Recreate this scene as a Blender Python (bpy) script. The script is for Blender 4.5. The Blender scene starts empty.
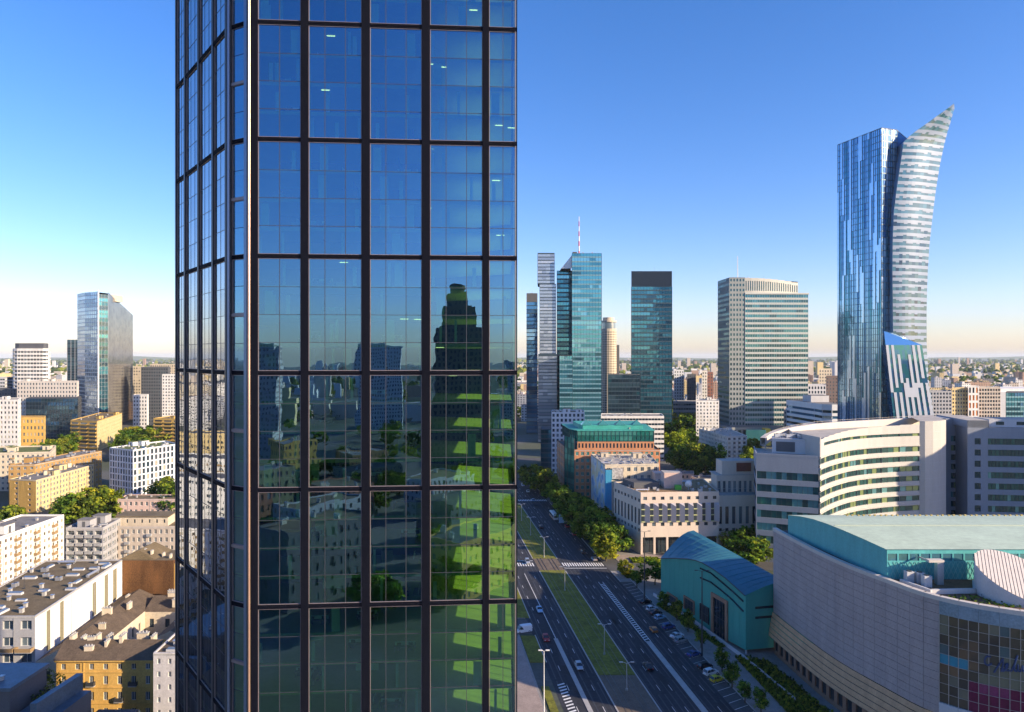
SKY_AIR, SKY_DUST, SKY_OZ, SKY_STR = 1.0, 0.6, 2.4, 0.118
SUN_STR, EXPO, HAZE = 5.0, 0.9, 2.4e-5
import bpy, math, random
from mathutils import Vector, Matrix
R = random.Random(11)
sc = bpy.context.scene
COL = sc.collection
# ------------------------------------------------------------------ picture geometry used to place things at real depth
F, H, CX, CY = 683.0, 85.0, 512.0, 357.0
def at(px, py, Y): return Vector(((px-CX)/F*Y, Y, H-(py-CY)/F*Y))
def xy(px, Y): return ((px-CX)/F*Y, Y)
def gnd(px, py, z=0.0): return at(px, py, (H-z)*F/(py-CY))
def zof(py, Y): return H-(py-CY)/F*Y
def ray(px, A, B):
    k = (px-CX)/F; dx, dy = B[0]-A[0], B[1]-A[1]
    s = (k*A[1]-A[0])/(dx-k*dy)
    return s, (A[0]+dx*s, A[1]+dy*s)
ROADK = 0.1347
def rd(u, Y, z=0.0): return Vector((u-ROADK*Y, Y, z))
SUN = Vector((0.90, -0.43, 0)).normalized()
EL = math.radians(20)
# ------------------------------------------------------------------ materials
MATS = {}
def nodes_of(name):
    m = bpy.data.materials.new(name); m.use_nodes = True
    nt = m.node_tree; nt.nodes.clear()
    out = nt.nodes.new('ShaderNodeOutputMaterial')
    return m, nt, out
def N(nt, t, **kw):
    n = nt.nodes.new(t)
    for k, v in kw.items():
        if hasattr(n, k): setattr(n, k, v)
    return n
def pm(name, rgb, rough=.75, metal=0.0, var=.18, scale=.35, fine=2.5, bump=0.0, streak=True, spec=.4):
    if name in MATS: return MATS[name]
    m, nt, out = nodes_of(name); L = nt.links.new
    b = N(nt, 'ShaderNodeBsdfPrincipled'); b.inputs['Roughness'].default_value = rough
    b.inputs['Metallic'].default_value = metal; b.inputs['Specular IOR Level'].default_value = spec
    g = N(nt, 'ShaderNodeNewGeometry')
    mp = N(nt, 'ShaderNodeMapping'); mp.inputs['Scale'].default_value = (1, 1, .22 if streak else 1)
    L(g.outputs['Position'], mp.inputs['Vector'])
    n1 = N(nt, 'ShaderNodeTexNoise'); n1.inputs['Scale'].default_value = scale; n1.inputs['Detail'].default_value = 5
    n2 = N(nt, 'ShaderNodeTexNoise'); n2.inputs['Scale'].default_value = fine; n2.inputs['Detail'].default_value = 3
    L(mp.outputs['Vector'], n1.inputs['Vector']); L(g.outputs['Position'], n2.inputs['Vector'])
    ad = N(nt, 'ShaderNodeMath', operation='ADD'); L(n1.outputs['Fac'], ad.inputs[0]); L(n2.outputs['Fac'], ad.inputs[1])
    mr = N(nt, 'ShaderNodeMapRange'); mr.inputs['From Min'].default_value = .65; mr.inputs['From Max'].default_value = 1.35
    mr.inputs['To Min'].default_value = 1-var; mr.inputs['To Max'].default_value = 1+var*.8
    L(ad.outputs[0], mr.inputs['Value'])
    mx = N(nt, 'ShaderNodeMix', data_type='RGBA', blend_type='MULTIPLY'); mx.inputs['Factor'].default_value = 1
    mx.inputs[6].default_value = (*rgb, 1); L(mr.outputs['Result'], mx.inputs[7]); L(mx.outputs[2], b.inputs['Base Color'])
    if bump:
        bp = N(nt, 'ShaderNodeBump'); bp.inputs['Strength'].default_value = bump; bp.inputs['Distance'].default_value = .05
        L(n2.outputs['Fac'], bp.inputs['Height']); L(bp.outputs['Normal'], b.inputs['Normal'])
    L(b.outputs['BSDF'], out.inputs['Surface']); MATS[name] = m; return m
def pglass(name, rgb, metal=.6, rough=.06, wob=.02, wscale=.12):
    """coated facade glass seen from far: tinted mirror over a dark interior"""
    if name in MATS: return MATS[name]
    m, nt, out = nodes_of(name); L = nt.links.new
    b = N(nt, 'ShaderNodeBsdfPrincipled'); b.inputs['Roughness'].default_value = rough
    b.inputs['Metallic'].default_value = metal; b.inputs['Base Color'].default_value = (*rgb, 1)
    b.inputs['Specular IOR Level'].default_value = .8
    g = N(nt, 'ShaderNodeNewGeometry')
    n = N(nt, 'ShaderNodeTexNoise'); n.inputs['Scale'].default_value = wscale; n.inputs['Detail'].default_value = 2
    L(g.outputs['Position'], n.inputs['Vector'])
    bp = N(nt, 'ShaderNodeBump'); bp.inputs['Strength'].default_value = wob*8; bp.inputs['Distance'].default_value = .4
    L(n.outputs['Fac'], bp.inputs['Height']); L(bp.outputs['Normal'], b.inputs['Normal'])
    L(b.outputs['BSDF'], out.inputs['Surface']); MATS[name] = m; return m
def clearglass(name, refl, tint, f0=.3, rough=.0, wob=.012, wscale=.5):
    """real pane: mirror part plus tinted see-through part"""
    m, nt, out = nodes_of(name); L = nt.links.new
    gl = N(nt, 'ShaderNodeBsdfGlossy'); gl.inputs['Color'].default_value = (*refl, 1); gl.inputs['Roughness'].default_value = rough
    tr = N(nt, 'ShaderNodeBsdfTransparent'); tr.inputs['Color'].default_value = (*tint, 1)
    fr = N(nt, 'ShaderNodeFresnel'); fr.inputs['IOR'].default_value = 1.5
    mr = N(nt, 'ShaderNodeMapRange'); mr.inputs['To Min'].default_value = f0-.04; mr.inputs['To Max'].default_value = 1.0
    L(fr.outputs[0], mr.inputs['Value'])
    mix = N(nt, 'ShaderNodeMixShader'); L(mr.outputs['Result'], mix.inputs[0]); L(tr.outputs[0], mix.inputs[1]); L(gl.outputs[0], mix.inputs[2])
    g = N(nt, 'ShaderNodeNewGeometry')
    n = N(nt, 'ShaderNodeTexNoise'); n.inputs['Scale'].default_value = wscale; n.inputs['Detail'].default_value = 1.5
    L(g.outputs['Position'], n.inputs['Vector'])
    bp = N(nt, 'ShaderNodeBump'); bp.inputs['Strength'].default_value = 1.0; bp.inputs['Distance'].default_value = wob
    L(n.outputs['Fac'], bp.inputs['Height']); L(bp.outputs['Normal'], gl.inputs['Normal'])
    L(mix.outputs[0], out.inputs['Surface']); MATS[name] = m; return m
def leafmat(name, rgb, tr=.35):
    if name in MATS: return MATS[name]
    m, nt, out = nodes_of(name); L = nt.links.new
    g = N(nt, 'ShaderNodeNewGeometry'); oi = N(nt, 'ShaderNodeObjectInfo')
    n = N(nt, 'ShaderNodeTexNoise'); n.inputs['Scale'].default_value = .5
    L(g.outputs['Position'], n.inputs['Vector'])
    hs = N(nt, 'ShaderNodeHueSaturation'); hs.inputs['Color'].default_value = (*rgb, 1)
    mr = N(nt, 'ShaderNodeMapRange'); mr.inputs['To Min'].default_value = .465; mr.inputs['To Max'].default_value = .525
    L(oi.outputs['Random'], mr.inputs['Value']); L(mr.outputs['Result'], hs.inputs['Hue'])
    mv = N(nt, 'ShaderNodeMapRange'); mv.inputs['From Min'].default_value = .3; mv.inputs['From Max'].default_value = .7
    mv.inputs['To Min'].default_value = .7; mv.inputs['To Max'].default_value = 1.35
    L(n.outputs['Fac'], mv.inputs['Value']); L(mv.outputs['Result'], hs.inputs['Value'])
    d = N(nt, 'ShaderNodeBsdfDiffuse'); t = N(nt, 'ShaderNodeBsdfTranslucent')
    L(hs.outputs[0], d.inputs['Color']); L(hs.outputs[0], t.inputs['Color'])
    mix = N(nt, 'ShaderNodeMixShader'); mix.inputs[0].default_value = tr
    L(d.outputs[0], mix.inputs[1]); L(t.outputs[0], mix.inputs[2]); L(mix.outputs[0], out.inputs['Surface'])
    MATS[name] = m; return m

# ------------------------------------------------------------------ mesh builder
OFF = {}
class MB:
    def __init__(s): s.v = []; s.f = []; s.m = []
    def face(s, pts, m=0):
        i = len(s.v); s.v += [tuple(p) for p in pts]; s.f.append(tuple(range(i, i+len(pts)))); s.m.append(m)
    def box(s, x0, x1, y0, y1, z0, z1, m=0, mt=None):
        s.prism([(x0,y0),(x1,y0),(x1,y1),(x0,y1)], z0, z1, m, mt, True)
    def prism(s, poly, z0, z1, m=0, mt=None, bottom=False, top=True):
        n = len(poly)
        for i in range(n):
            a, b = poly[i], poly[(i+1) % n]
            s.face([(a[0],a[1],z0),(b[0],b[1],z0),(b[0],b[1],z1),(a[0],a[1],z1)], m)
        if top: s.face([(p[0],p[1],z1) for p in poly], m if mt is None else mt)
        if bottom: s.face([(p[0],p[1],z0) for p in reversed(poly)], m)
    def obox(s, A, t, n, s0, s1, d0, d1, z0, z1, m=0, mt=None):
        """box in a facade frame: along t from s0 to s1, out along n from d0 to d1"""
        P = lambda a, d: (A[0]+t[0]*a+n[0]*d, A[1]+t[1]*a+n[1]*d)
        s.prism([P(s0,d1), P(s1,d1), P(s1,d0), P(s0,d0)], z0, z1, m, mt, True)
    def tube(s, p0, p1, r0, r1=None, k=6, m=0, cap=True):
        r1 = r0 if r1 is None else r1
        p0, p1 = Vector(p0), Vector(p1); d = (p1-p0).normalized()
        a = d.orthogonal().normalized(); b = d.cross(a)
        q = [(a*math.cos(2*math.pi*i/k)+b*math.sin(2*math.pi*i/k)) for i in range(k)]
        for i in range(k):
            j = (i+1) % k
            s.face([p0+q[i]*r0, p0+q[j]*r0, p1+q[j]*r1, p1+q[i]*r1], m)
        if cap: s.face([p1+x*r1 for x in q], m); s.face([p0+x*r0 for x in reversed(q)], m)
    def cyl(s, x, y, r, z0, z1, k=16, m=0, mt=None):
        s.prism([(x+r*math.cos(2*math.pi*i/k), y+r*math.sin(2*math.pi*i/k)) for i in range(k)], z0, z1, m, mt, True)
    def add(s, mesh, M):
        i = len(s.v); s.v += [tuple(M @ v.co) for v in mesh.vertices]
        for p in mesh.polygons: s.f.append(tuple(i+k for k in p.vertices)); s.m.append(p.material_index)
    def mesh(s, name, mats):
        me = bpy.data.meshes.new(name); me.from_pydata(s.v, [], s.f)
        for m in (mats if isinstance(mats, (list, tuple)) else [mats]): me.materials.append(m)
        me.polygons.foreach_set('material_index', s.m); me.update(); return me
    def build(s, name, mats, parent=None, loc=None, smooth=False, kind=None):
        off = OFF[parent] if parent is not None else Vector(loc if loc is not None else (0,0,0))
        if off.length > 0: s.v = [(p[0]-off[0], p[1]-off[1], p[2]-off[2]) for p in s.v]
        me = s.mesh(name, mats)
        if smooth:
            import bmesh
            bm = bmesh.new(); bm.from_mesh(me); bmesh.ops.remove_doubles(bm, verts=bm.verts, dist=1e-4)
            bm.to_mesh(me); bm.free(); me.polygons.foreach_set('use_smooth', [True]*len(me.polygons))
        o = bpy.data.objects.new(name, me); COL.objects.link(o)
        if parent is not None: o.parent = parent
        else: o.location = off
        OFF[o] = off
        if kind: o['kind'] = kind
        return o
def tag(o, label=None, cat=None, group=None, kind=None):
    if label: o['label'] = label
    if cat: o['category'] = cat
    if group: o['group'] = group
    if kind: o['kind'] = kind
    return o
def thing(name, label, cat, loc, group=None, rz=0.0):
    o = bpy.data.objects.new(name, None); COL.objects.link(o); o.empty_display_size = 1
    o.location = loc; o.rotation_euler = (0, 0, rz); OFF[o] = Vector(loc); return tag(o, label, cat, group)
def place(mesh, name, parent, M):
    o = bpy.data.objects.new(name, mesh); COL.objects.link(o); o.parent = parent
    o.matrix_local = Matrix.Translation(-OFF[parent]) @ M; OFF[o] = OFF[parent]; return o
def structure(mb, name, mats, **kw): return mb.build(name, mats, kind='structure', **kw)
def copy_tree(o, parent=None):
    c = o.copy(); COL.objects.link(c)
    if parent is not None: c.parent = parent
    for ch in list(o.children): copy_tree(ch, c)
    return c
def area2(poly): return sum(poly[i][0]*poly[(i+1)%len(poly)][1]-poly[(i+1)%len(poly)][0]*poly[i][1] for i in range(len(poly)))
def ccw(poly): return poly if area2(poly) > 0 else list(reversed(poly))
def inset(poly, d):
    n = len(poly); out = []
    for i in range(n):
        p0, p1, p2 = Vector(poly[i-1][:2]), Vector(poly[i][:2]), Vector(poly[(i+1)%n][:2])
        t0, t1 = (p1-p0).normalized(), (p2-p1).normalized()
        n0, n1 = Vector((-t0.y, t0.x)), Vector((-t1.y, t1.x))
        k = n0+n1
        if k.length < 1e-6: k = n0
        k = k / max(.25, k.dot(n0)); out.append((p1.x+k.x*d, p1.y+k.y*d))
    return out
def inside(p, poly):
    c = False; n = len(poly)
    for i in range(n):
        a, b = poly[i], poly[(i+1)%n]
        if (a[1] > p[1]) != (b[1] > p[1]) and p[0] < (b[0]-a[0])*(p[1]-a[1])/(b[1]-a[1])+a[0]: c = not c
    return c
def frame(A, B):
    A, B = Vector(A[:2]), Vector(B[:2]); L = (B-A).length; t = (B-A)/L
    return A, t, Vector((t.y, -t.x)), L
def quadrect(mb, A, t, n, s0, s1, d, z0, z1, m):
    P = lambda a: (A[0]+t[0]*a+n[0]*d, A[1]+t[1]*a+n[1]*d)
    a, b = P(s0), P(s1); mb.face([(*a,z0),(*b,z0),(*b,z1),(*a,z1)], m)
def facade(mb, A, B, z0, z1, ncol, rows, wf, depth, mw=0, mg=None, skip=None, pier=0.0):
    """wall with true recessed openings; rows = [(zlo, zhi)] bottom to top; returns the openings"""
    A, t, n, L = frame(A, B); ops = []
    a0, a1 = pier, L-pier; cw = (a1-a0)/ncol; ww = cw*wf; e = (cw-ww)/2
    zc = z0
    for ri, (zl, zh) in enumerate(rows):
        if zl-zc > 1e-4: quadrect(mb, A, t, n, 0, L, 0, zc, zl, mw)
        s = 0.0
        for c in range(ncol):
            if skip and skip(c, ri): continue
            x0 = a0+c*cw+e; x1 = x0+ww
            if x0-s > 1e-4: quadrect(mb, A, t, n, s, x0, 0, zl, zh, mw)
            P = lambda a, d: (A[0]+t[0]*a-n[0]*d, A[1]+t[1]*a-n[1]*d)
            o0, o1, i0, i1 = P(x0,0), P(x1,0), P(x0,depth), P(x1,depth)
            mb.face([(*o0,zl),(*i0,zl),(*i0,zh),(*o0,zh)], mw); mb.face([(*i1,zl),(*o1,zl),(*o1,zh),(*i1,zh)], mw)
            mb.face([(*o0,zl),(*o1,zl),(*i1,zl),(*i0,zl)], mw); mb.face([(*i0,zh),(*i1,zh),(*o1,zh),(*o0,zh)], mw)
            if mg is not None:
                mb.face([(*i0,zl),(*i1,zl),(*i1,zh),(*i0,zh)], mg() if callable(mg) else mg)
            c0 = P((x0+x1)/2, depth)
            ops.append((Vector((c0[0], c0[1], zl)), x1-x0, zh-zl, t, n, c, ri)); s = x1
        if L-s > 1e-4: quadrect(mb, A, t, n, s, L, 0, zl, zh, mw)
        zc = zh
    if z1-zc > 1e-4: quadrect(mb, A, t, n, 0, L, 0, zc, z1, mw)
    return ops
def frameM(p, t, n): return Matrix(((t[0], -n[0], 0, p[0]), (t[1], -n[1], 0, p[1]), (0, 0, 1, p[2]), (0, 0, 0, 1)))
WCACHE = {}
def window_mesh(w, h, glass, fmat, mull=1, bar=0.0):
    key = (round(w,2), round(h,2), glass.name, fmat.name, mull, bar)
    if key in WCACHE: return WCACHE[key]
    b = MB(); w2 = w/2-.004; f = .09; h -= .004
    b.face([(-w2,0,.002),(w2,0,.002),(w2,0,h),(-w2,0,h)], 0)
    for x0, x1, z0, z1 in [(-w2,-w2+f,.002,h),(w2-f,w2,.002,h),(-w2+f,w2-f,.002,f),(-w2+f,w2-f,h-f,h)]: b.box(x0,x1,-.06,-.003,z0,z1,1)
    for k in range(mull):
        x = -w2+2*w2*(k+1)/(mull+1); b.box(x-.04,x+.04,-.055,-.003,f,h-f,1)
    if bar: b.box(-w2+f,w2-f,-.05,-.003,h*bar-.04,h*bar+.04,1)
    me = b.mesh('window', [glass, fmat]); WCACHE[key] = me; return me
def scatter_parts(root, name, items, limit=95):
    """items = [(mesh, matrix, facing)]: nearest ones as parts of their own, the rest as one part"""
    key = lambda it: (0 if it[2] else 1e6) + Vector((it[1][0][3], it[1][1][3], it[1][2][3]-H)).length
    items = sorted(items, key=key)
    front = [i for i in items if i[2]][:limit]; rest = items[len(front):]
    for me, M, _ in front: place(me, name, root, M)
    if rest:
        groups = {}
        b = MB(); mats = []
        for me, M, _ in rest:
            idx = []
            for mm in me.materials:
                if mm not in mats: mats.append(mm)
                idx.append(mats.index(mm))
            i = len(b.v); b.v += [tuple(M @ v.co) for v in me.vertices]
            for p in me.polygons: b.f.append(tuple(i+k for k in p.vertices)); b.m.append(idx[p.material_index])
        b.build(name, mats, root, kind='stuff')
# ------------------------------------------------------------------ shared materials
FRAME_W = pm('white_frame', (.62,.62,.60), .5, var=.05)
FRAME_D = pm('dark_frame', (.05,.05,.055), .5, var=.05)
WIN = [pglass('window_glass_a', (.10,.14,.18), .35, .08), pglass('window_glass_b', (.05,.07,.09), .3, .1), pglass('window_glass_c', (.22,.28,.32), .4, .1)]
WARMWIN = pm('curtained_window', (.42,.38,.30), .5, var=.2)
TEAL = [pglass('teal_glass_a', (.10,.36,.42), .7), pglass('teal_glass_b', (.06,.25,.31), .65), pglass('teal_glass_c', (.20,.48,.54), .7), pglass('teal_glass_d', (.03,.13,.17), .6)]
BLUEG = [pglass('blue_glass_a', (.14,.36,.58), .7), pglass('blue_glass_b', (.07,.22,.40), .65), pglass('blue_glass_c', (.30,.52,.70), .7), pglass('blue_glass_d', (.03,.10,.20), .6)]
DARKG = [pglass('dark_glass_a', (.035,.08,.11), .6), pglass('dark_glass_b', (.02,.045,.07), .5), pglass('dark_glass_c', (.07,.14,.18), .6)]
SILVG = [pglass('silver_glass_a', (.40,.45,.50), .6, .2), pglass('silver_glass_b', (.30,.34,.40), .6, .2), pglass('silver_glass_c', (.50,.54,.58), .55, .25)]
WHITE = pm('white_render', (.70,.68,.64), .8, var=.2)
CREAM = pm('cream_render', (.58,.50,.38), .85, var=.22)
PINK = pm('pink_render', (.62,.45,.38), .85, var=.14)
YELLOW = pm('yellow_render', (.54,.35,.10), .85, var=.14)
PALEY = pm('pale_yellow_render', (.62,.48,.24), .85, var=.12)
OCHRE = pm('ochre_render', (.58,.36,.10), .9, var=.25, scale=.5)
BEIGE = pm('beige_render', (.50,.43,.36), .85, var=.16)
GREY = pm('grey_render', (.36,.36,.37), .85, var=.14)
LGREY = pm('light_grey_panel', (.52,.52,.53), .7, var=.1)
DGREY = pm('dark_grey_panel', (.10,.105,.115), .7, var=.15)
STONE = pm('pale_stone', (.58,.53,.47), .8, var=.1)
CONC = pm('concrete', (.40,.39,.37), .9, var=.2)
ORANGE = pm('orange_brick_panel', (.48,.22,.11), .85, var=.15)
ROOFB = pm('brown_roof_felt', (.165,.125,.07), .95, var=.4, scale=.25, streak=False)
ROOFG = pm('grey_roof_felt', (.19,.18,.17), .95, var=.35, scale=.25, streak=False)
ROOFD = pm('dark_roof_felt', (.075,.075,.08), .9, var=.35, scale=.25, streak=False)
ROOFL = pm('pale_roof_gravel', (.42,.39,.35), .95, var=.3, scale=.3, streak=False)
GREENROOF = pm('planted_roof', (.12,.15,.04), .95, var=.5, scale=.5, streak=False)
METAL = pm('galvanised_metal', (.55,.56,.58), .4, .7, var=.15)
DMETAL = pm('dark_metal', (.06,.065,.075), .5, .3, var=.1)
WMETAL = pm('white_metal', (.72,.72,.70), .45, var=.08)
BALC = pm('balcony_brown', (.30,.20,.10), .8, var=.2)
BALCG = pm('balcony_grey', (.30,.31,.33), .7, var=.2)
def pick(mats, w=None):
    return lambda: R.choices(range(len(mats)), w)[0]
# ------------------------------------------------------------------ rooftop pieces (shared meshes)
def _ac():
    b = MB(); b.box(-.9,.9,-.6,.6,.15,1.25,0); b.cyl(0,0,.45,1.25,1.36,12,1); b.box(-.8,-.6,-.5,.5,0,.15,1); b.box(.6,.8,-.5,.5,0,.15,1)
    return b.mesh('air_conditioner', [METAL, DMETAL])
def _vent():
    b = MB(); b.box(-.35,.35,-.35,.35,0,.9,0); b.box(-.5,.5,-.5,.5,.98,1.1,1); b.box(-.25,.25,-.25,.25,.9,.98,1)
    return b.mesh('roof_vent', [CONC, METAL])
def _stair(mat, roof):
    b = MB(); b.box(-2.2,2.2,-1.8,1.8,0,2.6,0,1); b.box(-2.4,2.4,-2.,2.,2.6,2.75,1); b.box(-.5,.5,-1.86,-1.803,0.05,2.1,2)
    return b.mesh('stairwell_box', [mat, roof, DGREY])
def _chim():
    b = MB(); b.box(-.35,.35,-1.1,1.1,0,1.9,0); b.box(-.45,.45,-1.2,1.2,1.9,2.05,1)
    for k in range(3): b.cyl(0,-.7+.7*k,.17,2.05,2.4,8,1)
    return b.mesh('chimney', [CREAM, CONC])
def _sky():
    b = MB(); b.box(-1.6,1.6,-.5,.5,0,.45,0); b.face([(-1.5,-.42,.47),(1.5,-.42,.47),(1.5,.42,.62),(-1.5,.42,.62)],1)
    return b.mesh('skylight', [LGREY, WIN[2]])
def _duct():
    b = MB(); b.tube((-2.5,0,.6),(2.5,0,.6),.35,.35,8); b.box(-2.2,-2.,-.3,.3,0,.4,0); b.box(2.,2.2,-.3,.3,0,.4,0); b.tube((2.5,0,.6),(2.5,0,1.5),.3,.3,8)
    return b.mesh('air_duct', [METAL])
def _mast():
    b = MB(); b.tube((0,0,0),(0,0,5),.06,.03,5); b.tube((-.6,0,4),(.6,0,4),.025,.025,4); b.tube((-.4,0,4.5),(.4,0,4.5),.025,.025,4); b.box(-.25,.25,-.25,.25,0,.2,0)
    return b.mesh('roof_aerial', [DMETAL])
PIECES = {'ac': _ac(), 'vent': _vent(), 'chim': _chim(), 'sky': _sky(), 'duct': _duct(), 'mast': _mast()}
PNAME = {'ac':'air_conditioner','vent':'roof_vent','chim':'chimney','sky':'skylight','duct':'air_duct','mast':'roof_aerial','stair':'stairwell_box'}
STC = {}
def stair(mat, roof):
    k = (mat.name, roof.name)
    if k not in STC: STC[k] = _stair(mat, roof)
    return STC[k]
def clutter(root, poly, z, spec, wall, roofm, margin=1.6, seed=0):
    r = random.Random(seed*77+5); ip = inset(poly, margin)
    t = (Vector(poly[1][:2])-Vector(poly[0][:2])).normalized(); ang = math.atan2(t.y, t.x)
    xs = [p[0] for p in ip]; ys = [p[1] for p in ip]; used = []
    for kind, cnt in spec:
        for _ in range(cnt):
            for _try in range(30):
                p = (r.uniform(min(xs),max(xs)), r.uniform(min(ys),max(ys)))
                rad = 2.6 if kind in ('stair','duct') else 1.4
                if inside(p, ip) and all((p[0]-q[0])**2+(p[1]-q[1])**2 > (rad+q[2])**2 for q in used): break
            else: continue
            used.append((*p, rad)); me = stair(wall, roofm) if kind == 'stair' else PIECES[kind]
            M = Matrix.Translation((p[0],p[1],z)) @ Matrix.Rotation(ang + (math.pi/2 if r.random() < .3 else 0), 4, 'Z')
            place(me, PNAME[kind], root, M @ Matrix.Scale(r.uniform(.85,1.2), 4))
BC = {}
def balcony_mesh(w, d, slab, rail):
    k = (round(w,2), d, slab.name, rail.name)
    if k in BC: return BC[k]
    b = MB(); b.box(-w/2,w/2,-d,-.003,-.15,0,0); b.box(-w/2,w/2,-d,-d+.06,0.003,.95,1)
    b.box(-w/2,-w/2+.06,-d+.062,-.003,.003,.95,1); b.box(w/2-.06,w/2,-d+.062,-.003,.003,.95,1)
    BC[k] = b.mesh('balcony', [slab, rail]); return BC[k]
FOOT = []
def roofslab(root, poly, z, para, wall, roofm, pt=.3, name='roof'):
    b = MB(); ip = inset(poly, pt); n = len(poly)
    b.face([(p[0],p[1],z) for p in ip], 0); b.build(name, roofm, root)
    if para > 0:
        b = MB()
        for i in range(n):
            j = (i+1)%n; o0,o1,a0,a1 = poly[i],poly[j],ip[i],ip[j]; zt = z+para
            b.face([(*o0[:2],z),(*o1[:2],z),(*o1[:2],zt),(*o0[:2],zt)],0); b.face([(*o0[:2],zt),(*o1[:2],zt),(*a1,zt),(*a0,zt)],0)
            b.face([(*a1,z-.01),(*a0,z-.01),(*a0,zt),(*a1,zt)],0)
        b.build('parapet', wall, root)
def building(name, label, cat, poly, z1, wall, roofm, fl, bay=3.2, wf=.5, hf=.5, sf=.25, glass=None, group=None, sep=False,
             depth=.2, base=0.0, para=.7, z0=0.0, edges=None, spec=None, frame=None, balc=None, mull=1, seed=0, extra=None, backflat=True, wallname='wall'):
    poly = ccw([tuple(p[:2]) for p in poly]); glass = glass or WIN; frame_m = frame or FRAME_W
    cx = sum(p[0] for p in poly)/len(poly); cy = sum(p[1] for p in poly)/len(poly)
    FOOT.append((cx, cy, max(math.hypot(p[0]-cx,p[1]-cy) for p in poly)))
    root = thing(name, label, cat, (cx, cy, z0), group)
    mats = [wall]+list(glass); b = MB(); items = []; bal = []
    fh = (z1-z0-base)/fl
    for i in range(len(poly)):
        A, B = poly[i], poly[(i+1)%len(poly)]; e = dict(wall=None); e.update((edges or {}).get(i, {}))
        _, t, n, L = globals()['frame'](A, B); mid = ((A[0]+B[0])/2, (A[1]+B[1])/2)
        facing = (n.x*-mid[0]+n.y*-mid[1]) > 0
        wi = 0
        if e.get('wall'):
            if e['wall'] not in mats: mats.append(e['wall'])
            wi = mats.index(e['wall'])
        if e.get('blank'):
            quadrect(b, Vector(A), t, n, 0, L, 0, z0, z1, wi); continue
        nc = e.get('ncol', max(1, round(L/e.get('bay', bay)))); w_, h_, s_ = e.get('wf', wf), e.get('hf', hf), e.get('sf', sf)
        rows = [(z0+base+k*fh+s_*fh, z0+base+k*fh+(s_+h_)*fh) for k in range(fl)]
        gi = lambda: R.choices(range(1, len(glass)+1), [6,4,2,2][:len(glass)])[0]
        dosep = sep
        ops = facade(b, A, B, z0, z1, nc, rows, w_, depth if (facing or not backflat) else .05, wi, None if dosep else gi, pier=e.get('pier', 0))
        if dosep:
            for (p, w, h, tt, nn, c, r_) in ops:
                g = R.choices(glass, [6,4,2,2][:len(glass)])[0]
                items.append((window_mesh(w, h, g, frame_m, e.get('mull', mull)), frameM(p+Vector((nn.x,nn.y,0))*.02, tt, nn), facing))
        bc = e.get('balc')
        if bc:
            for (p, w, h, tt, nn, c, r_) in ops:
                if bc['f'](c, r_):
                    q = p+Vector((nn.x,nn.y,0))*depth_of(depth, facing); q.z = p.z - s_*fh + .05
                    bal.append((balcony_mesh(w*bc.get('k',1.2), bc.get('d',1.2), bc.get('slab',CONC), bc.get('rail',BALC)), frameM(q, tt, nn), facing))
    b.build(wallname, mats, root)
    if items: scatter_parts(root, 'window', items)
    if bal: scatter_parts(root, 'balcony', bal)
    if sep:      # drainpipes, a plinth and a cornice line on the faces one can see
        for i in range(len(poly)):
            A, B = poly[i], poly[(i+1)%len(poly)]; Av, t, n, L = globals()['frame'](A, B)
            if n.x*-(A[0]+B[0])+n.y*-(A[1]+B[1]) <= 0 or L < 5: continue
            b = MB(); b.obox(Av, t, n, 0, L, .004, .09, z1-.16, z1+.1, 0); b.build('cornice', CONC, root)
            for k in range(1, int(L/11)+1):
                s = min(L-.3, 11*k-5.4+.02); p = Av+t*round(s/ bay)*bay+n*.07
                if 0 < round(s/bay)*bay < L: b = MB(); b.tube((p.x,p.y,z0),(p.x,p.y,z1-.2),.06,.06,5); b.build('drainpipe', METAL, root)
    roofslab(root, poly, z1, para, wall, roofm)
    if spec: clutter(root, poly, z1, spec, wall, roofm, seed=seed)
    return root
def depth_of(d, facing): return d if facing else .05
def curtain(root, A, B, z0, z1, nr, nc, mats, w=None, sp=.25, spm=None, mul=0.0, mm=None, name='glass_facade', choose=None, bname='spandrel_bands', proud=.12, mproud=.1):
    """glass wall: one mesh of panes, one of spandrel bands, one of mullions"""
    A, t, n, L = frame(A, B); b = MB(); fh = (z1-z0)/nr; cw = L/nc
    for r in range(nr):
        left = 0
        for c in range(nc):
            if choose: k = choose(c, r)
            else:
                if left <= 0: kk = R.choices(range(len(mats)), w)[0]; left = R.randint(1,7)
                k = kk; left -= 1
            j = [R.uniform(-.03,.03) for _ in range(4)]
            P = lambda a, d: (A[0]+t[0]*a+n[0]*d, A[1]+t[1]*a+n[1]*d)
            a0, a1 = c*cw, (c+1)*cw; zl, zh = z0+r*fh, z0+(r+1)*fh
            b.face([(*P(a0,j[0]),zl),(*P(a1,j[1]),zl),(*P(a1,j[2]),zh),(*P(a0,j[3]),zh)], k)
    b.build(name, mats, root)
    if spm is not None and sp > 0:
        b = MB()
        for r in range(nr): b.obox(A, t, n, 0, L, .045, proud, z0+r*fh, z0+r*fh+fh*sp, 0)
        b.build(bname, spm, root)
    if mul > 0:
        b = MB()
        for c in range(nc+1):
            a = min(max(c*cw, mul/2), L-mul/2); b.obox(A, t, n, a-mul/2, a+mul/2, .05, proud+mproud, z0, z1, 0)
        b.build('mullions', mm or spm, root)
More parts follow.
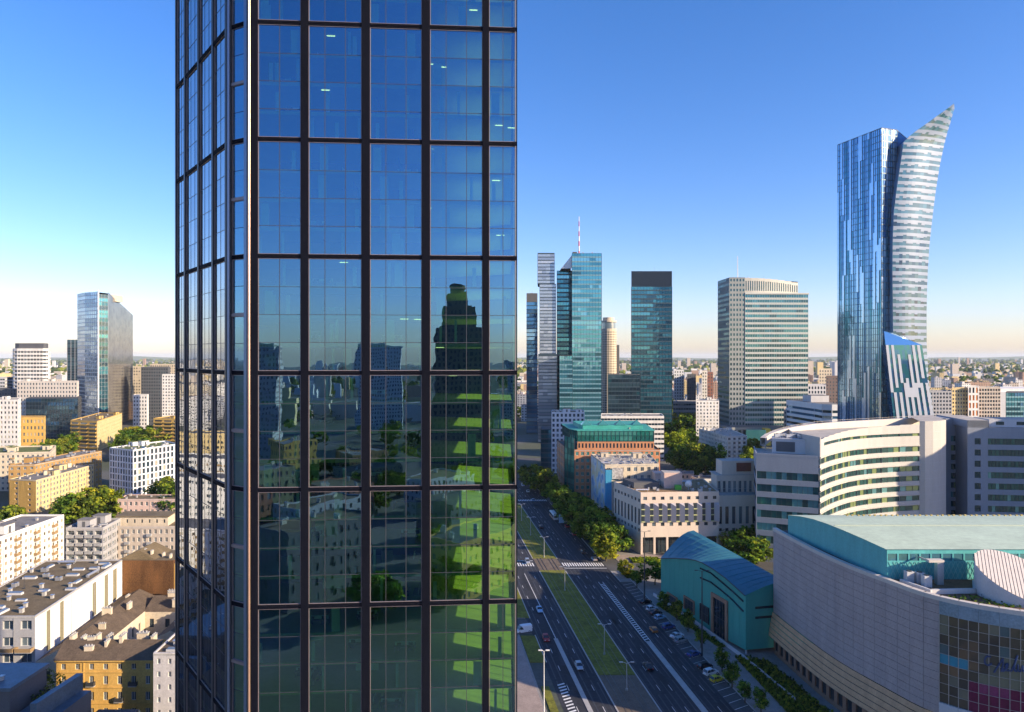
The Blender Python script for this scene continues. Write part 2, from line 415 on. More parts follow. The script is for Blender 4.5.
# ------------------------------------------------------------------ trees
LEAF = [leafmat('leaf_dark', (.035,.075,.014)), leafmat('leaf_mid', (.095,.165,.024)), leafmat('leaf_light', (.21,.27,.03))]
LEAFY = [leafmat('lime_leaf_dark', (.11,.16,.02)), leafmat('lime_leaf_mid', (.24,.28,.025)), leafmat('lime_leaf_light', (.36,.37,.03))]
BARK = pm('bark', (.10,.075,.05), .95, var=.3, scale=3)
def crown_mesh(seed, shape=(.42,.42,.40), zc=.60, nclump=46, nl=44, ls=.05, mats=LEAF):
    r = random.Random(seed); b = MB()
    for i in range(nclump):
        while True:
            p = Vector((r.uniform(-1,1), r.uniform(-1,1), r.uniform(-1,1)))
            if .25 < p.length < 1: break
        p = p.normalized()*(p.length**.5); k = r.uniform(.7,1.2)
        c = Vector((p.x*shape[0]*k, p.y*shape[1]*k, zc+p.z*shape[2]*k)); rad = r.uniform(.07,.18); mi = r.choices([0,1,2],[3,4,3])[0]
        for j in range(nl):
            d = Vector((r.gauss(0,1), r.gauss(0,1), r.gauss(0,.8))).normalized()*rad*r.uniform(.35,1.0)
            q = c+d; nn = (d.normalized()+Vector((r.uniform(-.8,.8),r.uniform(-.8,.8),r.uniform(-.3,1)))).normalized()
            a = nn.orthogonal().normalized(); a.rotate(Matrix.Rotation(r.uniform(0,6.28),3,nn)); bb = nn.cross(a); s = ls*r.uniform(.6,1.3)
            m = mi if r.random() < .75 else r.randrange(3)
            b.face([q-a*s, q-bb*s*.6, q+a*s, q+bb*s*.6], m)
    return b.mesh('crown', mats)
def trunk_mesh(seed, top=.55):
    r = random.Random(seed); b = MB(); p = Vector((0,0,0)); rad = .028
    for i in range(4):
        q = p+Vector((r.uniform(-.015,.015), r.uniform(-.015,.015), top/4)); b.tube(p, q, rad, rad*.82, 6, 0, False); p = q; rad *= .82
        if i >= 1:
            for k in range(2):
                a = r.uniform(0,6.28); b.tube(p, p+Vector((math.cos(a)*.2, math.sin(a)*.2, r.uniform(.12,.25))), rad*.6, .004, 5, 0, False)
    b.tube(p, p+Vector((0,0,.25)), rad, .004, 5, 0, False)
    return b.mesh('trunk', [BARK])
CROWNS = [crown_mesh(1), crown_mesh(2, (.38,.36,.42)), crown_mesh(3, (.46,.44,.36), .62), crown_mesh(4, (.40,.45,.38), .58)]
CROWNY = [crown_mesh(5, (.46,.44,.36), .62, mats=LEAFY), crown_mesh(6, (.42,.42,.40), .60, mats=LEAFY)]
SLIM = [crown_mesh(7, (.22,.22,.40), .58, 30, 40, .04), crown_mesh(8, (.2,.23,.38), .60, 30, 40, .04)]
TRUNKS = [trunk_mesh(11), trunk_mesh(12), trunk_mesh(13)]
def tree(x, y, h, label, group=None, kind=0, wide=1.0, name='tree', z=0.0):
    o = thing(name, label, 'tree', (x, y, z), group, R.uniform(0,6.28)); o.scale = (h*wide, h*wide, h)
    cm = R.choice([CROWNS, CROWNY, SLIM][kind])
    for nm, me in (('trunk', R.choice(TRUNKS)), ('crown', cm)):
        c = bpy.data.objects.new(nm, me); COL.objects.link(c); c.parent = o
    return o
def bush(name, label, poly, h, n, ls=.22, mats=LEAF, group=None, kind='stuff', z=0):
    """ground cover: many leaves over a bed"""
    b = MB(); xs = [p[0] for p in poly]; ys = [p[1] for p in poly]; r = random.Random(int(abs(xs[0]*13+ys[0]*7)))
    cnt = 0
    while cnt < n:
        p = (r.uniform(min(xs),max(xs)), r.uniform(min(ys),max(ys)))
        cnt += 1
        if not inside(p, poly): continue
        mi = r.choice([0,0,1,1,2]); hh = h*r.uniform(.3,1)
        for k in range(5):
            q = Vector((p[0]+r.uniform(-.3,.3), p[1]+r.uniform(-.3,.3), z+hh*r.uniform(.2,1)))
            nn = Vector((r.uniform(-1,1),r.uniform(-1,1),r.uniform(.2,1))).normalized(); a = nn.orthogonal().normalized(); bb = nn.cross(a); s = ls*r.uniform(.6,1.4)
            b.face([q-a*s, q-bb*s*.7, q+a*s, q+bb*s*.7], mi)
    o = b.build(name, mats); 
    if kind: o['kind'] = kind
    return tag(o, label, 'plants', group)
# ------------------------------------------------------------------ vehicles
RUBBER = pm('tyre_rubber', (.02,.02,.02), .9, var=.1); CARGLASS = pglass('car_glass', (.03,.04,.05), .3, .05)
LAMPW = pm('headlamp', (.8,.8,.78), .2, var=.02); LAMPR = pm('tail_lamp', (.4,.02,.02), .3, var=.05)
def loft(b, secs, m=0, mtop=None, capm=None):
    """secs: (x, halfwidth_low, halfwidth_top, z_low, z_top) rounded boxes joined along x"""
    rings = []
    for x, wl, wt, zl, zt in secs:
        c = min(.12, (zt-zl)*.3)
        rings.append([(x,-wl,zl),(x,-wl,zl+(zt-zl)*.5),(x,-wt-.0,zt-c),(x,-wt+c,zt),(x,wt-c,zt),(x,wt,zt-c),(x,wl,zl+(zt-zl)*.5),(x,wl,zl)])
    for a, c in zip(rings, rings[1:]):
        for i in range(8):
            j = (i+1)%8; b.face([a[i],c[i],c[j],a[j]][::-1], (mtop if (mtop is not None and i in (2,3,4)) else m))
    b.face(rings[0], m if capm is None else capm); b.face(rings[-1][::-1], m if capm is None else capm)
CARC = {}
def car_meshes(kind, paint):
    k = (kind, paint.name)
    if k in CARC: return CARC[k]
    Lc, hb, hr = {'hatch': (4.0,.88,1.48), 'saloon': (4.6,.88,1.44), 'suv': (4.5,1.0,1.68), 'van': (5.2,1.15,2.2)}[kind]
    w = .9 if kind != 'van' else 1.0; f, r_ = Lc/2, -Lc/2
    b = MB(); zl = .24
    loft(b, [(r_,w*.84,w*.80,.38,hb*.90),(r_+.18,w*.97,w*.90,zl,hb),(r_+.9,w,w*.92,zl,hb+.03),(f-1.3,w,w*.92,zl,hb+.02),(f-.45,w*.98,w*.86,zl,hb*.86),(f-.08,w*.88,w*.78,.3,hb*.72),(f,w*.76,w*.7,.38,hb*.62)])
    # roof
    cab = {'hatch': (r_+.12,r_+.55,f-2.0,f-1.2), 'saloon': (r_+.75,r_+1.4,f-2.2,f-1.35), 'suv': (r_+.1,r_+.45,f-2.0,f-1.25), 'van': (r_+.08,r_+.2,f-1.5,f-.8)}[kind]
    loft(b, [(cab[1],w*.74,w*.70,hr-.09,hr-.02),(cab[1]+.4,w*.77,w*.73,hr-.07,hr),(cab[2]-.3,w*.77,w*.73,hr-.07,hr),(cab[2],w*.74,w*.70,hr-.09,hr-.03)])
    for x in ((cab[1]+.05), (cab[1]+cab[2])/2, cab[2]-.05):
        for s in (-1,1): b.tube((x+(-.35 if x < -.8 else (.35 if x > cab[2]-.2 else 0)), s*w*.90, hb), (x, s*w*.75, hr-.06), .05, .04, 5)
    for s in (-1,1): b.box(cab[3]-.28, cab[3]-.1, s*w*1.0-.09+(.1*s), s*w*1.0+.09+(.1*s), hb+.02, hb+.16)
    body = b.mesh('body', [paint])
    g = MB(); loft(g, [(cab[0],w*.88,w*.84,hb*.97,hb+.04),(cab[1],w*.88,w*.73,hb*.97,hr-.08),(cab[2],w*.88,w*.73,hb*.97,hr-.08),(cab[3],w*.88,w*.82,hb*.97,hb+.04)])
    if kind == 'van':
        g = MB(); loft(g, [(cab[2]-.9,w*.95,w*.80,hb*.97,hr-.1),(cab[2],w*.93,w*.76,hb*.97,hr-.1),(cab[3],w*.9,w*.82,hb*.97,hb+.05)])
        b2 = MB(); b2.add(body, Matrix.Identity(4)); loft(b2, [(r_+.06,w*.95,w*.88,hb*.9,hr-.02),(cab[2]-.9,w*.97,w*.9,hb*.9,hr+.02),(cab[2]-.3,w*.93,w*.82,hr-.2,hr)]); body = b2.mesh('body', [paint])
    glass = g.mesh('window', [CARGLASS])
    wh = MB()
    for (y0, y1, rr, m) in ((-.1,.1,.32,0),(-.105,.105,.2,1)):
        n = 14; ring = [(rr*math.cos(2*math.pi*i/n), rr*math.sin(2*math.pi*i/n)) for i in range(n)]
        for i in range(n):
            p, q = ring[i], ring[(i+1)%n]; wh.face([(p[0],y0,p[1]),(q[0],y0,q[1]),(q[0],y1,q[1]),(p[0],y1,p[1])], m)
        wh.face([(p[0],y0,p[1]) for p in ring], m); wh.face([(p[0],y1,p[1]) for p in reversed(ring)], m)
    wheel = wh.mesh('wheel', [RUBBER, METAL])
    hl = MB(); hl.box(-.1,.06,-.17,.17,-.07,.07); hm = hl.mesh('headlight', [LAMPW])
    tl = MB(); tl.box(-.05,.1,-.13,.13,-.12,.12); tm = tl.mesh('tail_light', [LAMPR])
    CARC[k] = (body, glass, wheel, hm, tm, Lc, w, hb); return CARC[k]
def car(x, y, rz, kind, paint, label, group=None, z=0.02, name='parked_car', cat='car'):
    body, glass, wheel, hm, tm, Lc, w, hb = car_meshes(kind, paint)
    o = thing(name, label, cat, (x,y,z), group, rz)
    def add(nm, me, loc=(0,0,0)):
        c = bpy.data.objects.new(nm, me); COL.objects.link(c); c.parent = o; c.location = loc
    add('body', body); add('window', glass)
    for sx in (-1,1):
        for sy in (-1,1): add('wheel', wheel, (sx*Lc*.31, sy*(w-.09), .32))
    for sy in (-1,1): add('headlight', hm, (Lc/2-.12, sy*w*.6, hb*.68)); add('tail_light', tm, (-Lc/2+.03, sy*w*.66, hb*.78))
    return o
# ------------------------------------------------------------------ world, sun, camera
w = bpy.data.worlds.new('World'); sc.world = w; w.use_nodes = True
nt = w.node_tree; nt.nodes.clear()
so = nt.nodes.new('ShaderNodeOutputWorld'); bg = nt.nodes.new('ShaderNodeBackground'); sk = nt.nodes.new('ShaderNodeTexSky')
sk.sky_type = 'NISHITA'; sk.sun_disc = False; sk.sun_elevation = EL; sk.sun_rotation = math.atan2(SUN.x, SUN.y)
sk.altitude = 100; sk.air_density = SKY_AIR; sk.dust_density = SKY_DUST; sk.ozone_density = SKY_OZ
hsv = nt.nodes.new('ShaderNodeHueSaturation'); hsv.inputs['Saturation'].default_value = 1.3; hsv.inputs['Value'].default_value = 1.0
nt.links.new(sk.outputs[0], hsv.inputs['Color']); tin = nt.nodes.new('ShaderNodeMix'); tin.data_type = 'RGBA'; tin.blend_type = 'MULTIPLY'; tin.inputs[0].default_value = 1; tin.inputs[7].default_value = (1.04,.925,1.17,1)
nt.links.new(hsv.outputs[0], tin.inputs[6]); nt.links.new(tin.outputs[2], bg.inputs['Color']); bg.inputs['Strength'].default_value = SKY_STR
nt.links.new(bg.outputs[0], so.inputs['Surface'])
sl = bpy.data.lights.new('sun', 'SUN'); sl.energy = SUN_STR; sl.angle = math.radians(.53); sl.color = (1.0, .80, .56)
so_ = bpy.data.objects.new('sun', sl); COL.objects.link(so_)
so_.rotation_euler = Vector((-SUN.x*math.cos(EL), -SUN.y*math.cos(EL), -math.sin(EL))).to_track_quat('-Z', 'Y').to_euler()
cd = bpy.data.cameras.new('camera'); cd.lens = 36*F/1024; cd.sensor_width = 36; cd.clip_start = .5; cd.clip_end = 120000
cd.shift_y = 1/1024
co = bpy.data.objects.new('camera', cd); COL.objects.link(co); co.location = (0,0,H); co.rotation_euler = (math.pi/2,0,0); sc.camera = co
vs = sc.view_settings; sc.display_settings.display_device = 'sRGB'; vs.view_transform = 'Standard'; vs.look = 'None'; vs.exposure = EXPO; vs.gamma = 1; vs.use_curve_mapping = False
cy = sc.cycles; cy.max_bounces = 8; cy.diffuse_bounces = 3; cy.glossy_bounces = 5; cy.transmission_bounces = 4; cy.transparent_max_bounces = 12; cy.volume_bounces = 1
cy.use_denoising = True; cy.sample_clamp_indirect = 6; cy.caustics_reflective = False; cy.caustics_refractive = False
# ------------------------------------------------------------------ ground and roads
def groundmat():
    m, nt, out = nodes_of('city_ground'); L = nt.links.new
    g = N(nt,'ShaderNodeNewGeometry'); b = N(nt,'ShaderNodeBsdfPrincipled'); b.inputs['Roughness'].default_value = .95
    n1 = N(nt,'ShaderNodeTexNoise'); n1.inputs['Scale'].default_value = .012; n1.inputs['Detail'].default_value = 6
    n2 = N(nt,'ShaderNodeTexNoise'); n2.inputs['Scale'].default_value = .0012; n2.inputs['Detail'].default_value = 8
    n3 = N(nt,'ShaderNodeTexNoise'); n3.inputs['Scale'].default_value = .6; n3.inputs['Detail'].default_value = 4
    for n in (n1,n2,n3): L(g.outputs['Position'], n.inputs['Vector'])
    r = N(nt,'ShaderNodeValToRGB'); L(n1.outputs['Fac'], r.inputs[0])
    e = r.color_ramp.elements; e[0].position = .42; e[0].color = (.10,.10,.105,1); e[1].position = .56; e[1].color = (.035,.055,.018,1)
    r2 = N(nt,'ShaderNodeValToRGB'); L(n2.outputs['Fac'], r2.inputs[0])
    e = r2.color_ramp.elements; e[0].position = .35; e[0].color = (.04,.06,.02,1); e[1].position = .65; e[1].color = (.17,.16,.14,1)
    mx = N(nt,'ShaderNodeMix', data_type='RGBA'); mx.inputs[0].default_value = .4; L(r.outputs[0], mx.inputs[6]); L(r2.outputs[0], mx.inputs[7])
    m2 = N(nt,'ShaderNodeMix', data_type='RGBA', blend_type='OVERLAY'); m2.inputs[0].default_value = .5; L(mx.outputs[2], m2.inputs[6]); L(n3.outputs['Fac'], m2.inputs[7])
    L(m2.outputs[2], b.inputs['Base Color']); L(b.outputs[0], out.inputs[0]); return m
b = MB()
gx = [-42000,-12000,-3000,-900,-300,0,300,900,3000,12000,42000]; gy = [-8000,-2500,-700,-150,150,400,900,2500,8000,20000,48000]
for i in range(len(gx)-1):
    for j in range(len(gy)-1): b.face([(gx[i],gy[j],0),(gx[i+1],gy[j],0),(gx[i+1],gy[j+1],0),(gx[i],gy[j+1],0)])
structure(b, 'ground', groundmat())
ASPH = pm('asphalt', (.032,.034,.042), .85, var=.5, scale=.55, fine=1.0, streak=False)
for n_ in ASPH.node_tree.nodes:
    if n_.type == 'MAPPING': n_.inputs['Rotation'].default_value = (0,0,-math.atan(ROADK)); n_.inputs['Scale'].default_value = (1,.04,1)
ASPHP = pm('asphalt_repair', (.020,.021,.025), .8, var=.3, scale=.5, streak=False)
ASPH2 = pm('worn_asphalt', (.085,.085,.088), .88, var=.3, scale=.2, fine=1.5, streak=False)
PAVE = pm('pavement_slabs', (.27,.25,.23), .9, var=.25, scale=.4, fine=3, streak=False)
PAVEP = pm('pinkish_pavement', (.34,.27,.23), .9, var=.25, scale=.3, fine=3, streak=False)
KERB = pm('kerb_stone', (.40,.39,.37), .85, var=.2)
PAINT = pm('road_paint', (.74,.74,.72), .7, var=.25, scale=1.5)
GRASS = pm('lawn', (.16,.16,.018), .95, var=.55, scale=.25, fine=1.4, streak=False)
TRACKP = pm('tram_paving', (.15,.115,.085), .9, var=.35, scale=.3, streak=False)
RAIL = pm('rail_steel', (.16,.14,.12), .4, .6, var=.2)
def strip(mb, u0, u1, Y0, Y1, z, m=0, seg=40):
    n = max(1, int((Y1-Y0)/seg))
    for k in range(n):
        a, c = Y0+(Y1-Y0)*k/n, Y0+(Y1-Y0)*(k+1)/n
        mb.face([rd(u0,a,z), rd(u1,a,z), rd(u1,c,z), rd(u0,c,z)], m)
def slab(mb, u0, u1, Y0, Y1, z, m=0, ms=None):
    P = [rd(u0,Y0),rd(u1,Y0),rd(u1,Y1),rd(u0,Y1)]
    mb.prism([(p.x,p.y) for p in P], 0.0, z, m if ms is None else ms, m)
b = MB(); strip(b, 34.5, 75.6, 60, 1400, .03); structure(b, 'avenue', ASPH)
b = MB(); r_ = random.Random(4)
for k in range(34):
    u, y = r_.choice([r_.uniform(36,46), r_.uniform(58.5,66), r_.uniform(69.5,74)]), r_.uniform(150,420); strip(b, u, u+r_.uniform(.6,2.4), y, y+r_.uniform(1.5,14), .034)
for k in range(26):
    u, y = r_.choice([r_.uniform(36,46), r_.uniform(58.5,74)]), r_.uniform(150,300); c_ = rd(u,y); b.face([(c_.x+.35*math.cos(q*.785),c_.y+.35*math.sin(q*.785),.0345) for q in range(8)],0)
structure(b, 'asphalt_patch', ASPHP)
b = MB()
for u in (42.0,45.6,59.2,62.4,65.6,70.4,73.7,36.6):
    for d_ in (-.75,.75):
        y = 150.
        while y < 420: e_ = y+r_.uniform(8,30); strip(b, u+d_-.18, u+d_+.18, y, e_, .0325); y = e_+r_.uniform(0,6)
structure(b, 'tyre_track', pm('polished_asphalt',(.046,.048,.055),.6,var=.3,scale=.5,streak=False))
b = MB()   # side streets
for (u0,u1,Y0,Y1) in [(75.6,150,272,284),(-40,34.5,271,287),(75.6,220,402,415),(-90,34.5,398,412),(23.5,34.5,209.5,221),(-120,-100,120,700),(-90,34.5,560,575),(75.6,260,560,575),(76,82,284,402)]:
    strip(b, u0, u1, Y0, Y1, .026)
structure(b, 'side_street', ASPH2)
b = MB(); 
for (u0,u1,Y0,Y1) in [(80.2,118,150,271),(75.7,80.2,258,271),(23,30.4,120,209),(18,34.2,222,270),(82.3,100,285,330),(75.8,76,285,400)]: slab(b, u0, u1, Y0, Y1, .13, 0)
structure(b, 'pavement', PAVE)
b = MB(); slab(b, 23.2, 29.8, 150, 205, .134); slab(b, 82.5, 140, 284.2, 293, .134); structure(b, 'footpath', PAVEP)
b = MB(); strip(b, 75.7, 80.2, 150, 257, .05); structure(b, 'parking_bay', ASPH2)
b = MB()
slab(b, 47.6, 57.6, 182.5, 272, .13); slab(b, 47.6, 57.6, 288, 396, .13); slab(b, 47.6, 57.6, 414, 800, .13)
slab(b, 30.6, 35.0, 190, 208, .16); slab(b, 29.5, 35.6, 222.3, 268, .16); slab(b, 76.6, 80.5, 287, 312, .16); slab(b, 76.8, 79.6, 318, 345, .16)
slab(b, 31.2, 33.2, 150, 176, .16)
o = structure(b, 'grass_verge', GRASS)
b = MB()
for Q in ([(51.5,236),(62.5,200),(60.5,199),(49.5,234)],[(63,193),(71,190),(76,160),(66,160)],[(50,281.5),(62,282),(61.5,288.5),(49.5,288)],[(44,262),(50,262),(48,270),(43,270)]): b.prism(ccw(Q), 0, .2, 0)
structure(b, 'planting_bed', GRASS)
b = MB(); slab(b, 47.6, 57.6, 60, 182.3, .10); slab(b, 47.6, 57.6, 272.2, 287.8, .05); structure(b, 'tram_track_bed', TRACKP)
b = MB()
for u in (49.4, 50.85, 54.0, 55.45): slab(b, u-.05, u+.05, 60, 800, .155)
structure(b, 'tram_rail', RAIL)
b = MB()
for u in (47.25, 57.6):
    for (a, c) in ((60,271),(288,396),(414,800)): slab(b, u, u+.34, a, c, .17)
for (a,c) in ((222,268),(190,208.5)): slab(b, 35.0 if a < 200 else 35.6, 35.3 if a < 200 else 35.9, a, c, .17)
slab(b, 75.6, 75.9, 258, 271, .17); slab(b, 80.2, 80.5, 150, 271, .17); slab(b, 75.5, 75.8, 286, 398, .17); slab(b, 75.5, 75.8, 415, 700, .17)
structure(b, 'kerb', KERB)
b = MB(); slab(b, 40.3, 41.5, 156, 206, .14); slab(b, 67.4, 69.0, 150, 204, .14); structure(b, 'traffic_island', KERB)
b = MB(); strip(b, 40.9, 41.1, 206, 268, .038)
for u in (61.2, 64.3, 72.3, 44.4, 38.0):
    y = 152
    while y < 700:
        if not (268 < y < 292 or 392 < y < 416): strip(b, u-.07, u+.07, y, y+3.0, .038)
        y += 11
strip(b, 67.3, 67.5, 204, 258, .038); strip(b, 68.9, 69.1, 204, 258, .038)
y = 205.
while y < 256: b.face([rd(67.5,y,.038),rd(68.9,y+.8,.038),rd(68.9,y+1.3,.038),rd(67.5,y+.5,.038)]); y += 1.6
for (u0,u1) in ((58.4,75.2),(36,47)):
    u = u0
    while u < u1: strip(b, u, u+.5, 277.5, 282, .038); strip(b, u, u+.5, 403, 407, .038); u += 1.0
    strip(b, u0, u1, 274.6, 275.1, .038) if u0 > 50 else strip(b, u0, u1, 284.5, 285, .038)
y = 163.
while y < 178: b.face([rd(35.6,y,.038),rd(37.6,y+1,.038),rd(37.6,y+1.6,.038),rd(35.6,y+.6,.038)]); y += 1.5
y = 152.
while y < 256: b.face([rd(75.8,y,.056),rd(80,y+2.2,.056),rd(80,y+2.35,.056),rd(75.8,y+.15,.056)]); y += 3.1
structure(b, 'road_marking', PAINT)
# ------------------------------------------------------------------ the near glass tower
GF = clearglass('tower_front_glass', (.36,.70,1.0), (.34,.70,.34), .40, wob=.0045, wscale=.35)
GS = clearglass('tower_side_glass', (.80,.87,.95), (.16,.26,.26), .40, wob=.009, wscale=.35)
GR = clearglass('tower_end_glass', (.5,.75,.9), (.96,1.0,.62), .05)
BRONZE = pm('bronze_pilaster', (.005,.006,.012), .75, .0, var=.15, spec=.06)
TRIM = pm('panel_edge_trim', (.30,.25,.25), .5, .5, var=.1)
COPPER = pm('copper_corner_post', (.62,.42,.32), .3, .7, var=.1)
BLUESTEEL = pm('blue_grey_steel', (.20,.26,.36), .35, .5, var=.1)
SLABM = pm('floor_slab_finish', (.50,.58,.20), .7, var=.1)
COREM = pm('core_wall_finish', (.06,.065,.07), .8, var=.2)
BLIND = pm('roller_blind', (.74,.78,.78), .8, var=.08)
FURN = pm('office_furniture', (.30,.27,.22), .7, var=.2)
pF0, pF1, pG, pJ, pE, pC = xy(250,90.73), xy(517.3,93.1), (.5,108), (-30,122), xy(175,113.5), xy(226,92.9)
TP = [pF0, pF1, pG, pJ, pE, pC]
LV = [82.87+15.6*k for k in range(-5, 6)]; LV[0] = 4.5
ctr = (-26., 105., 0.)
tower = thing('glass_tower', 'huge dark blue glass office tower with dark pilasters filling the foreground', 'office tower', ctr)
FOOT.append((-26,105,40))
GFV = [GF, clearglass('tower_front_glass_b', (.35,.69,.99), (.32,.66,.33), .39, wob=.0055, wscale=.35), clearglass('tower_front_glass_c', (.37,.71,1.0), (.36,.70,.36), .415, wob=.004, wscale=.35)]
GSV = [GS, clearglass('tower_side_glass_b', (.72,.80,.90), (.16,.26,.26), .36, wob=.009, wscale=.35), GS]
def unit_mesh(w, h, nrow, cuts, glass, seed, ft=.08, jit=.004):
    """one framed glazing unit: jittered panes, thin mullions, a light edge trim"""
    r = random.Random(seed); b = MB(); xs = [ft]+[ft+(w-2*ft)*c for c in cuts]+[w-ft]
    zs = [ft+(h-2*ft)*k/nrow for k in range(nrow+1)]
    for i in range(len(xs)-1):
        for j in range(nrow):
            q = [r.uniform(-jit,jit) for _ in range(4)]
            b.face([(xs[i],q[0],zs[j]),(xs[i+1],q[1],zs[j]),(xs[i+1],q[2],zs[j+1]),(xs[i],q[3],zs[j+1])], r.choice([0,0,0,3,4]))
    for x in xs[1:-1]: b.box(x-.04,x+.04,-.03,.03,ft,h-ft,1)
    for z in zs[1:-1]: b.box(ft,w-ft,-.028,.03,z-.035,z+.035,1)
    for x0,x1,z0,z1 in [(0,ft,0,h),(w-ft,w,0,h),(ft,w-ft,0,ft),(ft,w-ft,h-ft,h)]: b.box(x0,x1,-.10,.03,z0,z1,2)
    gv = GFV if glass is GF else (GSV if glass is GS else [glass]*3)
    return b.mesh('window', [gv[0], DMETAL, TRIM, gv[1], gv[2]])
units = []
def tower_face(A, B, pans, glass, cuts, half=False, ft=.08, tol=0):
    Av, t, n, L = frame(A, B); fac = True
    for pi, (pa, pb) in enumerate(pans):
        sa, sb = ray(pa, A, B)[0]*L, ray(pb, A, B)[0]*L
        for k in range(len(LV)-1):
            z0, z1 = LV[k]+.28, LV[k+1]-.28
            parts = [(z0, z1, 4)] if not half else [(z0, (z0+z1)/2-.2, 2), ((z0+z1)/2+.2, z1, 2)]
            for (za, zb, nr) in parts:
                me = unit_mesh(sb-sa, zb-za, nr, cuts[pi], glass, k*31+pi*7+int(za), ft)
                p = Av+t*sa-n*.28
                vis = 30 < (za+zb)/2 < 138
                units.append((me, frameM(Vector((p.x,p.y,za)), t, n), vis))
FP = [(257.6,300.4),(308.3,361.3),(369.8,421.6),(430.0,482.4),(489.2,516.9)]
tower_face(pF0, pF1, FP, GF, [[.5],[.3,.7],[.3,.7],[.3,.7],[.5]])
LP = [(176.0,183.6),(185.2,197.0),(198.8,211.2),(213.0,224.6)]
tower_face(pE, pC, LP, GS, [[.5],[.33,.67],[.33,.67],[.5]], ft=.06)
tower_face(pC, pF0, [(231.2,243.8)], GF, [[]], True)
Av, t, n, L = frame(pF1, pG)
for k in range(len(LV)-1):
    for q in range(3):
        me = unit_mesh(L/3-.1, LV[k+1]-LV[k]-.56, 4, [.5], GR, k*91+q); p = Av+t*(q*L/3+.05)-n*.28
        units.append((me, frameM(Vector((p.x,p.y,LV[k]+.28)), t, n), False))
scatter_parts(tower, 'window', units, 98)
def pil(A, B, ranges, d0, d1, mat, name='pilaster'):
    Av, t, n, L = frame(A, B)
    for pa, pb in ranges:
        sa, sb = max(0.01,ray(pa, A, B)[0]*L), min(L-.01, ray(pb, A, B)[0]*L)
        b = MB(); b.obox(Av, t, n, sa, sb, d0, d1, 0, LV[-1]+3, 0); b.build(name, mat, tower)
pil(pF0, pF1, [(250.8,257.4),(300.6,308.1),(361.5,369.6),(421.8,429.8),(482.6,489.0),(517.0,517.3)], -.7, .02, BRONZE)
pil(pE, pC, [(175.2,175.9),(183.8,185.0),(197.2,198.6),(211.4,212.8),(224.8,226.0)], -.5, .03, DMETAL)
pil(pC, pF0, [(226.3,230.9)], -.5, .02, DMETAL); pil(pC, pF0, [(244.0,246.9)], -.5, .06, BLUESTEEL)
b = MB(); b.tube((pF0[0]-.12,pF0[1]-.05,0),(pF0[0]-.12,pF0[1]-.05,LV[-1]+3), .17, .17, 10); b.build('corner_post', COPPER, tower)
b = MB(); P = ray(229, pC, pF0)[1]; b.tube((P[0],P[1]-.15,0),(P[0],P[1]-.15,LV[-1]+3), .2, .2, 8); b.build('corner_post', BLUESTEEL, tower)
for k in range(len(LV)):
    for (A, B, d) in ((pF0,pF1,-.12),(pE,pC,-.05),(pC,pF0,-.1),(pF1,pG,-.1)):
        Av, t, n, L = frame(A, B); b = MB(); b.obox(Av, t, n, .03, L-.03, -.65, d, LV[k]-.28, LV[k]+.28, 0)
        b.obox(Av, t, n, .03, L-.03, d+.003, d+.06, LV[k]-.03, LV[k]+.03, 0)
        b.build('spandrel', [BRONZE, TRIM if A is pF0 else BLUESTEEL], tower)
    if k < len(LV)-1:
        Av, t, n, L = frame(pC, pF0); zc = (LV[k]+LV[k+1])/2; b = MB(); b.obox(Av, t, n, .03, L-.03, -.5, -.06, zc-.19, zc+.19, 0); b.build('spandrel', [TRIM], tower)
ip = inset(TP, .75)
nf = 0
for k in range(len(LV)-1):
    for q in range(4):
        z = LV[k]+(LV[k+1]-LV[k])*q/4
        b = MB(); b.prism(ip, z-.42, z+.08, 0, None, True); b.build('floor_slab', SLABM, tower)
b = MB(); b.prism([(-34,100.5),(-13,101.5),(-13,107),(-30,113),(-38,110)], 0, LV[-1], 0); b.build('core_wall', COREM, tower)
b = MB(); b.prism([(-41.2,97.6),(-40.2,97.9),(-52.5,112.6),(-53.3,111.8)], 0, LV[-1], 0); b.build('sky_blocking_wall', COREM, tower)  # unseen inner wall added to stop sky showing through the side glass
b = MB(); b.prism(TP, LV[-1]+.3, LV[-1]+3, 0, 0); b.build('roof', BRONZE, tower)
for A, B in ((pG,pJ),(pJ,pE)): curtain(tower, A, B, 4.5, LV[-1], 41, 12, DARKG, None, .2, BRONZE, .15, BRONZE, 'rear_facade')
b = MB(); b.prism(inset(TP,-.0), 0, LV[0]-.3, 0, 0); b.build('base_wall', BRONZE, tower)
Av, t, n, L = frame(pF0, pF1)
for pa in (304.3,365.5,425.8,485.8):
    s = ray(pa, pF0, pF1)[0]*L; p = Av+t*s-n*2.2; b = MB(); b.cyl(p.x, p.y, .42, 0, LV[-1], 12); b.build('column', SLABM, tower)
# blinds, desks and partitions seen faintly through the panes
r = random.Random(5); bl = []; fu = []
def boxmesh(w, d, h, m, nm):
    b = MB(); b.box(-w/2,w/2,-d/2,d/2,0,h,0); return b.mesh(nm, m)
def deskmesh():
    b = MB(); b.box(-1.5,1.5,-.75,.75,.70,.76,0)
    for x in (-1.4,1.4): b.box(x-.05,x+.05,-.7,.7,0,.699,0)
    b.box(-1.4,1.4,-.03,.03,.765,1.25,1)
    for x in (-.8,.8): b.box(x-.3,x+.3,-.32,-.28,.85,1.2,2); b.box(x-.25,x+.25,-1.2,-.8,.45,.52,2); b.box(x-.25,x+.25,-1.26,-1.2,.52,1.0,2)
    return b.mesh('desk', [FURN, BLIND, DMETAL])
dm = deskmesh(); bm_ = [boxmesh(.5,.05,2.6,BLIND,'blind'), boxmesh(1.1,.05,3.2,BLIND,'blind'), boxmesh(.35,.05,3.2,BLIND,'blind')]
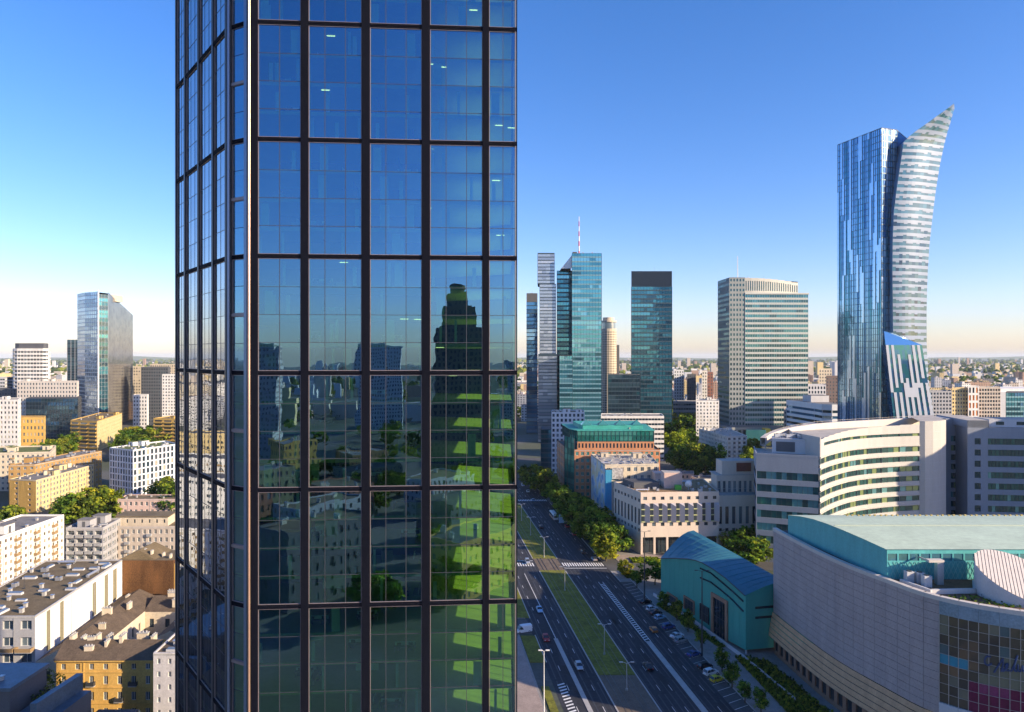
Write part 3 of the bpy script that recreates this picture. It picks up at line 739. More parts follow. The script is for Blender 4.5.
pm_ = [boxmesh(3.2,.12,3.2,BLIND,'partition'), boxmesh(.12,4,3.2,COREM,'partition'), boxmesh(1.6,.5,1.9,FURN,'partition')]
for k in range(2, 9):
    for q in range(4):
        z = LV[k]+(LV[k+1]-LV[k])*q/4+.09
        for i in range(6 if k > 4 else 3):
            s = r.uniform(1, L-1); p = Av+t*s-n*.95; bl.append((r.choice(bm_), frameM(Vector((p.x,p.y,z)), t, n), True))
        for i in range(2):
            s = r.uniform(3, L-13); p = Av+t*s-n*r.uniform(2.5,6); fu.append((dm, frameM(Vector((p.x,p.y,z)), t, n) @ Matrix.Rotation(r.choice([0,1.57]),4,'Z'), True))
        s = r.uniform(3, L-14); p = Av+t*s-n*r.uniform(5,8)
        fu.append((r.choice(pm_), frameM(Vector((p.x,p.y,z)), t, n), True))
em_, nt, out = nodes_of('office_light'); e_ = nt.nodes.new('ShaderNodeEmission'); e_.inputs['Color'].default_value = (1,.86,.55,1); e_.inputs['Strength'].default_value = 1.6; nt.links.new(e_.outputs[0], out.inputs[0])
lmesh = MB(); lmesh.box(-.55,.55,-.09,.09,-.06,0,0); lmesh = lmesh.mesh('ceiling_light', em_); li = []
for k in range(4, 10):
    for q in range(4):
        if r.random() < .75:
            z = LV[k]+(LV[k+1]-LV[k])*(q+1)/4-.43; s = r.uniform(2, L-2)
            for j in range(r.choice([1,1,2])): p = Av+t*(s+1.8*j)-n*r.uniform(1.6,4); li.append((lmesh, frameM(Vector((p.x,p.y,z)), t, n), True))
scatter_parts(tower, 'ceiling_light', li, 60)
scatter_parts(tower, 'blind', bl, 90)
scatter_parts(tower, 'desk', [f for f in fu if f[0] is dm], 90); scatter_parts(tower, 'partition', [f for f in fu if f[0] is not dm], 90)
# ------------------------------------------------------------------ right of the tower
def facerect(A, B, x0, x1, y0, y1):
    """picture rectangle projected on the vertical plane through A,B -> s0,s1,z0,z1"""
    L = math.hypot(B[0]-A[0], B[1]-A[1]); s0, P0 = ray(x0, A, B); s1, P1 = ray(x1, A, B); Ym = (P0[1]+P1[1])/2
    return s0*L, s1*L, zof(y1, Ym), zof(y0, Ym)
def facepart(root, name, mats, A, B, rect, d0, d1, m=0):
    Av, t, n, L = frame(A, B); s0, s1, z0, z1 = facerect(A, B, *rect); b = MB(); b.obox(Av, t, n, s0, s1, d0, d1, max(z0,.15), z1, m); return b.build(name, mats, root)
def portal(root, A, B, rect, fmat, gmat, name='window', fw=.5, cols=3):
    Av, t, n, L = frame(A, B); s0, s1, z0, z1 = facerect(A, B, *rect); z0 = max(z0,.2); b = MB()
    b.obox(Av, t, n, s0, s1, .003, .06, z0, z1, 1)
    for a,c,e,f in ((s0-fw,s0,z0,z1+fw),(s1,s1+fw,z0,z1+fw),(s0,s1,z1,z1+fw)): b.obox(Av,t,n,a,c,.003,.45,e,f,0)
    for k in range(1, cols): x = s0+(s1-s0)*k/cols; b.obox(Av,t,n,x-.07,x+.07,.062,.14,z0,z1,2)
    b.obox(Av,t,n,s0,s1,.064,.13,(z0+z1)/2-.06,(z0+z1)/2+.06,2)
    return b.build(name, [fmat, gmat, DMETAL], root)
# ---- teal hall
TEALP = pm('teal_cladding', (.04,.31,.26), .55, var=.12, scale=.5)
TEALR = pm('teal_metal_roof', (.035,.17,.23), .55, .1, var=.18, scale=.3, streak=False)
BROWNF = pm('brown_stone_frame', (.30,.17,.11), .8, var=.2)
hA, hB = (52.6,241.), (66.7,195.)
hall = thing('event_hall', 'turquoise windowless hall with an arched blue-green roof beside the parking bays', 'hall', (64,218,0)); FOOT.append((66,218,26))
tops = [(661,558.6),(674,558.4),(687.7,559),(696,560.5),(703,563),(714,569.5),(725.8,578),(736,587),(745.7,595.9)]
fr = []
for px, py in tops:
    s, P = ray(px, hA, hB); fr.append((s, P, zof(py, P[1])))
hd = Vector((1,.2)).normalized(); b = MB(); rb = MB(); bk_ = MB()
zb = lambda s: 23-3*s
low = lambda s: .0 if s < .62 else .02+ (s-.62)*3.4
for (s0,P0,z0),(s1,P1,z1) in zip(fr, fr[1:]):
    b.face([(*P0,low(s0)),(*P1,low(s1)),(*P1,z1),(*P0,z0)], 0)
    q = lambda P, d: (P[0]+hd.x*d, P[1]+hd.y*d)
    prev = None
    for k in range(7):
        d = 12.5*k/6; f = math.sin(k/6*math.pi/2)
        za, zc = z0+(zb(s0)-z0)*f+.12, z1+(zb(s1)-z1)*f+.12
        cur = (q(P0,d-.25 if k==0 else d), za, q(P1,d-.25 if k==0 else d), zc)
        if prev: rb.face([(*prev[0],prev[1]),(*prev[2],prev[3]),(*cur[2],cur[3]),(*cur[0],cur[1])],0)
        prev = cur
    rb.face([(*prev[0],prev[1]),(*prev[2],prev[3]),(*q(P1,26),zc-9),(*q(P0,26),za-9)],0)
    bk_.face([(*q(P1,26),0),(*q(P0,26),0),(*q(P0,26),za-9),(*q(P1,26),zc-9)],0)
b.build('wall', TEALP, hall); bk_.build('rear_wall', TEALP, hall); rb.build('roof', TEALR, hall)
b = MB()
for (s0,P0,z0),(s1,P1,z1) in zip(fr, fr[1:]):
    for g_ in (.0,.5):
        s_ = s0+(s1-s0)*g_; P_ = (P0[0]+(P1[0]-P0[0])*g_, P0[1]+(P1[1]-P0[1])*g_); z_ = z0+(z1-z0)*g_; prev = None
        for k in range(7):
            d = 12.5*k/6; f = math.sin(k/6*math.pi/2); cur_ = (P_[0]+hd.x*d, P_[1]+hd.y*d, z_+(zb(s_)-z_)*f+.16)
            if prev: b.tube(prev, cur_, .06, .06, 4, 0, False)
            prev = cur_
b.build('standing_seams', TEALR, hall)
b9 = MB(); b = MB(); q = lambda P, d, z: (P[0]+hd.x*d, P[1]+hd.y*d, z)
for k in range(6):
    d0, d1 = 12.5*k/6, 12.5*(k+1)/6; f0, f1 = math.sin(k/6*math.pi/2), math.sin((k+1)/6*math.pi/2)
    zt = fr[-1][2]; zs = fr[0][2]
    b.face([q(hB,d0,1.35),q(hB,d1,1.35),q(hB,d1,zt+(zb(1)-zt)*f1+.1),q(hB,d0,zt+(zb(1)-zt)*f0+.1)],0)
    b9.face([q(hA,d1,0),q(hA,d0,0),q(hA,d0,zs+(zb(0)-zs)*f0+.1),q(hA,d1,zs+(zb(0)-zs)*f1+.1)],0)
b.face([q(hB,12.5,1.35),q(hB,26,1.35),q(hB,26,zb(1)-9+.1),q(hB,12.5,zb(1)+.1)],0); b9.face([q(hA,26,0),q(hA,12.5,0),q(hA,12.5,zb(0)+.1),q(hA,26,zb(0)-9+.1)],0); b9.build('end_wall', TEALP, hall)
b.build('end_wall', TEALP, hall)
# seams of the cladding as raised ribs, fascia
b = MB(); Av, t, n, L = frame(hA, hB)
for k in range(1, 16):
    s = k/16; 
    for (s0,P0,z0),(s1,P1,z1) in zip(fr, fr[1:]):
        if s0 <= s < s1: zz = z0+(z1-z0)*(s-s0)/(s1-s0); b.obox(Av, t, n, s*L-.03, s*L+.03, .003, .05, low(s)+.05, zz-.05, 0)
b.build('cladding_ribs', TEALP, hall)
b = MB()
for (s0,P0,z0),(s1,P1,z1) in zip(fr, fr[1:]): b.tube((P0[0]+n.x*.25,P0[1]+n.y*.25,z0+.05),(P1[0]+n.x*.25,P1[1]+n.y*.25,z1+.05),.16,.16,6)
b.build('fascia', DMETAL, hall)
for rect in ((668.5,677,596,608.5),(685.2,694,599.5,611.5)): portal(hall, hA, hB, rect, BROWNF, WIN[1], fw=.45)
portal(hall, hA, hB, (701,709,606,622), DMETAL, WIN[1], fw=.15)
portal(hall, hA, hB, (714,726,600,640), BROWNF, DARKG[1], 'entrance_portal', 1.1, 4)
for off in (0, 8.6):
    b = MB(); pts = [(700.5,568.2+off*1.1),(711,573+off*1.06),(722,582+off),(733,591.5+off),(743.7,601.5+off*1.15)]
    for p0, p1 in zip(pts, pts[1:]):
        a0, a1 = ray(p0[0],hA,hB)[1], ray(p1[0],hA,hB)[1]
        b.tube((a0[0]+n.x*.05,a0[1]+n.y*.05,zof(p0[1],a0[1])),(a1[0]+n.x*.05,a1[1]+n.y*.05,zof(p1[1],a1[1])),.28,.28,5)
    b.build('slot_window', DARKG[1], hall)
    b = MB(); t2 = hd; n2 = Vector((hd.y,-hd.x)); b.obox(hB, t2, n2, 3.0, 12, .003, .06, 12.8-off*.33, 13.5-off*.33, 0); b.build('slot_window', DARKG[1], hall)
b = MB(); b.tube((hB[0]+.3,hB[1]+.5,0),(hB[0]+.3,hB[1]+.5,1.4),.3,.3,8); b.build('support_column', LGREY, hall)
# ---- arena
W0 = [(75.,205.),(75.,195.7),(77.9,167.8),(82.6,150.8),(87.4,139.6),(98.5,131.4),(120.,124.),(150.,121.)]
def catmull(p, n):
    out = []
    for i in range(1, len(p)-2):
        a,b_,c,d = [Vector(q) for q in p[i-1:i+3]]
        for k in range(n):
            u = k/n; v = .5*((2*b_)+(c-a)*u+(2*a-5*b_+4*c-d)*u*u+(3*b_-a-3*c+d)*u**3); out.append((v.x, v.y))
    out.append(tuple(p[-2])); return out
def resample(p, step):
    d = [0.0]
    for a,c in zip(p,p[1:]): d.append(d[-1]+math.hypot(a[0]-c[0],a[1]-c[1]))
    n = max(1,round(d[-1]/step)); out = []; j = 0
    for k in range(n+1):
        s = d[-1]*k/n
        while j < len(p)-2 and d[j+1] < s: j += 1
        f = (s-d[j])/max(1e-9,d[j+1]-d[j]); out.append((p[j][0]+(p[j+1][0]-p[j][0])*f, p[j][1]+(p[j+1][1]-p[j][1])*f))
    return out
WCf = catmull(W0, 12); WCa = resample(WCf[:37], 3.0); WCb = resample(WCf[36:], 3.3)
WC = WCa+WCb[1:]; iw = len(WCa)-1   # iw: where the glass begins
PANEL = pm('mauve_grey_panel', (.38,.335,.335), .55, .1, var=.17, scale=.35)
JOINT = pm('panel_joint', (.26,.24,.245), .8, var=.1)
TIER = pm('tan_cladding', (.52,.34,.20), .7, var=.2, scale=.6)
GREENR = pm('mint_roof', (.50,.60,.45), .6, var=.16, scale=.12, fine=.8, streak=False)
GREENW = pm('turquoise_panel', (.10,.42,.42), .5, var=.15, scale=.6)
arena = thing('arena', 'large round-fronted arena with mauve panel wall and mint green roof at the lower right', 'arena', (105,165,0)); FOOT.append((105,165,45))
b = MB(); zb0, zt0 = 12.0, 36.0
def outn(p, i):
    a = Vector(p[max(i-1,0)]); c = Vector(p[min(i+1,len(p)-1)]); t = (c-a).normalized(); return Vector((t.y,-t.x))
body = WC + [(150,205)]
b.prism(body, zb0, zt0-.8, 1, 2)
for i in range(iw):
    A, B = WC[i], WC[i+1]; Av, t, n, L = frame(A, B)
    if i < 8: segs = 1
    else: segs = 1
    for r_ in range(14):
        z0, z1 = zb0+(zt0-zb0)*r_/14, zb0+(zt0-zb0)*(r_+1)/14
        b.obox(Av, t, n, .03, L-.03, .01, .14+R.uniform(-.01,.01), z0+.03, z1-.05, 0)
b.build('panel_wall', [PANEL, JOINT, ROOFD], arena)
b = MB()
for i in range(len(WC)-1):
    Av, t, n, L = frame(WC[i], WC[i+1]); b.obox(Av, t, n, -.05, L+.05, -.9, .25, zt0-.78, zt0+.1, 0)
b.build('parapet', STONE, arena)
# sloped lower tier of tan strips
b = MB(); prof = [(.3,12.0),(.6,10.6),(.9,9.2),(1.15,7.8),(1.35,6.4),(1.5,5.2)]
for i in range(iw+8):
    n0, n1 = outn(WC,i), outn(WC,i+1); p0, p1 = WC[i], WC[i+1]
    for (d0,za),(d1,zc) in zip(prof, prof[1:]):
        Q = lambda p, nn, d: (p[0]+nn.x*d, p[1]+nn.y*d)
        b.face([(*Q(p0,n0,d1),zc+.12),(*Q(p1,n1,d1),zc+.12),(*Q(p1,n1,d0+.1),za),(*Q(p0,n0,d0+.1),za)],0)
        b.face([(*Q(p0,n0,d1-.25),zc-.0),(*Q(p1,n1,d1-.25),zc-.0),(*Q(p1,n1,d1),zc+.12),(*Q(p0,n0,d1),zc+.12)],1)
    b.face([(*Q(p0,n0,0),5.3),(*Q(p1,n1,0),5.3),(*Q(p1,n1,1.5),5.25),(*Q(p0,n0,1.5),5.25)][::-1],1)
b.build('lower_tier', [TIER, JOINT], arena)
b = MB(); items = []
for i in range(iw+8):
    A, B = WC[i], WC[i+1]; L = math.hypot(B[0]-A[0],B[1]-A[1])
    if L < .3: continue
    ops = facade(b, A, B, 0, 5.3, 1, [(1.2,4.2)], .6, .4, 0, None)
    for (p,w_,h_,t,n,c,r_) in ops: items.append((window_mesh(w_,h_,WIN[1],FRAME_D,1), frameM(p+Vector((n.x,n.y,0))*.02,t,n), True))
b.build('base_wall', BROWNF, arena); scatter_parts(arena, 'window', items)
# green roof volume
gl = [(788,515),(801,516.3),(814,519),(829,524),(844,530),(865,539),(887,549)]; gA, gB = (77.6,191.), (84.,153.)
gp = []
for px, py in gl:
    s, P = ray(px, gA, gB); gp.append((P, zof(py,P[1])))
b = MB(); rf = MB()
for (P0,z0),(P1,z1) in zip(gp, gp[1:]):
    b.face([(*P0,35),(*P1,35),(*P1,z1-.05),(*P0,z0-.05)],0); X = 168
    for k in range(12):
        xa, xb_ = lambda P: P[0]-.3+(X-P[0]+.3)*k/12, lambda P: P[0]-.3+(X-P[0]+.3)*(k+1)/12
        rf.face([(xa(P0),P0[1],z0),(xa(P1),P1[1]-(.3 if P1 is gp[-1][0] else 0),z1),(xb_(P1),P1[1]-(.3 if P1 is gp[-1][0] else 0),z1),(xb_(P0),P0[1],z0)],0)
b.face([(X,gA[1],35),(gA[0],gA[1],35),(gA[0],gA[1],gp[0][1]-.05),(X,gA[1],gp[0][1]-.05)],0)
rf.build('roof', GREENR, arena); b.build('upper_side_wall', GREENW, arena)
b = MB(); A, B = gB, (168.,153.)
zt = gp[-1][1]-.06; ops = facade(b, A, B, 35, zt, 34, [(zt-2.6,zt-1.0)], .86, .15, 0, None); b.build('upper_front_wall', GREENW, arena)
b = MB()
for (p,w_,h_,t,n,c,r_) in ops: quadrect(b, (p.x,p.y), t, n, -w_/2, w_/2, .02, p.z+.003, p.z+h_-.003, 0)
b.build('clerestory_window', TEAL[2], arena)
b = MB()   # lattice on the upper front wall
for k in range(80):
    x = 84.4+k*1.0; b.tube((x,152.93,35.2),(x+1.8,152.93,zt-2.8),.05,.05,4,0,False); b.tube((x+1.8,152.9,35.2),(x,152.9,zt-2.8),.05,.05,4,0,False)
b.build('lattice_screen', pm('pale_turquoise_lattice',(.25,.55,.52),.6,var=.1), arena)
b = MB(); b.box(81.2,168,171.8,172.05,42.35,42.72,0); b.build('roof_seam', pm('seam_green',(.40,.45,.36),.7,var=.1), arena)
dot = MB(); dot.box(-.25,.25,-.25,.25,0,.4,0); dot = dot.mesh('roof_vent', pm('ochre_vent',(.45,.34,.12),.7,var=.1))
for k in range(44): place(dot,'roof_vent',arena,Matrix.Translation((92+k*1.55,187.5+.3*(k%2),41.3)))
# deck, raised curb and plant on the terrace
b = MB(); b.prism([(87,140.5),(98,133),(120,126),(150,123),(150,152.5),(84.5,152.5)], 35.21, 35.3, 0); b.build('terrace_deck', pm('brown_deck',(.17,.10,.055),.9,var=.4,streak=False), arena)
b = MB(); 
for p0,p1 in (((88,143),(97.5,143.5)),((97.5,143.5),(101,149)),((88,143),(85.5,150))):
    Av,t,n,L = frame(p0,p1); b.obox(Av,t,n,0,L,-.5,.0,35.31,36.3,0)
b.build('terrace_kerb', LGREY, arena)
bigac = MB(); bigac.box(-.8,.8,-.7,.7,.2,2.6,0); bigac.cyl(0,0,.55,2.6,2.75,12,1); bigac.box(-.7,-.5,-.6,.6,0,.2,1); bigac.box(.5,.7,-.6,.6,0,.2,1)
bigac = bigac.mesh('air_conditioner',[LGREY,DMETAL])
for (px,Y) in ((909,150.2),(919.5,149.6),(926.5,147.3)):
    p = at(px,CY,Y); place(bigac,'air_conditioner',arena,Matrix.Translation((p.x,Y,35.31)))
b = MB(); p = at(939,CY,149.5); b.box(p.x-.7,p.x+.7,148.9,150.1,35.31,40.2,0); b.box(p.x-2.6,p.x+.75,148.8,150.2,40.203,40.7,1); b.tube((p.x-2.4,149.5,40.3),(p.x-2.4,152.8,40.3),.2,.2,6,1)
b.build('exhaust_stack', [METAL, STONE], arena)
# tilted disc drum
b = MB(); cN = Vector((.15,-.38,.9)).normalized(); cc = Vector((105.8,142.,39.3)); e1 = cN.cross(Vector((0,1,0))).normalized(); e2 = cN.cross(e1); RR = 8.6; K = 48
ring = [cc+e1*RR*math.cos(2*math.pi*i/K)+e2*RR*math.sin(2*math.pi*i/K) for i in range(K)]
for i in range(K):
    p, q_ = ring[i], ring[(i+1)%K]; b.face([q_,p,(p.x,p.y,35.3),(q_.x,q_.y,35.3)],1)
b.face([p-cN*.05 for p in ring],0)
rib_d = (e1*.45+e2*.9).normalized(); rib_o = cN.cross(rib_d)
for k in range(-12,13):
    o = k*.68; hl_ = math.sqrt(max(0.02,RR*RR-o*o))-.1; c0 = cc+rib_o*o
    a_, c_ = c0-rib_d*hl_, c0+rib_d*hl_
    b.face([a_-rib_o*.26+cN*.02,a_+rib_o*.26+cN*.02,c_+rib_o*.26+cN*.02,c_-rib_o*.26+cN*.02],2)
b.build('tilted_skylight_drum', [pm('drum_top',(.30,.27,.24),.6,var=.1), LGREY, pm('drum_rib',(.60,.54,.48),.5,.1,var=.1)], arena)
b = MB()
for i in range(260):
    p = Vector((R.uniform(90,103),R.uniform(134.5,141.5),35.35+R.uniform(0,.5)))
    if p.y < 141-(p.x-87)*.62: continue
    a_ = Vector((R.uniform(-1,1),R.uniform(-1,1),R.uniform(-.3,1))).normalized()*.3; c_ = a_.orthogonal().normalized()*.2; b.face([p-a_,p-c_,p+a_,p+c_],R.randrange(3))
b.build('terrace_planting', LEAF, arena)
# glass front of the arena; amber reflections put into the pane tints
AG = [pglass('arena_glass_dark',(.115,.105,.085),.45,.08,.05), pglass('arena_glass_mid',(.15,.135,.10),.5,.08,.05), pglass('arena_glass_light',(.24,.25,.20),.45,.12,.05), pglass('arena_glass_blue',(.12,.20,.24),.5,.08,.05),
      pm('magenta_poster',(.16,.012,.06),.35,var=.3,scale=1.2), pm('pink_poster',(.24,.04,.12),.35,var=.3,scale=1.2), pm('turquoise_banner',(.04,.26,.36),.4,var=.2)]
b = MB(); mu = MB(); bd = MB(); tb = MB()
for i in range(iw, len(WC)-1):
    A, B = WC[i], WC[i+1]; Av, t, n, L = frame(A, B); ncol = max(1, round(L/1.6))
    bd.obox(Av, t, n, 0, L, .05, .35, 32.6, 35.2, 0); tb.obox(Av, t, n, 0, L, .05, .5, 12, 14.6, 0)
    for c in range(ncol):
        s0, s1 = L*c/ncol, L*(c+1)/ncol; far = (Av+t*s0).x
        for r_ in range(9):
            z0, z1 = 14.6+2*r_, 16.6+2*r_
            k = R.choices([0,1,2,3],[5,5,2,1])[0]
            if far > 90.5 and z0 < 20: k = 5 if z0 > 18 and R.random() < .6 else 4
            elif far > 91.5 and z0 < 25: k = 2 if R.random() < .8 else 1
            if far < 90.2 and abs(z0-22.6) < .1: k = 6
            j = [R.uniform(-.02,.02) for _ in range(4)]
            P = lambda a, d: (Av.x+t.x*a+n.x*d, Av.y+t.y*a+n.y*d)
            b.face([(*P(s0,.06+j[0]),z0),(*P(s1,.06+j[1]),z0),(*P(s1,.06+j[2]),z1),(*P(s0,.06+j[3]),z1)],k)
        mu.obox(Av, t, n, s0-.05, s0+.05, .1, .28, 14.6, 32.6, 0)
    for r_ in range(1,9): mu.obox(Av, t, n, 0, L, .1, .2, 14.6+2*r_-.03, 14.6+2*r_+.03, 0)
b.build('glass_front', AG, arena); mu.build('mullions', METAL, arena); bd.build('top_band', pm('blue_grey_band',(.25,.36,.46),.35,.4,var=.35,scale=.25,streak=False), arena); tb.build('lower_band', LGREY, arena)
# dark script strokes seen on the glass
b = MB()
def wallpt(px, py):
    best = None
    for i in range(iw, len(WC)-1):
        s, P = ray(px, WC[i], WC[i+1])
        if 0 <= s <= 1: nn = outn(WC,i); return Vector((P[0]+nn.x*.32, P[1]+nn.y*.32, zof(py,P[1])))
    return None
strokes = [[(991,656.5),(987,655.5),(984.5,659),(985,663),(988,665),(992,663)], [(994,672),(999,664),(1003,658),(1003,664),(1001,671),(1004,668)], [(1003,671),(1007,667),(1008,663),(1005.5,664),(1006,670),(1010,670)],
           [(1011,671),(1015,662),(1017.5,655),(1015.5,659),(1014,670),(1017,671)], [(1018,664),(1017.5,670),(1020,671),(1022.5,665),(1022.5,671),(1024,669)]]
for st in strokes:
    pts = [wallpt(*p) for p in st]
    for p0, p1 in zip(pts, pts[1:]):
        if p0 is not None and p1 is not None and (p1-p0).length > .02: b.tube(p0, p1, .16, .16, 5)
b.build('script_lettering', pm('navy_lettering',(.03,.06,.16),.4,var=.05), arena)
# ---- curved white office building
CWALL = pm('ivory_cladding', (.45,.43,.40), .6, var=.08, scale=.5)
GCLAD = pm('shade_blue_cladding', (.26,.285,.33), .6, var=.10, scale=.5)  # shaded faces of the ivory building carry blue-grey shade in this colour
cur = thing('curved_office', 'ivory office building with a curved facade of window bands behind the arena', 'office building', (150,310,0)); FOOT.append((160,320,45))
A0, A1, B0 = xy(756,285), xy(818.5,276.5), (109.,308.)
RIB = [pglass('ribbon_glass_a',(.06,.16,.15),.5,.08,.04), pglass('ribbon_glass_b',(.05,.11,.11),.45,.08,.04), pglass('ribbon_glass_c',(.28,.36,.16),.4,.1,.04), pglass('ribbon_glass_d',(.18,.40,.42),.5,.08,.04)]
def ribbon(root, A, B, z0, z1, rows, mw, glass, ncol, wts=None, depth=.35, ends=.0, nm='window'):
    """horizontal window bands: the wall, and every band a part"""
    b = MB(); ops = facade(b, A, B, z0, z1, 1, rows, 1-ends, depth, 0, None); b.build('wall', mw, root)
    for (p,w_,h_,t,n,c,r_) in ops:
        g = MB(); pp = (p.x, p.y)
        for k in range(ncol):
            s0, s1 = -w_/2+w_*k/ncol, -w_/2+w_*(k+1)/ncol; j = R.uniform(0,.03)
            quadrect(g, pp, t, n, s0, s1, .02+j, p.z+.003, p.z+h_-.003, R.choices(range(len(glass)), wts)[0])
        for k in range(ncol+1):
            s = min(max(-w_/2+w_*k/ncol, -w_/2+.06), w_/2-.06); g.obox(pp, t, n, s-.05, s+.05, .055, .14, p.z+.004, p.z+h_-.004, len(glass))
        g.build(nm, list(glass)+[DMETAL], root)
lrows = sorted([(44.1-6.6-5.35*k-3.1, 44.1-6.6-5.35*k) for k in range(7)])
ribbon(cur, A0, A1, 0, 44.1, lrows, GCLAD, RIB, 12, [2,3,0,4]); ribbon(cur, B0, A0, 0, 44.1, lrows, GCLAD, RIB, 10, [2,3,0,2])
cv = [(820,277),(824,281.5),(829,286.5),(835,291.5),(841,296),(848,300.5),(857,304.5),(868,308),(882,311.3),(900,314.5),(919.5,316.8)]
CVP = [xy(*p) for p in cv]
crows = sorted([(43.6-4.55*k-2.35, 43.6-4.55*k) for k in range(9)])
bw = MB(); bandg = {r_: MB() for r_ in range(len(crows))}; attic = MB()
for i, (P, Q) in enumerate(zip(CVP, CVP[1:])):
    rows = crows + ([(48.4,49.7)] if i >= 1 else [])
    ops = facade(bw, P, Q, 0, 51.5+.25*i, 1, rows, 1.0, .5, 0, None)
    for (p,w_,h_,t,n,c,r_) in ops:
        g = bandg.get(r_, attic); pp = (p.x,p.y)
        for k in range(3):
            quadrect(g, pp, t, n, -w_/2+w_*k/3, -w_/2+w_*(k+1)/3, .03, p.z+.003, p.z+h_-.003, R.choices(range(4),[3,4,3,1])[0])
            s = -w_/2+w_*k/3+.06; g.obox(pp, t, n, s-.05, s+.05, .04, .15, p.z+.004, p.z+h_-.004, 4)
    Av, t, n, L = frame(P, Q)
    for zl, zh in crows: bw.obox(Av, t, n, 0, L, .003, .35, zh+.25, zh+.75, 0)     # proud ledges
bw.build('curved_wall', CWALL, cur)
for g in bandg.values(): g.build('window', RIB+[DMETAL], cur)
attic.build('attic_window', RIB+[DMETAL], cur)
b = MB(); roofp = [A0, A1]+CVP+[xy(946,330),(230,350),(150,350),(112,322),B0]
b.face([(p[0],p[1],44.0) for p in [A0,A1,(126,290),(128,300),B0]],0); b.face([(p[0],p[1],50.9) for p in CVP+[(215,350),(150,350),(128,318),(122,296)]],0)
b.build('roof', ROOFL, cur)
b = MB(); P, Q = CVP[0], (122,296.); Av,t,n,L = frame(Q,P); b.obox(Av,t,n,0,L,-.4,0,43.9,52.4,0); P2=(128,318.); Av,t,n,L = frame(P2,Q); b.obox(Av,t,n,0,L,-.4,0,43.9,52,0); b.build('side_wall', CWALL, cur)
b = MB(); Av,t,n,L = frame(A0,A1); b.obox(Av,t,n,0,L,-.4,.05,43.9,44.9,0); Av,t,n,L = frame(B0,A0); b.obox(Av,t,n,0,L-.5,-.4,.05,43.9,44.9,0); b.build('parapet', GCLAD, cur)
pl = [(772,292),(806,287)]; P,Q = xy(*pl[0]), xy(*pl[1]); Av,t,n,L = frame(P,Q); b = MB(); b.obox(Av,t,n,0,L,-9,0,44.05,50,0,1); b.obox(Av,t,n,L*.12,L*.68,.003,.1,44.8,49,2); b.obox(Av,t,n,-.2,L+.2,-9.2,.2,50.003,50.4,0); b.build('plant_room', [LGREY,ROOFD,DGREY], cur)
for k in range(5):
    p = Av+t*(2+2.3*k)-n*(3+(k%2)*2); place(PIECES['ac'],'air_conditioner',cur,Matrix.Translation((p.x,p.y,50.42)) @ Matrix.Scale(1.3,4))
# roof ring
rg = [(765,300,438),(770,304,434),(780,309,430.5),(795,315,427),(815,321,424),(840,327,422),(866,333,420.5),(893,339,419),(920,344,418)]
b = MB(); RGP = [(*xy(a,c), zof(e,c)) for a,c,e in rg]
for (x0,y0,z0),(x1,y1,z1) in zip(RGP,RGP[1:]):
    Av,t,n,L = frame((x0,y0),(x1,y1)); b.face([(x0,y0,z0-3.4),(x1,y1,z1-3.4),(x1,y1,z1),(x0,y0,z0)],0)
    q0,q1 = (x0-n.x*2.2,y0-n.y*2.2), (x1-n.x*2.2,y1-n.y*2.2); b.face([(x0,y0,z0),(x1,y1,z1),(*q1,z1),(*q0,z0)],0); b.face([(*q1,z1-3.4),(*q0,z0-3.4),(*q0,z0),(*q1,z1)],0); b.face([(x1,y1,z1-3.4),(x0,y0,z0-3.4),(*q0,z0-3.4),(*q1,z1-3.4)],0)
    m = Av+t*L/2; b.tube((m.x-n.x*1,m.y-n.y*1,44),(m.x-n.x*1,m.y-n.y*1,z0-3),.25,.25,6)
    for f in (.1,.6): mm = Av+t*L*f; b.tube((mm.x,mm.y,z0),(mm.x,mm.y,z0+1),.05,.05,4)
    b.tube((x0,y0,z0+1),(x1,y1,z1+1),.06,.06,4)
b.build('roof_ring', STONE, cur)
BW = [xy(919.5,316.8), xy(925,316), xy(933,316.5), xy(941,319), xy(946,323)]
b = MB()
for P,Q in zip(BW,BW[1:]): quadrect(b,Vector(P),*frame(P,Q)[1:3],0,frame(P,Q)[3],0,0,55.3,0)
b.face([(p[0],p[1],55.3) for p in BW+[(215,350),(200,345)]],1)
b.build('blank_wall', [CWALL, ROOFL], cur)
b = MB()
for P,Q in zip(BW,BW[1:]):
    Av,t,n,L = frame(P,Q)
    for k in range(14): b.obox(Av,t,n,0,L,.003,.03,3.6*k+3.5,3.6*k+3.56,0)
b.build('panel_joints', LGREY, cur)
RC0, RC1 = xy(946,338), xy(968,338)
ribbon(cur, RC0, RC1, 0, 54.5, sorted([(46-4.6*k-2.8,46-4.6*k) for k in range(9)]), GCLAD, RIB, 4, [2,4,1,1], ends=.45)
b = MB(); b.face([(*BW[-1],0),(*RC0,0),(*RC0,54.5),(*BW[-1],54.5)],0); b.face([(*RC0,54.5),(*RC1,54.5),(225,352,54.5),(212,352,54.5)],0); b.build('recess_wall', GCLAD, cur)
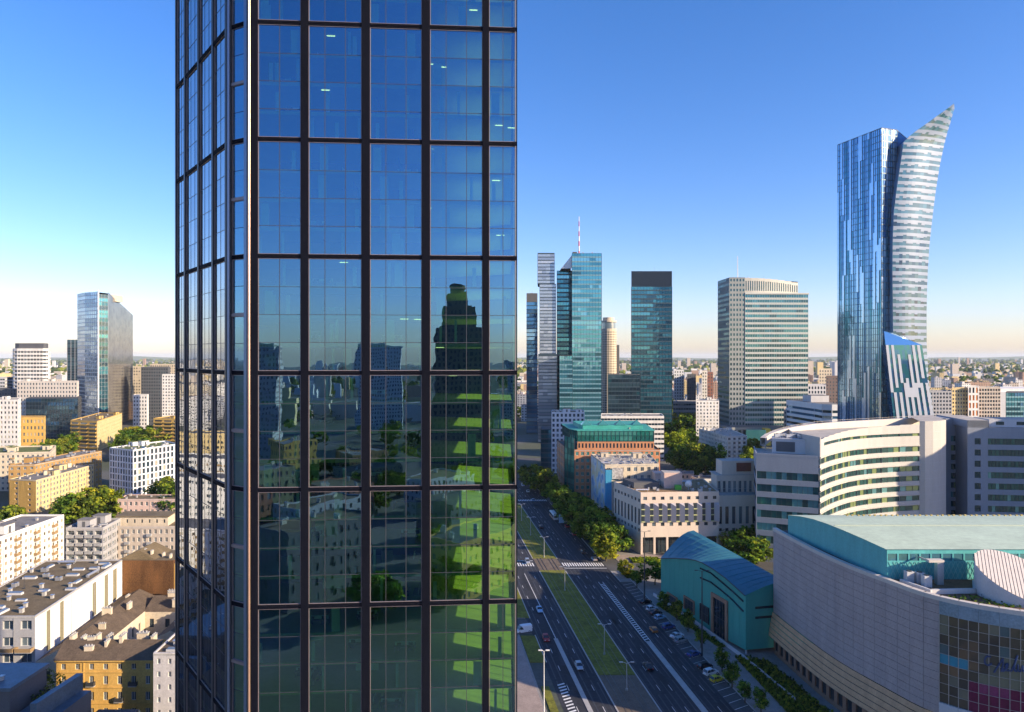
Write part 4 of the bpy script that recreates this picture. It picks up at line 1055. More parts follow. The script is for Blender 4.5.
# ---- office block at the right edge, its shade put into the cladding colour
gb = thing('grey_office_block', 'blue grey office block with dark window bands, at the right edge behind the arena', 'office building', (255,330,0)); FOOT.append((245,330,30))
G0, G1, G2, G3 = xy(967.5,324), xy(1075,318), (300.,370.), (228.,372.)
def gbrows(): return sorted([(46.5-5.3*k-2.9,46.5-5.3*k) for k in range(8)])
Gm = ray(988,G0,G1)[1]
bq = MB(); ops = facade(bq, G0, Gm, 0, 55, 1, gbrows(), .3, .4, 0, 1); bq.build('wall', [GCLAD, DARKG[0]], gb)
ribbon(gb, Gm, G1, 0, 51.5, gbrows(), GCLAD, RIB, 22, [3,5,0,1])
b = MB()
for P,Q in ((G1,G2),(G2,G3),(G3,G0)): quadrect(b,Vector(P),*frame(P,Q)[1:3],0,frame(P,Q)[3],0,0,51.5,0)
b.build('rear_wall', GCLAD, gb); roofslab(gb,[Gm,G1,G2,G3],51.5,.0,GCLAD,ROOFL); 
b = MB(); P = [G0,Gm,(Gm[0]+8,Gm[1]+30),(G0[0]+5,G0[1]+32)]; b.prism(P,51.6,55,0,1); b.build('stair_tower', [GCLAD, ROOFL], gb)
b = MB(); P,Q = ray(994,G0,G1)[1], ray(1070,G0,G1)[1]; Av,t,n,L = frame(P,Q); b.obox(Av,t,n,0,L,-18,-4,51.6,55.2,0,1)
for k in range(4): b.obox(Av,t,n,3+9*k,6.5+9*k,-3.997,-3.9,52.6,54.2,2)
b.build('attic_storey', [LGREY,ROOFL,DARKG[0]], gb)
# ---- hotel
hotel = thing('hotel', 'cream hotel with rows of slanted bay windows and a tall colonnade at street level', 'hotel', (80,305,0)); FOOT.append((80,308,32))
q0, q1, q2, q3 = xy(640.8,293.5), xy(760,297.), (112.,330.), (47.6,318.7)
HC = pm('hotel_cream', (.62,.52,.43), .8, var=.1); HBAY = pm('hotel_bay_shade', (.40,.38,.40), .7, var=.1); HYEL = pm('bay_sill_green', (.42,.45,.22), .6, var=.1)  # bay grey is the cream wall with shade put into its colour
qm = ray(719,q0,q1)[1]; Av,t,n,L = frame(q0,qm); zr = 26.3
zy = lambda y: zof(y, 294.2)
b = MB(); ops = facade(b, q0, qm, zy(537), zr, 9, [(zy(526),zy(522.6)),(zy(499.8),zy(496.6))], .42, .3, 0, None)
items = [(window_mesh(w_,h_,R.choice(WIN),FRAME_D,1), frameM(p+Vector((nn.x,nn.y,0))*.03,tt,nn), True) for (p,w_,h_,tt,nn,c,r_) in ops]
b.build('wall', HC, hotel)
cw = L/9
for k in range(9):       # slanted bays, the shade on their faces put into the grey
    s = cw*k; P = lambda a,d: (q0[0]+t.x*a+n.x*d, q0[1]+t.y*a+n.y*d); z0, z1 = zy(521.8), zy(503.2)
    b = MB(); a_, c_, e_ = P(s+.2,.01), P(s+cw*.42,.12), P(s+cw-.15,1.15); f_ = P(s+cw-.15,.01)
    b.face([(*c_,z0),(*e_,z0),(*e_,z1-1.3),(*c_,z1)],0); b.face([(*e_,z0),(*f_,z0),(*f_,z1),(*e_,z1-1.3)],0); b.face([(*c_,z1),(*e_,z1-1.3),(*f_,z1)],0); b.face([(*f_,z0),(*e_,z0),(*c_,z0)],0)
    for zz in (z0, z0+(z1-z0)*.33, z0+(z1-z0)*.66): b.obox(q0,t,n,s+.15,s+cw*.45,.02,.5,zz,zz+.35,1)
    b.build('bay', [HBAY, HYEL], hotel)
    g = window_mesh(cw*.38, z1-z0, WIN[1], FRAME_D, 1, .5)
    items.append((g, frameM(Vector((*P(s+.2+cw*.19,.06),z0)),t,n), True))
# colonnade
b = MB(); cols = 6
for k in range(cols+1): s = min(L-.9, (L-.9)*k/cols); b.obox(q0,t,n,s,s+.9,-.9,0,0,zy(537),0)
b.build('colonnade', HC, hotel)
b = MB(); b.obox(q0,t,n,.2,L-.2,-3.2,-3,.0,zy(537),0); b.build('shopfront', WIN[1], hotel)
b = MB(); b.obox(q0,t,n,0,L,-6,-.01,zy(537)-.02,zy(537)+.3,0); b.build('soffit', HC, hotel)
b = MB()
for k in range(1,14): s = L*k/14; b.obox(q0,t,n,s-.08,s+.08,-2.99,-2.8,0,zy(537),0)
b.obox(q0,t,n,0,L,-2.98,-2.85,3.5,3.8,0); b.build('shopfront_mullions', DMETAL, hotel)
# side wall
b = MB(); ops = facade(b, q3, q0, 0, zr, 8, [(9.6,11),(12.4,19.5),(22.4,23.8)], .5, .3, 0, None); b.build('side_wall', HC, hotel)
items += [(window_mesh(w_,h_,R.choice(WIN),FRAME_D,1,.5 if h_>3 else 0), frameM(p+Vector((nn.x,nn.y,0))*.03,tt,nn), True) for (p,w_,h_,tt,nn,c,r_) in ops]
# right part, stepped back
P1 = (qm[0]-n.x*2.5, qm[1]-n.y*2.5); P2 = (q1[0]-n.x*2.5, q1[1]-n.y*2.5)
b = MB(); quadrect(b,Vector(qm),*frame(qm,P1)[1:3],0,2.5,0,0,zr,0); ops = facade(b, P1, P2, 0, zr-1.8, 6, [(8.8,10.2),(12,19.6)], .5, .5, 0, None); b.build('wing_wall', HC, hotel)
items += [(window_mesh(w_,h_,R.choice(WIN),FRAME_D,1,.5 if h_>3 else 0), frameM(p+Vector((nn.x,nn.y,0))*.03,tt,nn), True) for (p,w_,h_,tt,nn,c,r_) in ops]
b = MB(); P3,P4 = (P1[0]+2,P1[1]+7),(P2[0]+3,P2[1]+7); ops = facade(b,P3,P4,0,32,8,[(22.5,29.5)],.6,.7,0,None); quadrect(b,Vector(P3),*frame((P3[0]+1,P3[1]+12),P3)[1:3],-12.1,0,0,20,32,0); b.prism([P3,P4,(P4[0],P4[1]+12),(P3[0],P3[1]+12)],31.9,32.1,0,1)
b.build('upper_block', [HC, ROOFL], hotel)
items += [(window_mesh(w_,h_,R.choice(WIN),FRAME_W,1,.5), frameM(p+Vector((nn.x,nn.y,0))*.03,tt,nn), True) for (p,w_,h_,tt,nn,c,r_) in ops]
b = MB(); Av2,t2,n2,L2 = frame(P3,P4); b.obox(P3,t2,n2,3,L2,-9,-1.5,32.12,38.3,0,1); b.obox(P3,t2,n2,L2*.5,L2*.85,-1.497,-1.3,33.5,37.4,2); b.build('penthouse', [HC,ROOFL,pm('red_brown_screen',(.20,.07,.05),.7,var=.2)], hotel)
b = MB(); 
for P,Q in ((P2,q2),(q2,q3)): quadrect(b,Vector(P),*frame(P,Q)[1:3],0,frame(P,Q)[3],0,0,zr-1.8,0)
b.build('rear_wall', HC, hotel); scatter_parts(hotel,'window',items)
hp = [q0,qm,P1,P2,q2,q3]; roofslab(hotel, [q0,qm,(qm[0]+2,qm[1]+31),q3], zr, .5, HC, pm('ochre_roof',(.30,.19,.09),.9,var=.4,streak=False)); roofslab(hotel,[P1,P2,q2,(qm[0]+2.2,qm[1]+31)],zr-1.8,0,HC,ROOFL)
b = MB(); b.prism([(54.5,305),(66,306),(64,316),(51,315)],zr+.02,zr+2.6,0,1); b.build('roof_plant_room', [DGREY, ROOFD], hotel)
b = MB(); b.box(68,76,305,312,zr+.02,zr+7,0,1); b.build('lift_tower', [PINK, ROOFL], hotel)
b = MB(); b.tube((78,302,zr),(78,302,zr+1.5),.2,.2,6); 
for i in range(12):
    for j in range(4):
        th0,th1 = 2*math.pi*i/12, 2*math.pi*(i+1)/12; r0,r1 = 1.6*j/4, 1.6*(j+1)/4; f = lambda th,r_: (78+r_*math.cos(th), 301.6+.35*r_*r_-.6, zr+2.6+r_*math.sin(th))
        b.face([f(th0,r0),f(th0,r1),f(th1,r1),f(th1,r0)],1)
b.build('satellite_dish', [METAL, WMETAL], hotel)
clutter(hotel, [q0,qm,(qm[0]+2,qm[1]+31),q3], zr, [('ac',8),('duct',3),('vent',8),('mast',2)], HC, ROOFL, seed=3)
b = MB(); b.box(72.2,74.8,301.5,303.5,zr+.02,zr+2,0); b.build('green_roof_unit', pm('bright_green_unit',(.10,.45,.06),.6,var=.1), hotel)
# ---- mural building
mural_m, nt, out = nodes_of('cloud_mural'); Lk = nt.links.new
g_ = N(nt,'ShaderNodeNewGeometry'); n_ = N(nt,'ShaderNodeTexNoise'); n_.inputs['Scale'].default_value=.11; n_.inputs['Detail'].default_value=4; n_.inputs['Distortion'].default_value=1.2; Lk(g_.outputs['Position'],n_.inputs['Vector'])
cr_ = N(nt,'ShaderNodeValToRGB'); Lk(n_.outputs['Fac'],cr_.inputs[0]); e = cr_.color_ramp.elements; e[0].position=.38; e[0].color=(.16,.34,.55,1); e[1].position=.60; e[1].color=(.70,.60,.36,1); x_=e.new(.48); x_.color=(.66,.70,.72,1)
b_ = N(nt,'ShaderNodeBsdfPrincipled'); b_.inputs['Roughness'].default_value=.8; Lk(cr_.outputs[0],b_.inputs['Base Color']); Lk(b_.outputs[0],out.inputs[0])
BLUEP = pm('strong_blue_render',(.05,.30,.50),.7,var=.15)
m0,m1,m2,m3 = (47.5,411.),(50.4,370.),(80.5,374.),(83.,412.)
mb = building('mural_building','building with a cloudy blue and white mural on its side and a vent covered roof','building',[m0,m1,m2,m3],26,CREAM,ROOFL,6,3.6,.45,.5,
    edges={0:{'blank':True,'wall':mural_m},1:{'wf':.5}},sep=True,spec=[('ac',10),('duct',7),('vent',16),('stair',3),('mast',2),('sky',4)],seed=5)
b = MB(); b.box(50.2,53.4,366.0,369.95,0,24.5,0,1); b.build('blue_stair_tower',[BLUEP,ROOFD],mb)
b = MB(); b.box(76,84,362,370,0,23,0,1); b.box(75.8,84.2,361.8,370.2,23.002,23.4,0); b.build('side_wing',[PINK,ROOFL],mb)
b = MB(); b.box(54.2,60.2,369.6,369.95,19,25,0); b.build('picture_panel', pm('painted_panel',(.45,.42,.40),.7,var=.6,scale=.8,fine=1.2,streak=False), mb)
b = MB(); b.cyl(49.6,361.5,2.4,0,3.2,16,0,1); b.build('round_kiosk',[WHITE,ROOFL],mb)
# ---- orange office with green glass top
GG = [pglass('green_glass_a',(.05,.34,.28),.6), pglass('green_glass_b',(.03,.20,.17),.55), pglass('green_glass_c',(.12,.46,.38),.6)]
MINT = pm('mint_metal_roof',(.06,.36,.30),.5,.1,var=.25,scale=.3,streak=False)
o0,o1,o2,o3,o4 = xy(557,458), xy(565,424), xy(574.5,413), xy(660,413.), (92.,460.)
of = building('orange_office','orange brick panel office with green glass upper storeys and a mint green roof','office building',[o0,o1,o2,o3,o4],28.5,ORANGE,ROOFG,7,3.3,.55,.55,glass=GG,edges={1:{'blank':True}},sep=True,seed=6,para=.5)
curtain(of,(o1[0]-.3,o1[1]-.3),(o2[0]-.1,o2[1]-.4),0,36,10,3,GG,None,.15,GG[1],.12,DMETAL)
u = inset([o0,o1,o2,o3,o4],3.2)
b = MB(); ops = facade(b,u[2],u[3],28.5,33.5,22,[(29.6,32.4)],.5,.3,0,None); b.build('upper_wall',ORANGE,of)
b = MB()
for (p,w_,h_,t_,n_,c,r_) in ops: quadrect(b,(p.x,p.y),t_,n_,-w_/2,w_/2,.05,p.z,p.z+h_,0)
b.build('upper_window',DARKG[0],of)
for P,Q in zip(u,u[1:]+u[:1]): curtain(of,P,Q,33.5,40,2,max(4,int(math.hypot(P[0]-Q[0],P[1]-Q[1])/2.5)),GG,None,.2,GG[1],.1,DMETAL)
b = MB(); b.prism(inset(u,-.5),40,40.5,0,0); uu = inset(u,6); b.prism(uu,40.51,43,0,0); b.build('mint_roof',MINT,of)
b = MB()
for k in range(4):
    cx_,cy_ = 46+k*10.5, 425.; s_ = 3.2
    for a_,c_ in (((-s_,-s_),(s_,-s_)),((s_,-s_),(s_,s_)),((s_,s_),(-s_,s_)),((-s_,s_),(-s_,-s_))): b.face([(cx_+a_[0],cy_+a_[1],43.02),(cx_+c_[0],cy_+c_[1],43.02),(cx_,cy_,46)],0)
b.build('roof_pyramid',GG[2],of); clutter(of,u,40.5,[('vent',6),('duct',2)],LGREY,MINT,seed=9)
# ------------------------------------------------------------------ far towers right of the near tower
def rectpoly(pxl, pxr, Y, depth, skew=0.0, Yr=None):
    a, c = xy(pxl, Y), xy(pxr, Yr or Y); k = -.13+skew
    if Y >= 450: k = (pxl-CX)/F+.012 if pxl > 512 else ((pxr-CX)/F+.10 if pxr < 500 else k)
    return [a, c, (c[0]+k*depth, c[1]+depth), (a[0]+k*depth, a[1]+depth)]
def tower_box(name, label, poly, z1, nr, ncs, mats, w=None, sp=.25, spm=None, mul=.0, mm=None, roofm=ROOFD, z0=0, group=None, cat='office tower', choose=None, root=None):
    poly = ccw([tuple(p) for p in poly]); cx = sum(p[0] for p in poly)/len(poly); cy = sum(p[1] for p in poly)/len(poly)
    if root is None:
        root = thing(name, label, cat, (cx,cy,0), group); FOOT.append((cx,cy,max(math.hypot(p[0]-cx,p[1]-cy) for p in poly)))
    for i in range(len(poly)):
        A,B = poly[i], poly[(i+1)%len(poly)]; L = math.hypot(A[0]-B[0],A[1]-B[1]); nc = ncs if isinstance(ncs,int) else max(2,round(L/ncs))
        curtain(root, A, B, z0, z1, nr, nc, mats, w, sp, spm, mul, mm, choose=choose)
    b = MB(); b.prism(inset(poly,.15), z1-.3, z1+.25, 0, 0); b.build('roof', roofm, root)
    return root
SILVER = pglass('silver_panel',(.50,.54,.60),.75,.3,.01)
SPT = pm('teal_spandrel',(.20,.36,.40),.4,.4,var=.1); SPB = pm('dark_spandrel',(.05,.08,.10),.4,.3,var=.1)
# silver slab + teal tower with mast
rt = tower_box('antenna_tower','teal glass tower with a silver slab at its side and a red and white mast', rectpoly(572,601.5,672,42), 187, 42, 3.0, TEAL, [5,4,2,1], .32, SPT, .12, SPB)
sil = rectpoly(537.6,554.5,684,30)
b = MB()
for (xl,xr,z0,z1,d) in ((538.2,557,0,88,678),(539.6,556,88,158,681),(537.6,554.6,158.0,189,682)):
    P = rectpoly(xl,xr,d,30)
    for P_,Q_ in zip(P,P[1:]+P[:1]):
        A,t,n,L = frame(P_,Q_); quadrect(b,A,t,n,0,L,0,z0,z1,3)
        for k in range(int((z1-z0)/3.3)):
            m_ = R.choice([0,0,1,2])
            for q_ in range(4): b.obox(A,t,n,.1+(L-.2)*q_/4,.06+(L-.2)*(q_+1)/4,.01,.12+R.uniform(0,.05),z0+3.3*k+.8,z0+3.3*k+3.2,m_ if R.random()<.8 else R.randrange(3))
    b.face([(*p,z1) for p in P],0)
b.build('silver_slab', SILVG+[SPB], rt)
b = MB(); P = rectpoly(557,573,690,26)
b.build('gap', SPB, rt) if False else None
for P_,Q_ in zip(P,P[1:]+P[:1]): curtain(rt,P_,Q_,0,172,38,5,TEAL,[2,4,1,3],.32,SPB,.15,SPB)
b = MB(); b.prism(inset(P,.1),171.8,172.3,0); b.build('roof',ROOFD,rt)
b = MB(); p1,p2 = xy(561,676), xy(573,674); 
b.face([(*p1,172.5),(*p2,172.5),(p2[0],p2[1],187)],0); b.face([(p1[0],p1[1]+25,172.5),(p1[0],p1[1],172.5),(p2[0],p2[1],187),(p2[0],p2[1]+25,187)],0); b.face([(p2[0],p2[1]+25,172.5),(p1[0],p1[1]+25,172.5),(p2[0],p2[1]+25,187)],0); b.build('sloped_wing',METAL,rt)
P = rectpoly(559.5,572.5,664,12)
for P_,Q_ in zip(P,P[1:]+P[:1]): curtain(rt,P_,Q_,0,86,19,5,TEAL,[3,3,2,1],.28,SPT,.12,SPB)
b = MB(); b.prism(P,86,86.4,0); b.build('roof',ROOFD,rt)
b = MB(); q = at(579,CY,690)
for k in range(8): b.tube((q.x,690,187+5*k),(q.x,690,192+5*k),.75-.06*k,.70-.06*k,8,k%2)
b.build('mast',[pm('mast_red',(.55,.06,.04),.5,var=.05),WMETAL],rt)
clutter(rt, rectpoly(572,601.5,672,42), 187.3, [('ac',6),('stair',2),('vent',5)], DGREY, ROOFD, seed=2)
# blue tower behind
bt = tower_box('blue_tower','narrow blue glass tower with a dark top, just left of the silver slab', rectpoly(526.5,537.5,760,30), 146, 34, 3.0, BLUEG, [3,3,2,1], .2, SPB, .0)
b = MB(); P = rectpoly(526.5,537.5,760,30); b.prism(P,146.3,156,0); b.build('crown',DGREY,bt); clutter(bt,P,156,[('mast',2),('ac',2)],DGREY,ROOFD,seed=4)
building('slim_apartment_tower','slim white apartment tower at the foot of the narrow blue tower','apartment block',rectpoly(530,537,800,14),46,WHITE,ROOFG,14,3.0,.5,.5,depth=.1)
# beige round tower
ct = thing('round_tower','slim beige round tower with a flat cap between two teal glass towers','tower',(*xy(608.5,850),0)); FOOT.append((*xy(608.5,850),14))
c_ = xy(608.5,850); K = 20; b = MB()
ringp = [(c_[0]+10*math.cos(2*math.pi*i/K), c_[1]+10*math.sin(2*math.pi*i/K)) for i in range(K)]
for P,Q in zip(ringp,ringp[1:]+ringp[:1]): facade(b,P,Q,0,120,1,[(3*k+1,3*k+2.4) for k in range(39)],.55,.25,0,1)
b.build('wall',[CREAM,WIN[1]],ct); b = MB(); b.cyl(*c_,8.6,120,128,K,1); b.cyl(*c_,10,128.01,130,K,0); b.cyl(*c_,7,130.01,134,K,0); b.build('crown',[CREAM,WIN[2]],ct)
b = MB(); b.box(c_[0]+6,c_[0]+13,c_[1]-3,c_[1]+10,0,100,0); b.build('side_shaft',DGREY,ct)
# dark teal tower
P = rectpoly(631.3,672,700,42)
def dk(c,r): return R.choices([0,1,2,3],[2,4,1,4])[0]
dt = tower_box('dark_teal_tower','dark teal glass tower with a plain black top band', P, 157, 36, 3.2, [pglass('deep_teal_a',(.05,.22,.28),.65),pglass('deep_teal_b',(.03,.15,.21),.6),pglass('deep_teal_c',(.09,.30,.36),.65),pglass('deep_teal_d',(.02,.08,.12),.6)], [4,5,.6,3], .30, SPB, .14, SPB)
b = MB(); b.prism(P,157.26,173,0); b.build('crown',pm('black_glass_band',(.010,.018,.032),.3,.0,var=.1),dt); clutter(dt,P,173,[('ac',4),('mast',1),('stair',1)],DGREY,ROOFD,seed=8)
P = rectpoly(608,640,684,30)
for P_,Q_ in zip(P,P[1:]+P[:1]): curtain(dt,P_,Q_,0,67,16,9,DARKG+TEAL[3:],None,.25,SPB,.12,SPB)
b = MB(); b.prism(P,67,67.4,0); b.build('podium_roof',ROOFD,dt)
# striped tower
WB = pm('pale_stripe_panel',(.44,.46,.43),.6,var=.08); WT = pm('tan_stone_panel',(.26,.28,.27),.7,var=.1)
s0,s1,s2,s3 = xy(718,725), xy(729.5,690), xy(745,690), xy(808,692)
st = thing('striped_tower','teal and white striped office tower with a curved crown','office tower',(265,715,0)); FOOT.append((262,720,52))
SG = [pglass('stripe_glass_a',(.04,.18,.21),.55), pglass('stripe_glass_b',(.03,.12,.14),.55), pglass('stripe_glass_c',(.07,.26,.29),.55)]
nr = 33
curtain(st,s0,s1,0,165,nr,10,SG+[WT],[2,2,2,1],.5,WT,.5,WT)
b = MB(); facade(b,s1,s2,0,165,5,[(5*k+1.4,5*k+4) for k in range(nr)],.55,.4,0,1); b.build('grid_wall',[WT,SG[1]],st)
curtain(st,s2,s3,8,148,28,26,SG,None,.42,WB,.14,WB,proud=.4)
b = MB(); A,t,n,L = frame(s2,s3)
for k in range(7): b.obox(A,t,n,L*k/6-.0 if k<6 else L-1.2,L*k/6+1.2 if k<6 else L,-.8,.1,0,8,0)
b.obox(A,t,n,0,L,-3,-2.7,0,8,1); b.build('ground_floor_columns',[WB,DARKG[0]],st)
back = (s3[0]-4,s3[1]+50); b = MB()
curtain(st,s3,back,0,148,28,16,SG,None,.42,WB,.14,WB); curtain(st,back,(s0[0]+8,s0[1]+24),0,148,28,24,SG,None,.42,WB,0,WB); curtain(st,(s0[0]+8,s0[1]+24),s0,0,165,33,6,SG,None,.42,WT,0,WT)
b.face([(*p,148.2) for p in (s2,s3,back,(s0[0]+8,s0[1]+24))],0); b.obox(A,t,n,0,L+1,-12,.6,148.3,150,1); b.build('roof',[ROOFG,WB],st)
b = MB(); cr = [s1,s2]+[xy(745+53*k/8,690+18*(k/8)**2) for k in range(1,9)]; crb = [(p[0],p[1]) for p in cr]
for k,(P,Q) in enumerate(zip(crb[1:],crb[2:])):
    facade(b,P,Q,150.1,165-.12*k*k/2,3,[(152,162-.12*k*k/2)],.5,.5,0,1)
b.face([(*p,163) for p in crb+[(xy(798,715)),xy(760,730),xy(735,725)]],0); b.build('curved_crown',[GRID if False else pm('pale_crown_panel',(.42,.42,.38),.7,var=.1),SG[1]],st)
b = MB(); b.prism([s0,s1,s2,xy(748,715),xy(725,740)],164.9,165.4,0); b.build('tower_roof',ROOFG,st)
b = MB(); q = xy(737.5,710); b.tube((*q,165),(*q,190),.5,.25,6); 
for k in range(5): b.tube((q[0]-.8,q[1],172+4*k),(q[0]+.8,q[1],172+4*k),.15,.15,4)
b.build('mast',WMETAL,st); clutter(st,[s1,s2,xy(780,712),xy(735,725)],165,[('ac',5),('mast',3)],LGREY,ROOFG,seed=3)
pd = [xy(709,700),xy(727,668),xy(783,670),xy(784,688),xy(718,740)]
b = MB()
for P,Q in zip(pd,pd[1:]): facade(b,P,Q,0,16,max(3,int(math.hypot(P[0]-Q[0],P[1]-Q[1])/5)),[(1,6),(8,13.5)],.6,.6,0,1)
b.face([(*p,16) for p in pd],2); b.build('podium',[WT,DARKG[1],ROOFG],st)
b = MB(); P = rectpoly(746,766,655,10); b.prism(P,0,15,0); b.build('glass_pavilion',SG[2],st); b = MB(); b.box(P[1][0]+.2,P[1][0]+5,656,666,0,16,0); b.build('yellow_entrance',pm('yellow_panel',(.60,.48,.08),.6,var=.1),st)
# sail tower
sl_ = thing('sail_tower','tall blue glass tower whose white striped side curves up to a sharp sail tip','skyscraper',(235,420,0)); FOOT.append((232,420,45))
WPAN = pm('white_glazed_panel',(.17,.225,.32),.5,.1,var=.06); PBLUE = pglass('pale_blue_glass',(.34,.52,.70),.6,.1)
v0,v1,v2 = xy(837.7,432), xy(881.5,400), xy(897,404)
cols = []
def runs(nc,nr,p):
    g = [[0]*nr for _ in range(nc)]
    for c in range(nc):
        r_ = 0
        while r_ < nr:
            ln = R.randint(3,11); k = R.choices(range(len(p)),p)[0]
            for q in range(r_,min(nr,r_+ln)): g[c][q] = k
            r_ += ln
    return g
SGL = [pglass('sail_blue_a',(.25,.43,.58),.75),pglass('sail_blue_b',(.14,.29,.44),.7),pglass('sail_blue_c',(.44,.58,.70),.65,.1),pglass('sail_blue_d',(.08,.26,.36),.7),pglass('sail_blue_e',(.05,.16,.32),.7)]
g1 = runs(24,58,[5,3,3,1.5,1]); A,t,n,L = frame(v0,v1)
b = MB(); zt0_, zt1_ = zof(145,432), zof(128,400)
for c in range(24):
    for r_ in range(58):
        f0,f1 = c/24,(c+1)/24; P = lambda f,d=0: (v0[0]+(v1[0]-v0[0])*f+n.x*d, v0[1]+(v1[1]-v0[1])*f+n.y*d)
        d = .35 if g1[c][r_]==2 else R.uniform(0,.06); z0,z1 = 219*r_/58,219*(r_+1)/58
        b.face([(*P(f0,d),z0),(*P(f1,d),z0),(*P(f1,d),z1),(*P(f0,d),z1)],g1[c][r_])
b.build('glass_facade',SGL,sl_)
b = MB()
for r_ in range(59): b.obox(v0,t,n,0,L,.07,.16,219*r_/58-.12,219*r_/58+.12,0)
for c in range(25): b.obox(v0,t,n,max(0,L*c/24-.05),min(L,L*c/24+.1),.07,.2,0,219,0)
b.build('mullions',SPB,sl_)
g2 = runs(7,58,[4,3,2.5,1,1]); curtain(sl_,v1,v2,0,219,58,7,SGL,None,.12,SPB,.1,SPB,choose=lambda c,r_: g2[c][r_])
v3,v4 = (262,440),(225,462); b = MB()
for P,Q in ((v2,v3),(v3,v4),(v4,v0)): quadrect(b,Vector(P),*frame(P,Q)[1:3],0,frame(P,Q)[3],0,0,219,0)
b.build('rear_facade',BLUEG[1],sl_); b = MB(); b.prism([v0,v1,v2,v3,v4],218.8,219.4,0); b.build('roof',ROOFG,sl_)
clutter(sl_,[v0,v1,v2,v3,v4],219.4,[('ac',5),('mast',3)],DGREY,ROOFG,seed=3)
prof = [(105,953.6,954.4),(112,944.5,952.4),(118,935.8,950.8),(125.4,925.7,948.6),(132,916,946.6),(141.6,903.8,944.2),(164,900.6,939.6),(190,896.6,935.6),(213,893.8,932.8),(242,892.6,929.6),(275,892.4,927.6),(311,892.8,926.6),(345,893.2,926.7),(380,894,928.6),(417,895,934),(505,897,947)]
def prf(z):
    y = CY-(z-H)/400*F
    for (ya,la,ra),(yb,lb,rb_) in zip(prof,prof[1:]):
        if ya <= y <= yb: f = (y-ya)/(yb-ya); return la+(lb-la)*f, ra+(rb_-ra)*f
    return (953.8,954.2) if y < 105 else prof[-1][1:]
NRW = 62; zt = zof(105,400); b = MB(); edge = MB(); NC = 11
bulge = lambda f: 3.2*math.sin(math.pi*f)
offs = [0.0]*NC
pat = []
for r_ in range(NRW):
    z0,z1 = zt*r_/NRW, zt*(r_+1)/NRW
    (l0,r0),(l1,r1) = prf(z0),prf(z1)
    Yf = lambda f: 398-bulge(f)*.6+f*7
    if r_%4 == 0: sh = [R.choice([0,0,.18,-.18]) for _ in range(NC)]
    for c in range(NC):
        f0,f1 = c/NC,(c+1)/NC
        P = lambda f,top: xy(l1+(r1-l1)*f if top else l0+(r0-l0)*f, Yf(f))
        zm = z0+(z1-z0)*(.5+.5*R.choice([0,0,0,.35,-.3]))
        p0,p1,p2,p3 = P(f0,0),P(f1,0),P(f1,1),P(f0,1)
        k = (zm-z0)/(z1-z0); m0 = (p0[0]+(p3[0]-p0[0])*k, p0[1]); m1 = (p1[0]+(p2[0]-p1[0])*k, p1[1])
        gk = R.choices([1,2,3,4],[3,3,2,.5])[0]
        if r_ > NRW*.72: gk = R.choices([1,2,5],[2,3,3])[0]
        b.face([(*p0,z0),(*p1,z0),(*m1,zm),(*m0,zm)],gk); b.face([(m0[0],m0[1]-.12,zm),(m1[0],m1[1]-.12,zm),(p2[0],p2[1]-.12,z1),(p3[0],p3[1]-.12,z1)],0)
    # right edge return and back
    a0,a1 = xy(r0,405),xy(r1,405); b.face([(*a0,z0),(a0[0]+2,a0[1]+22,z0),(a1[0]+2,a1[1]+22,z1),(*a1,z1)],6)
    a2,a3 = xy(l0,398),xy(l1,398); b.face([(a2[0]+4,a2[1]+24,z0),(*a2,z0),(*a3,z1),(a3[0]+4,a3[1]+24,z1)],6); b.face([(a0[0]+2,a0[1]+22,z0),(a2[0]+4,a2[1]+24,z0),(a3[0]+4,a3[1]+24,z1),(a1[0]+2,a1[1]+22,z1)],6)
b.build('sail_facade',[WPAN]+[pglass('sail_glass_a',(.03,.10,.13),.2,.15),pglass('sail_glass_b',(.04,.13,.17),.2,.15),DARKG[0],DARKG[1],pglass('sail_glass_c',(.06,.17,.22),.2,.15),pglass('sail_back',(.40,.58,.74),.4,.2)],sl_)
# lower flare with white vertical strips
fl = [(331,884,893.5),(345,885.6,922),(380,889.4,927.5),(417,893.6,933.6),(470,897,940),(506,899,945)]
b = MB()
def flr(y):
    for (ya,la,ra),(yb,lb,rb_) in zip(fl,fl[1:]):
        if ya <= y <= yb: f = (y-ya)/(yb-ya); return la+(lb-la)*f, ra+(rb_-ra)*f
    return fl[-1][1:]
NF = 34; gcols = [[0]*NF for _ in range(14)]
for c in range(14):
    st_ = c%2
    for r_ in range(NF):
        gcols[c][r_] = R.choice([1,1,2])
    s0_, s1_ = R.choice([0,0,2,5,7]), R.randint(7,11)
    for r_ in range(NF):
        if (c%2==0 and s0_ <= r_ < s1_) or (c%2==1 and r_ >= s1_-1 and r_ > 7): gcols[c][r_] = 0
for r_ in range(NF):
    ya,yb = 345+161*r_/NF, 345+161*(r_+1)/NF; (l0,q0_),(l1,q1_) = flr(ya),flr(yb)
    for c in range(14):
        f0,f1 = c/14,(c+1)/14; Y = 391; k = gcols[c][r_]; d = -.25 if k==0 else R.uniform(0,.05)
        b.face([at(l1+(q1_-l1)*f0,yb,Y)+Vector((0,d,0)),at(l1+(q1_-l1)*f1,yb,Y)+Vector((0,d,0)),at(l0+(q0_-l0)*f1,ya,Y)+Vector((0,d,0)),at(l0+(q0_-l0)*f0,ya,Y)+Vector((0,d,0))],k)
    for xx,yy,fl_ in ((l0,l1,0),(q0_,q1_,1)):
        a_,c_ = at(xx,ya,391),at(yy,yb,391); b.face([c_,c_+Vector((4,8,0)),a_+Vector((4,8,0)),a_] if fl_ else [c_+Vector((2,8,0)),c_,a_,a_+Vector((2,8,0))],2)
b.face([at(884,331,393),at(885.6,345,391),at(922,345,391),at(893.5,333,396)],3)
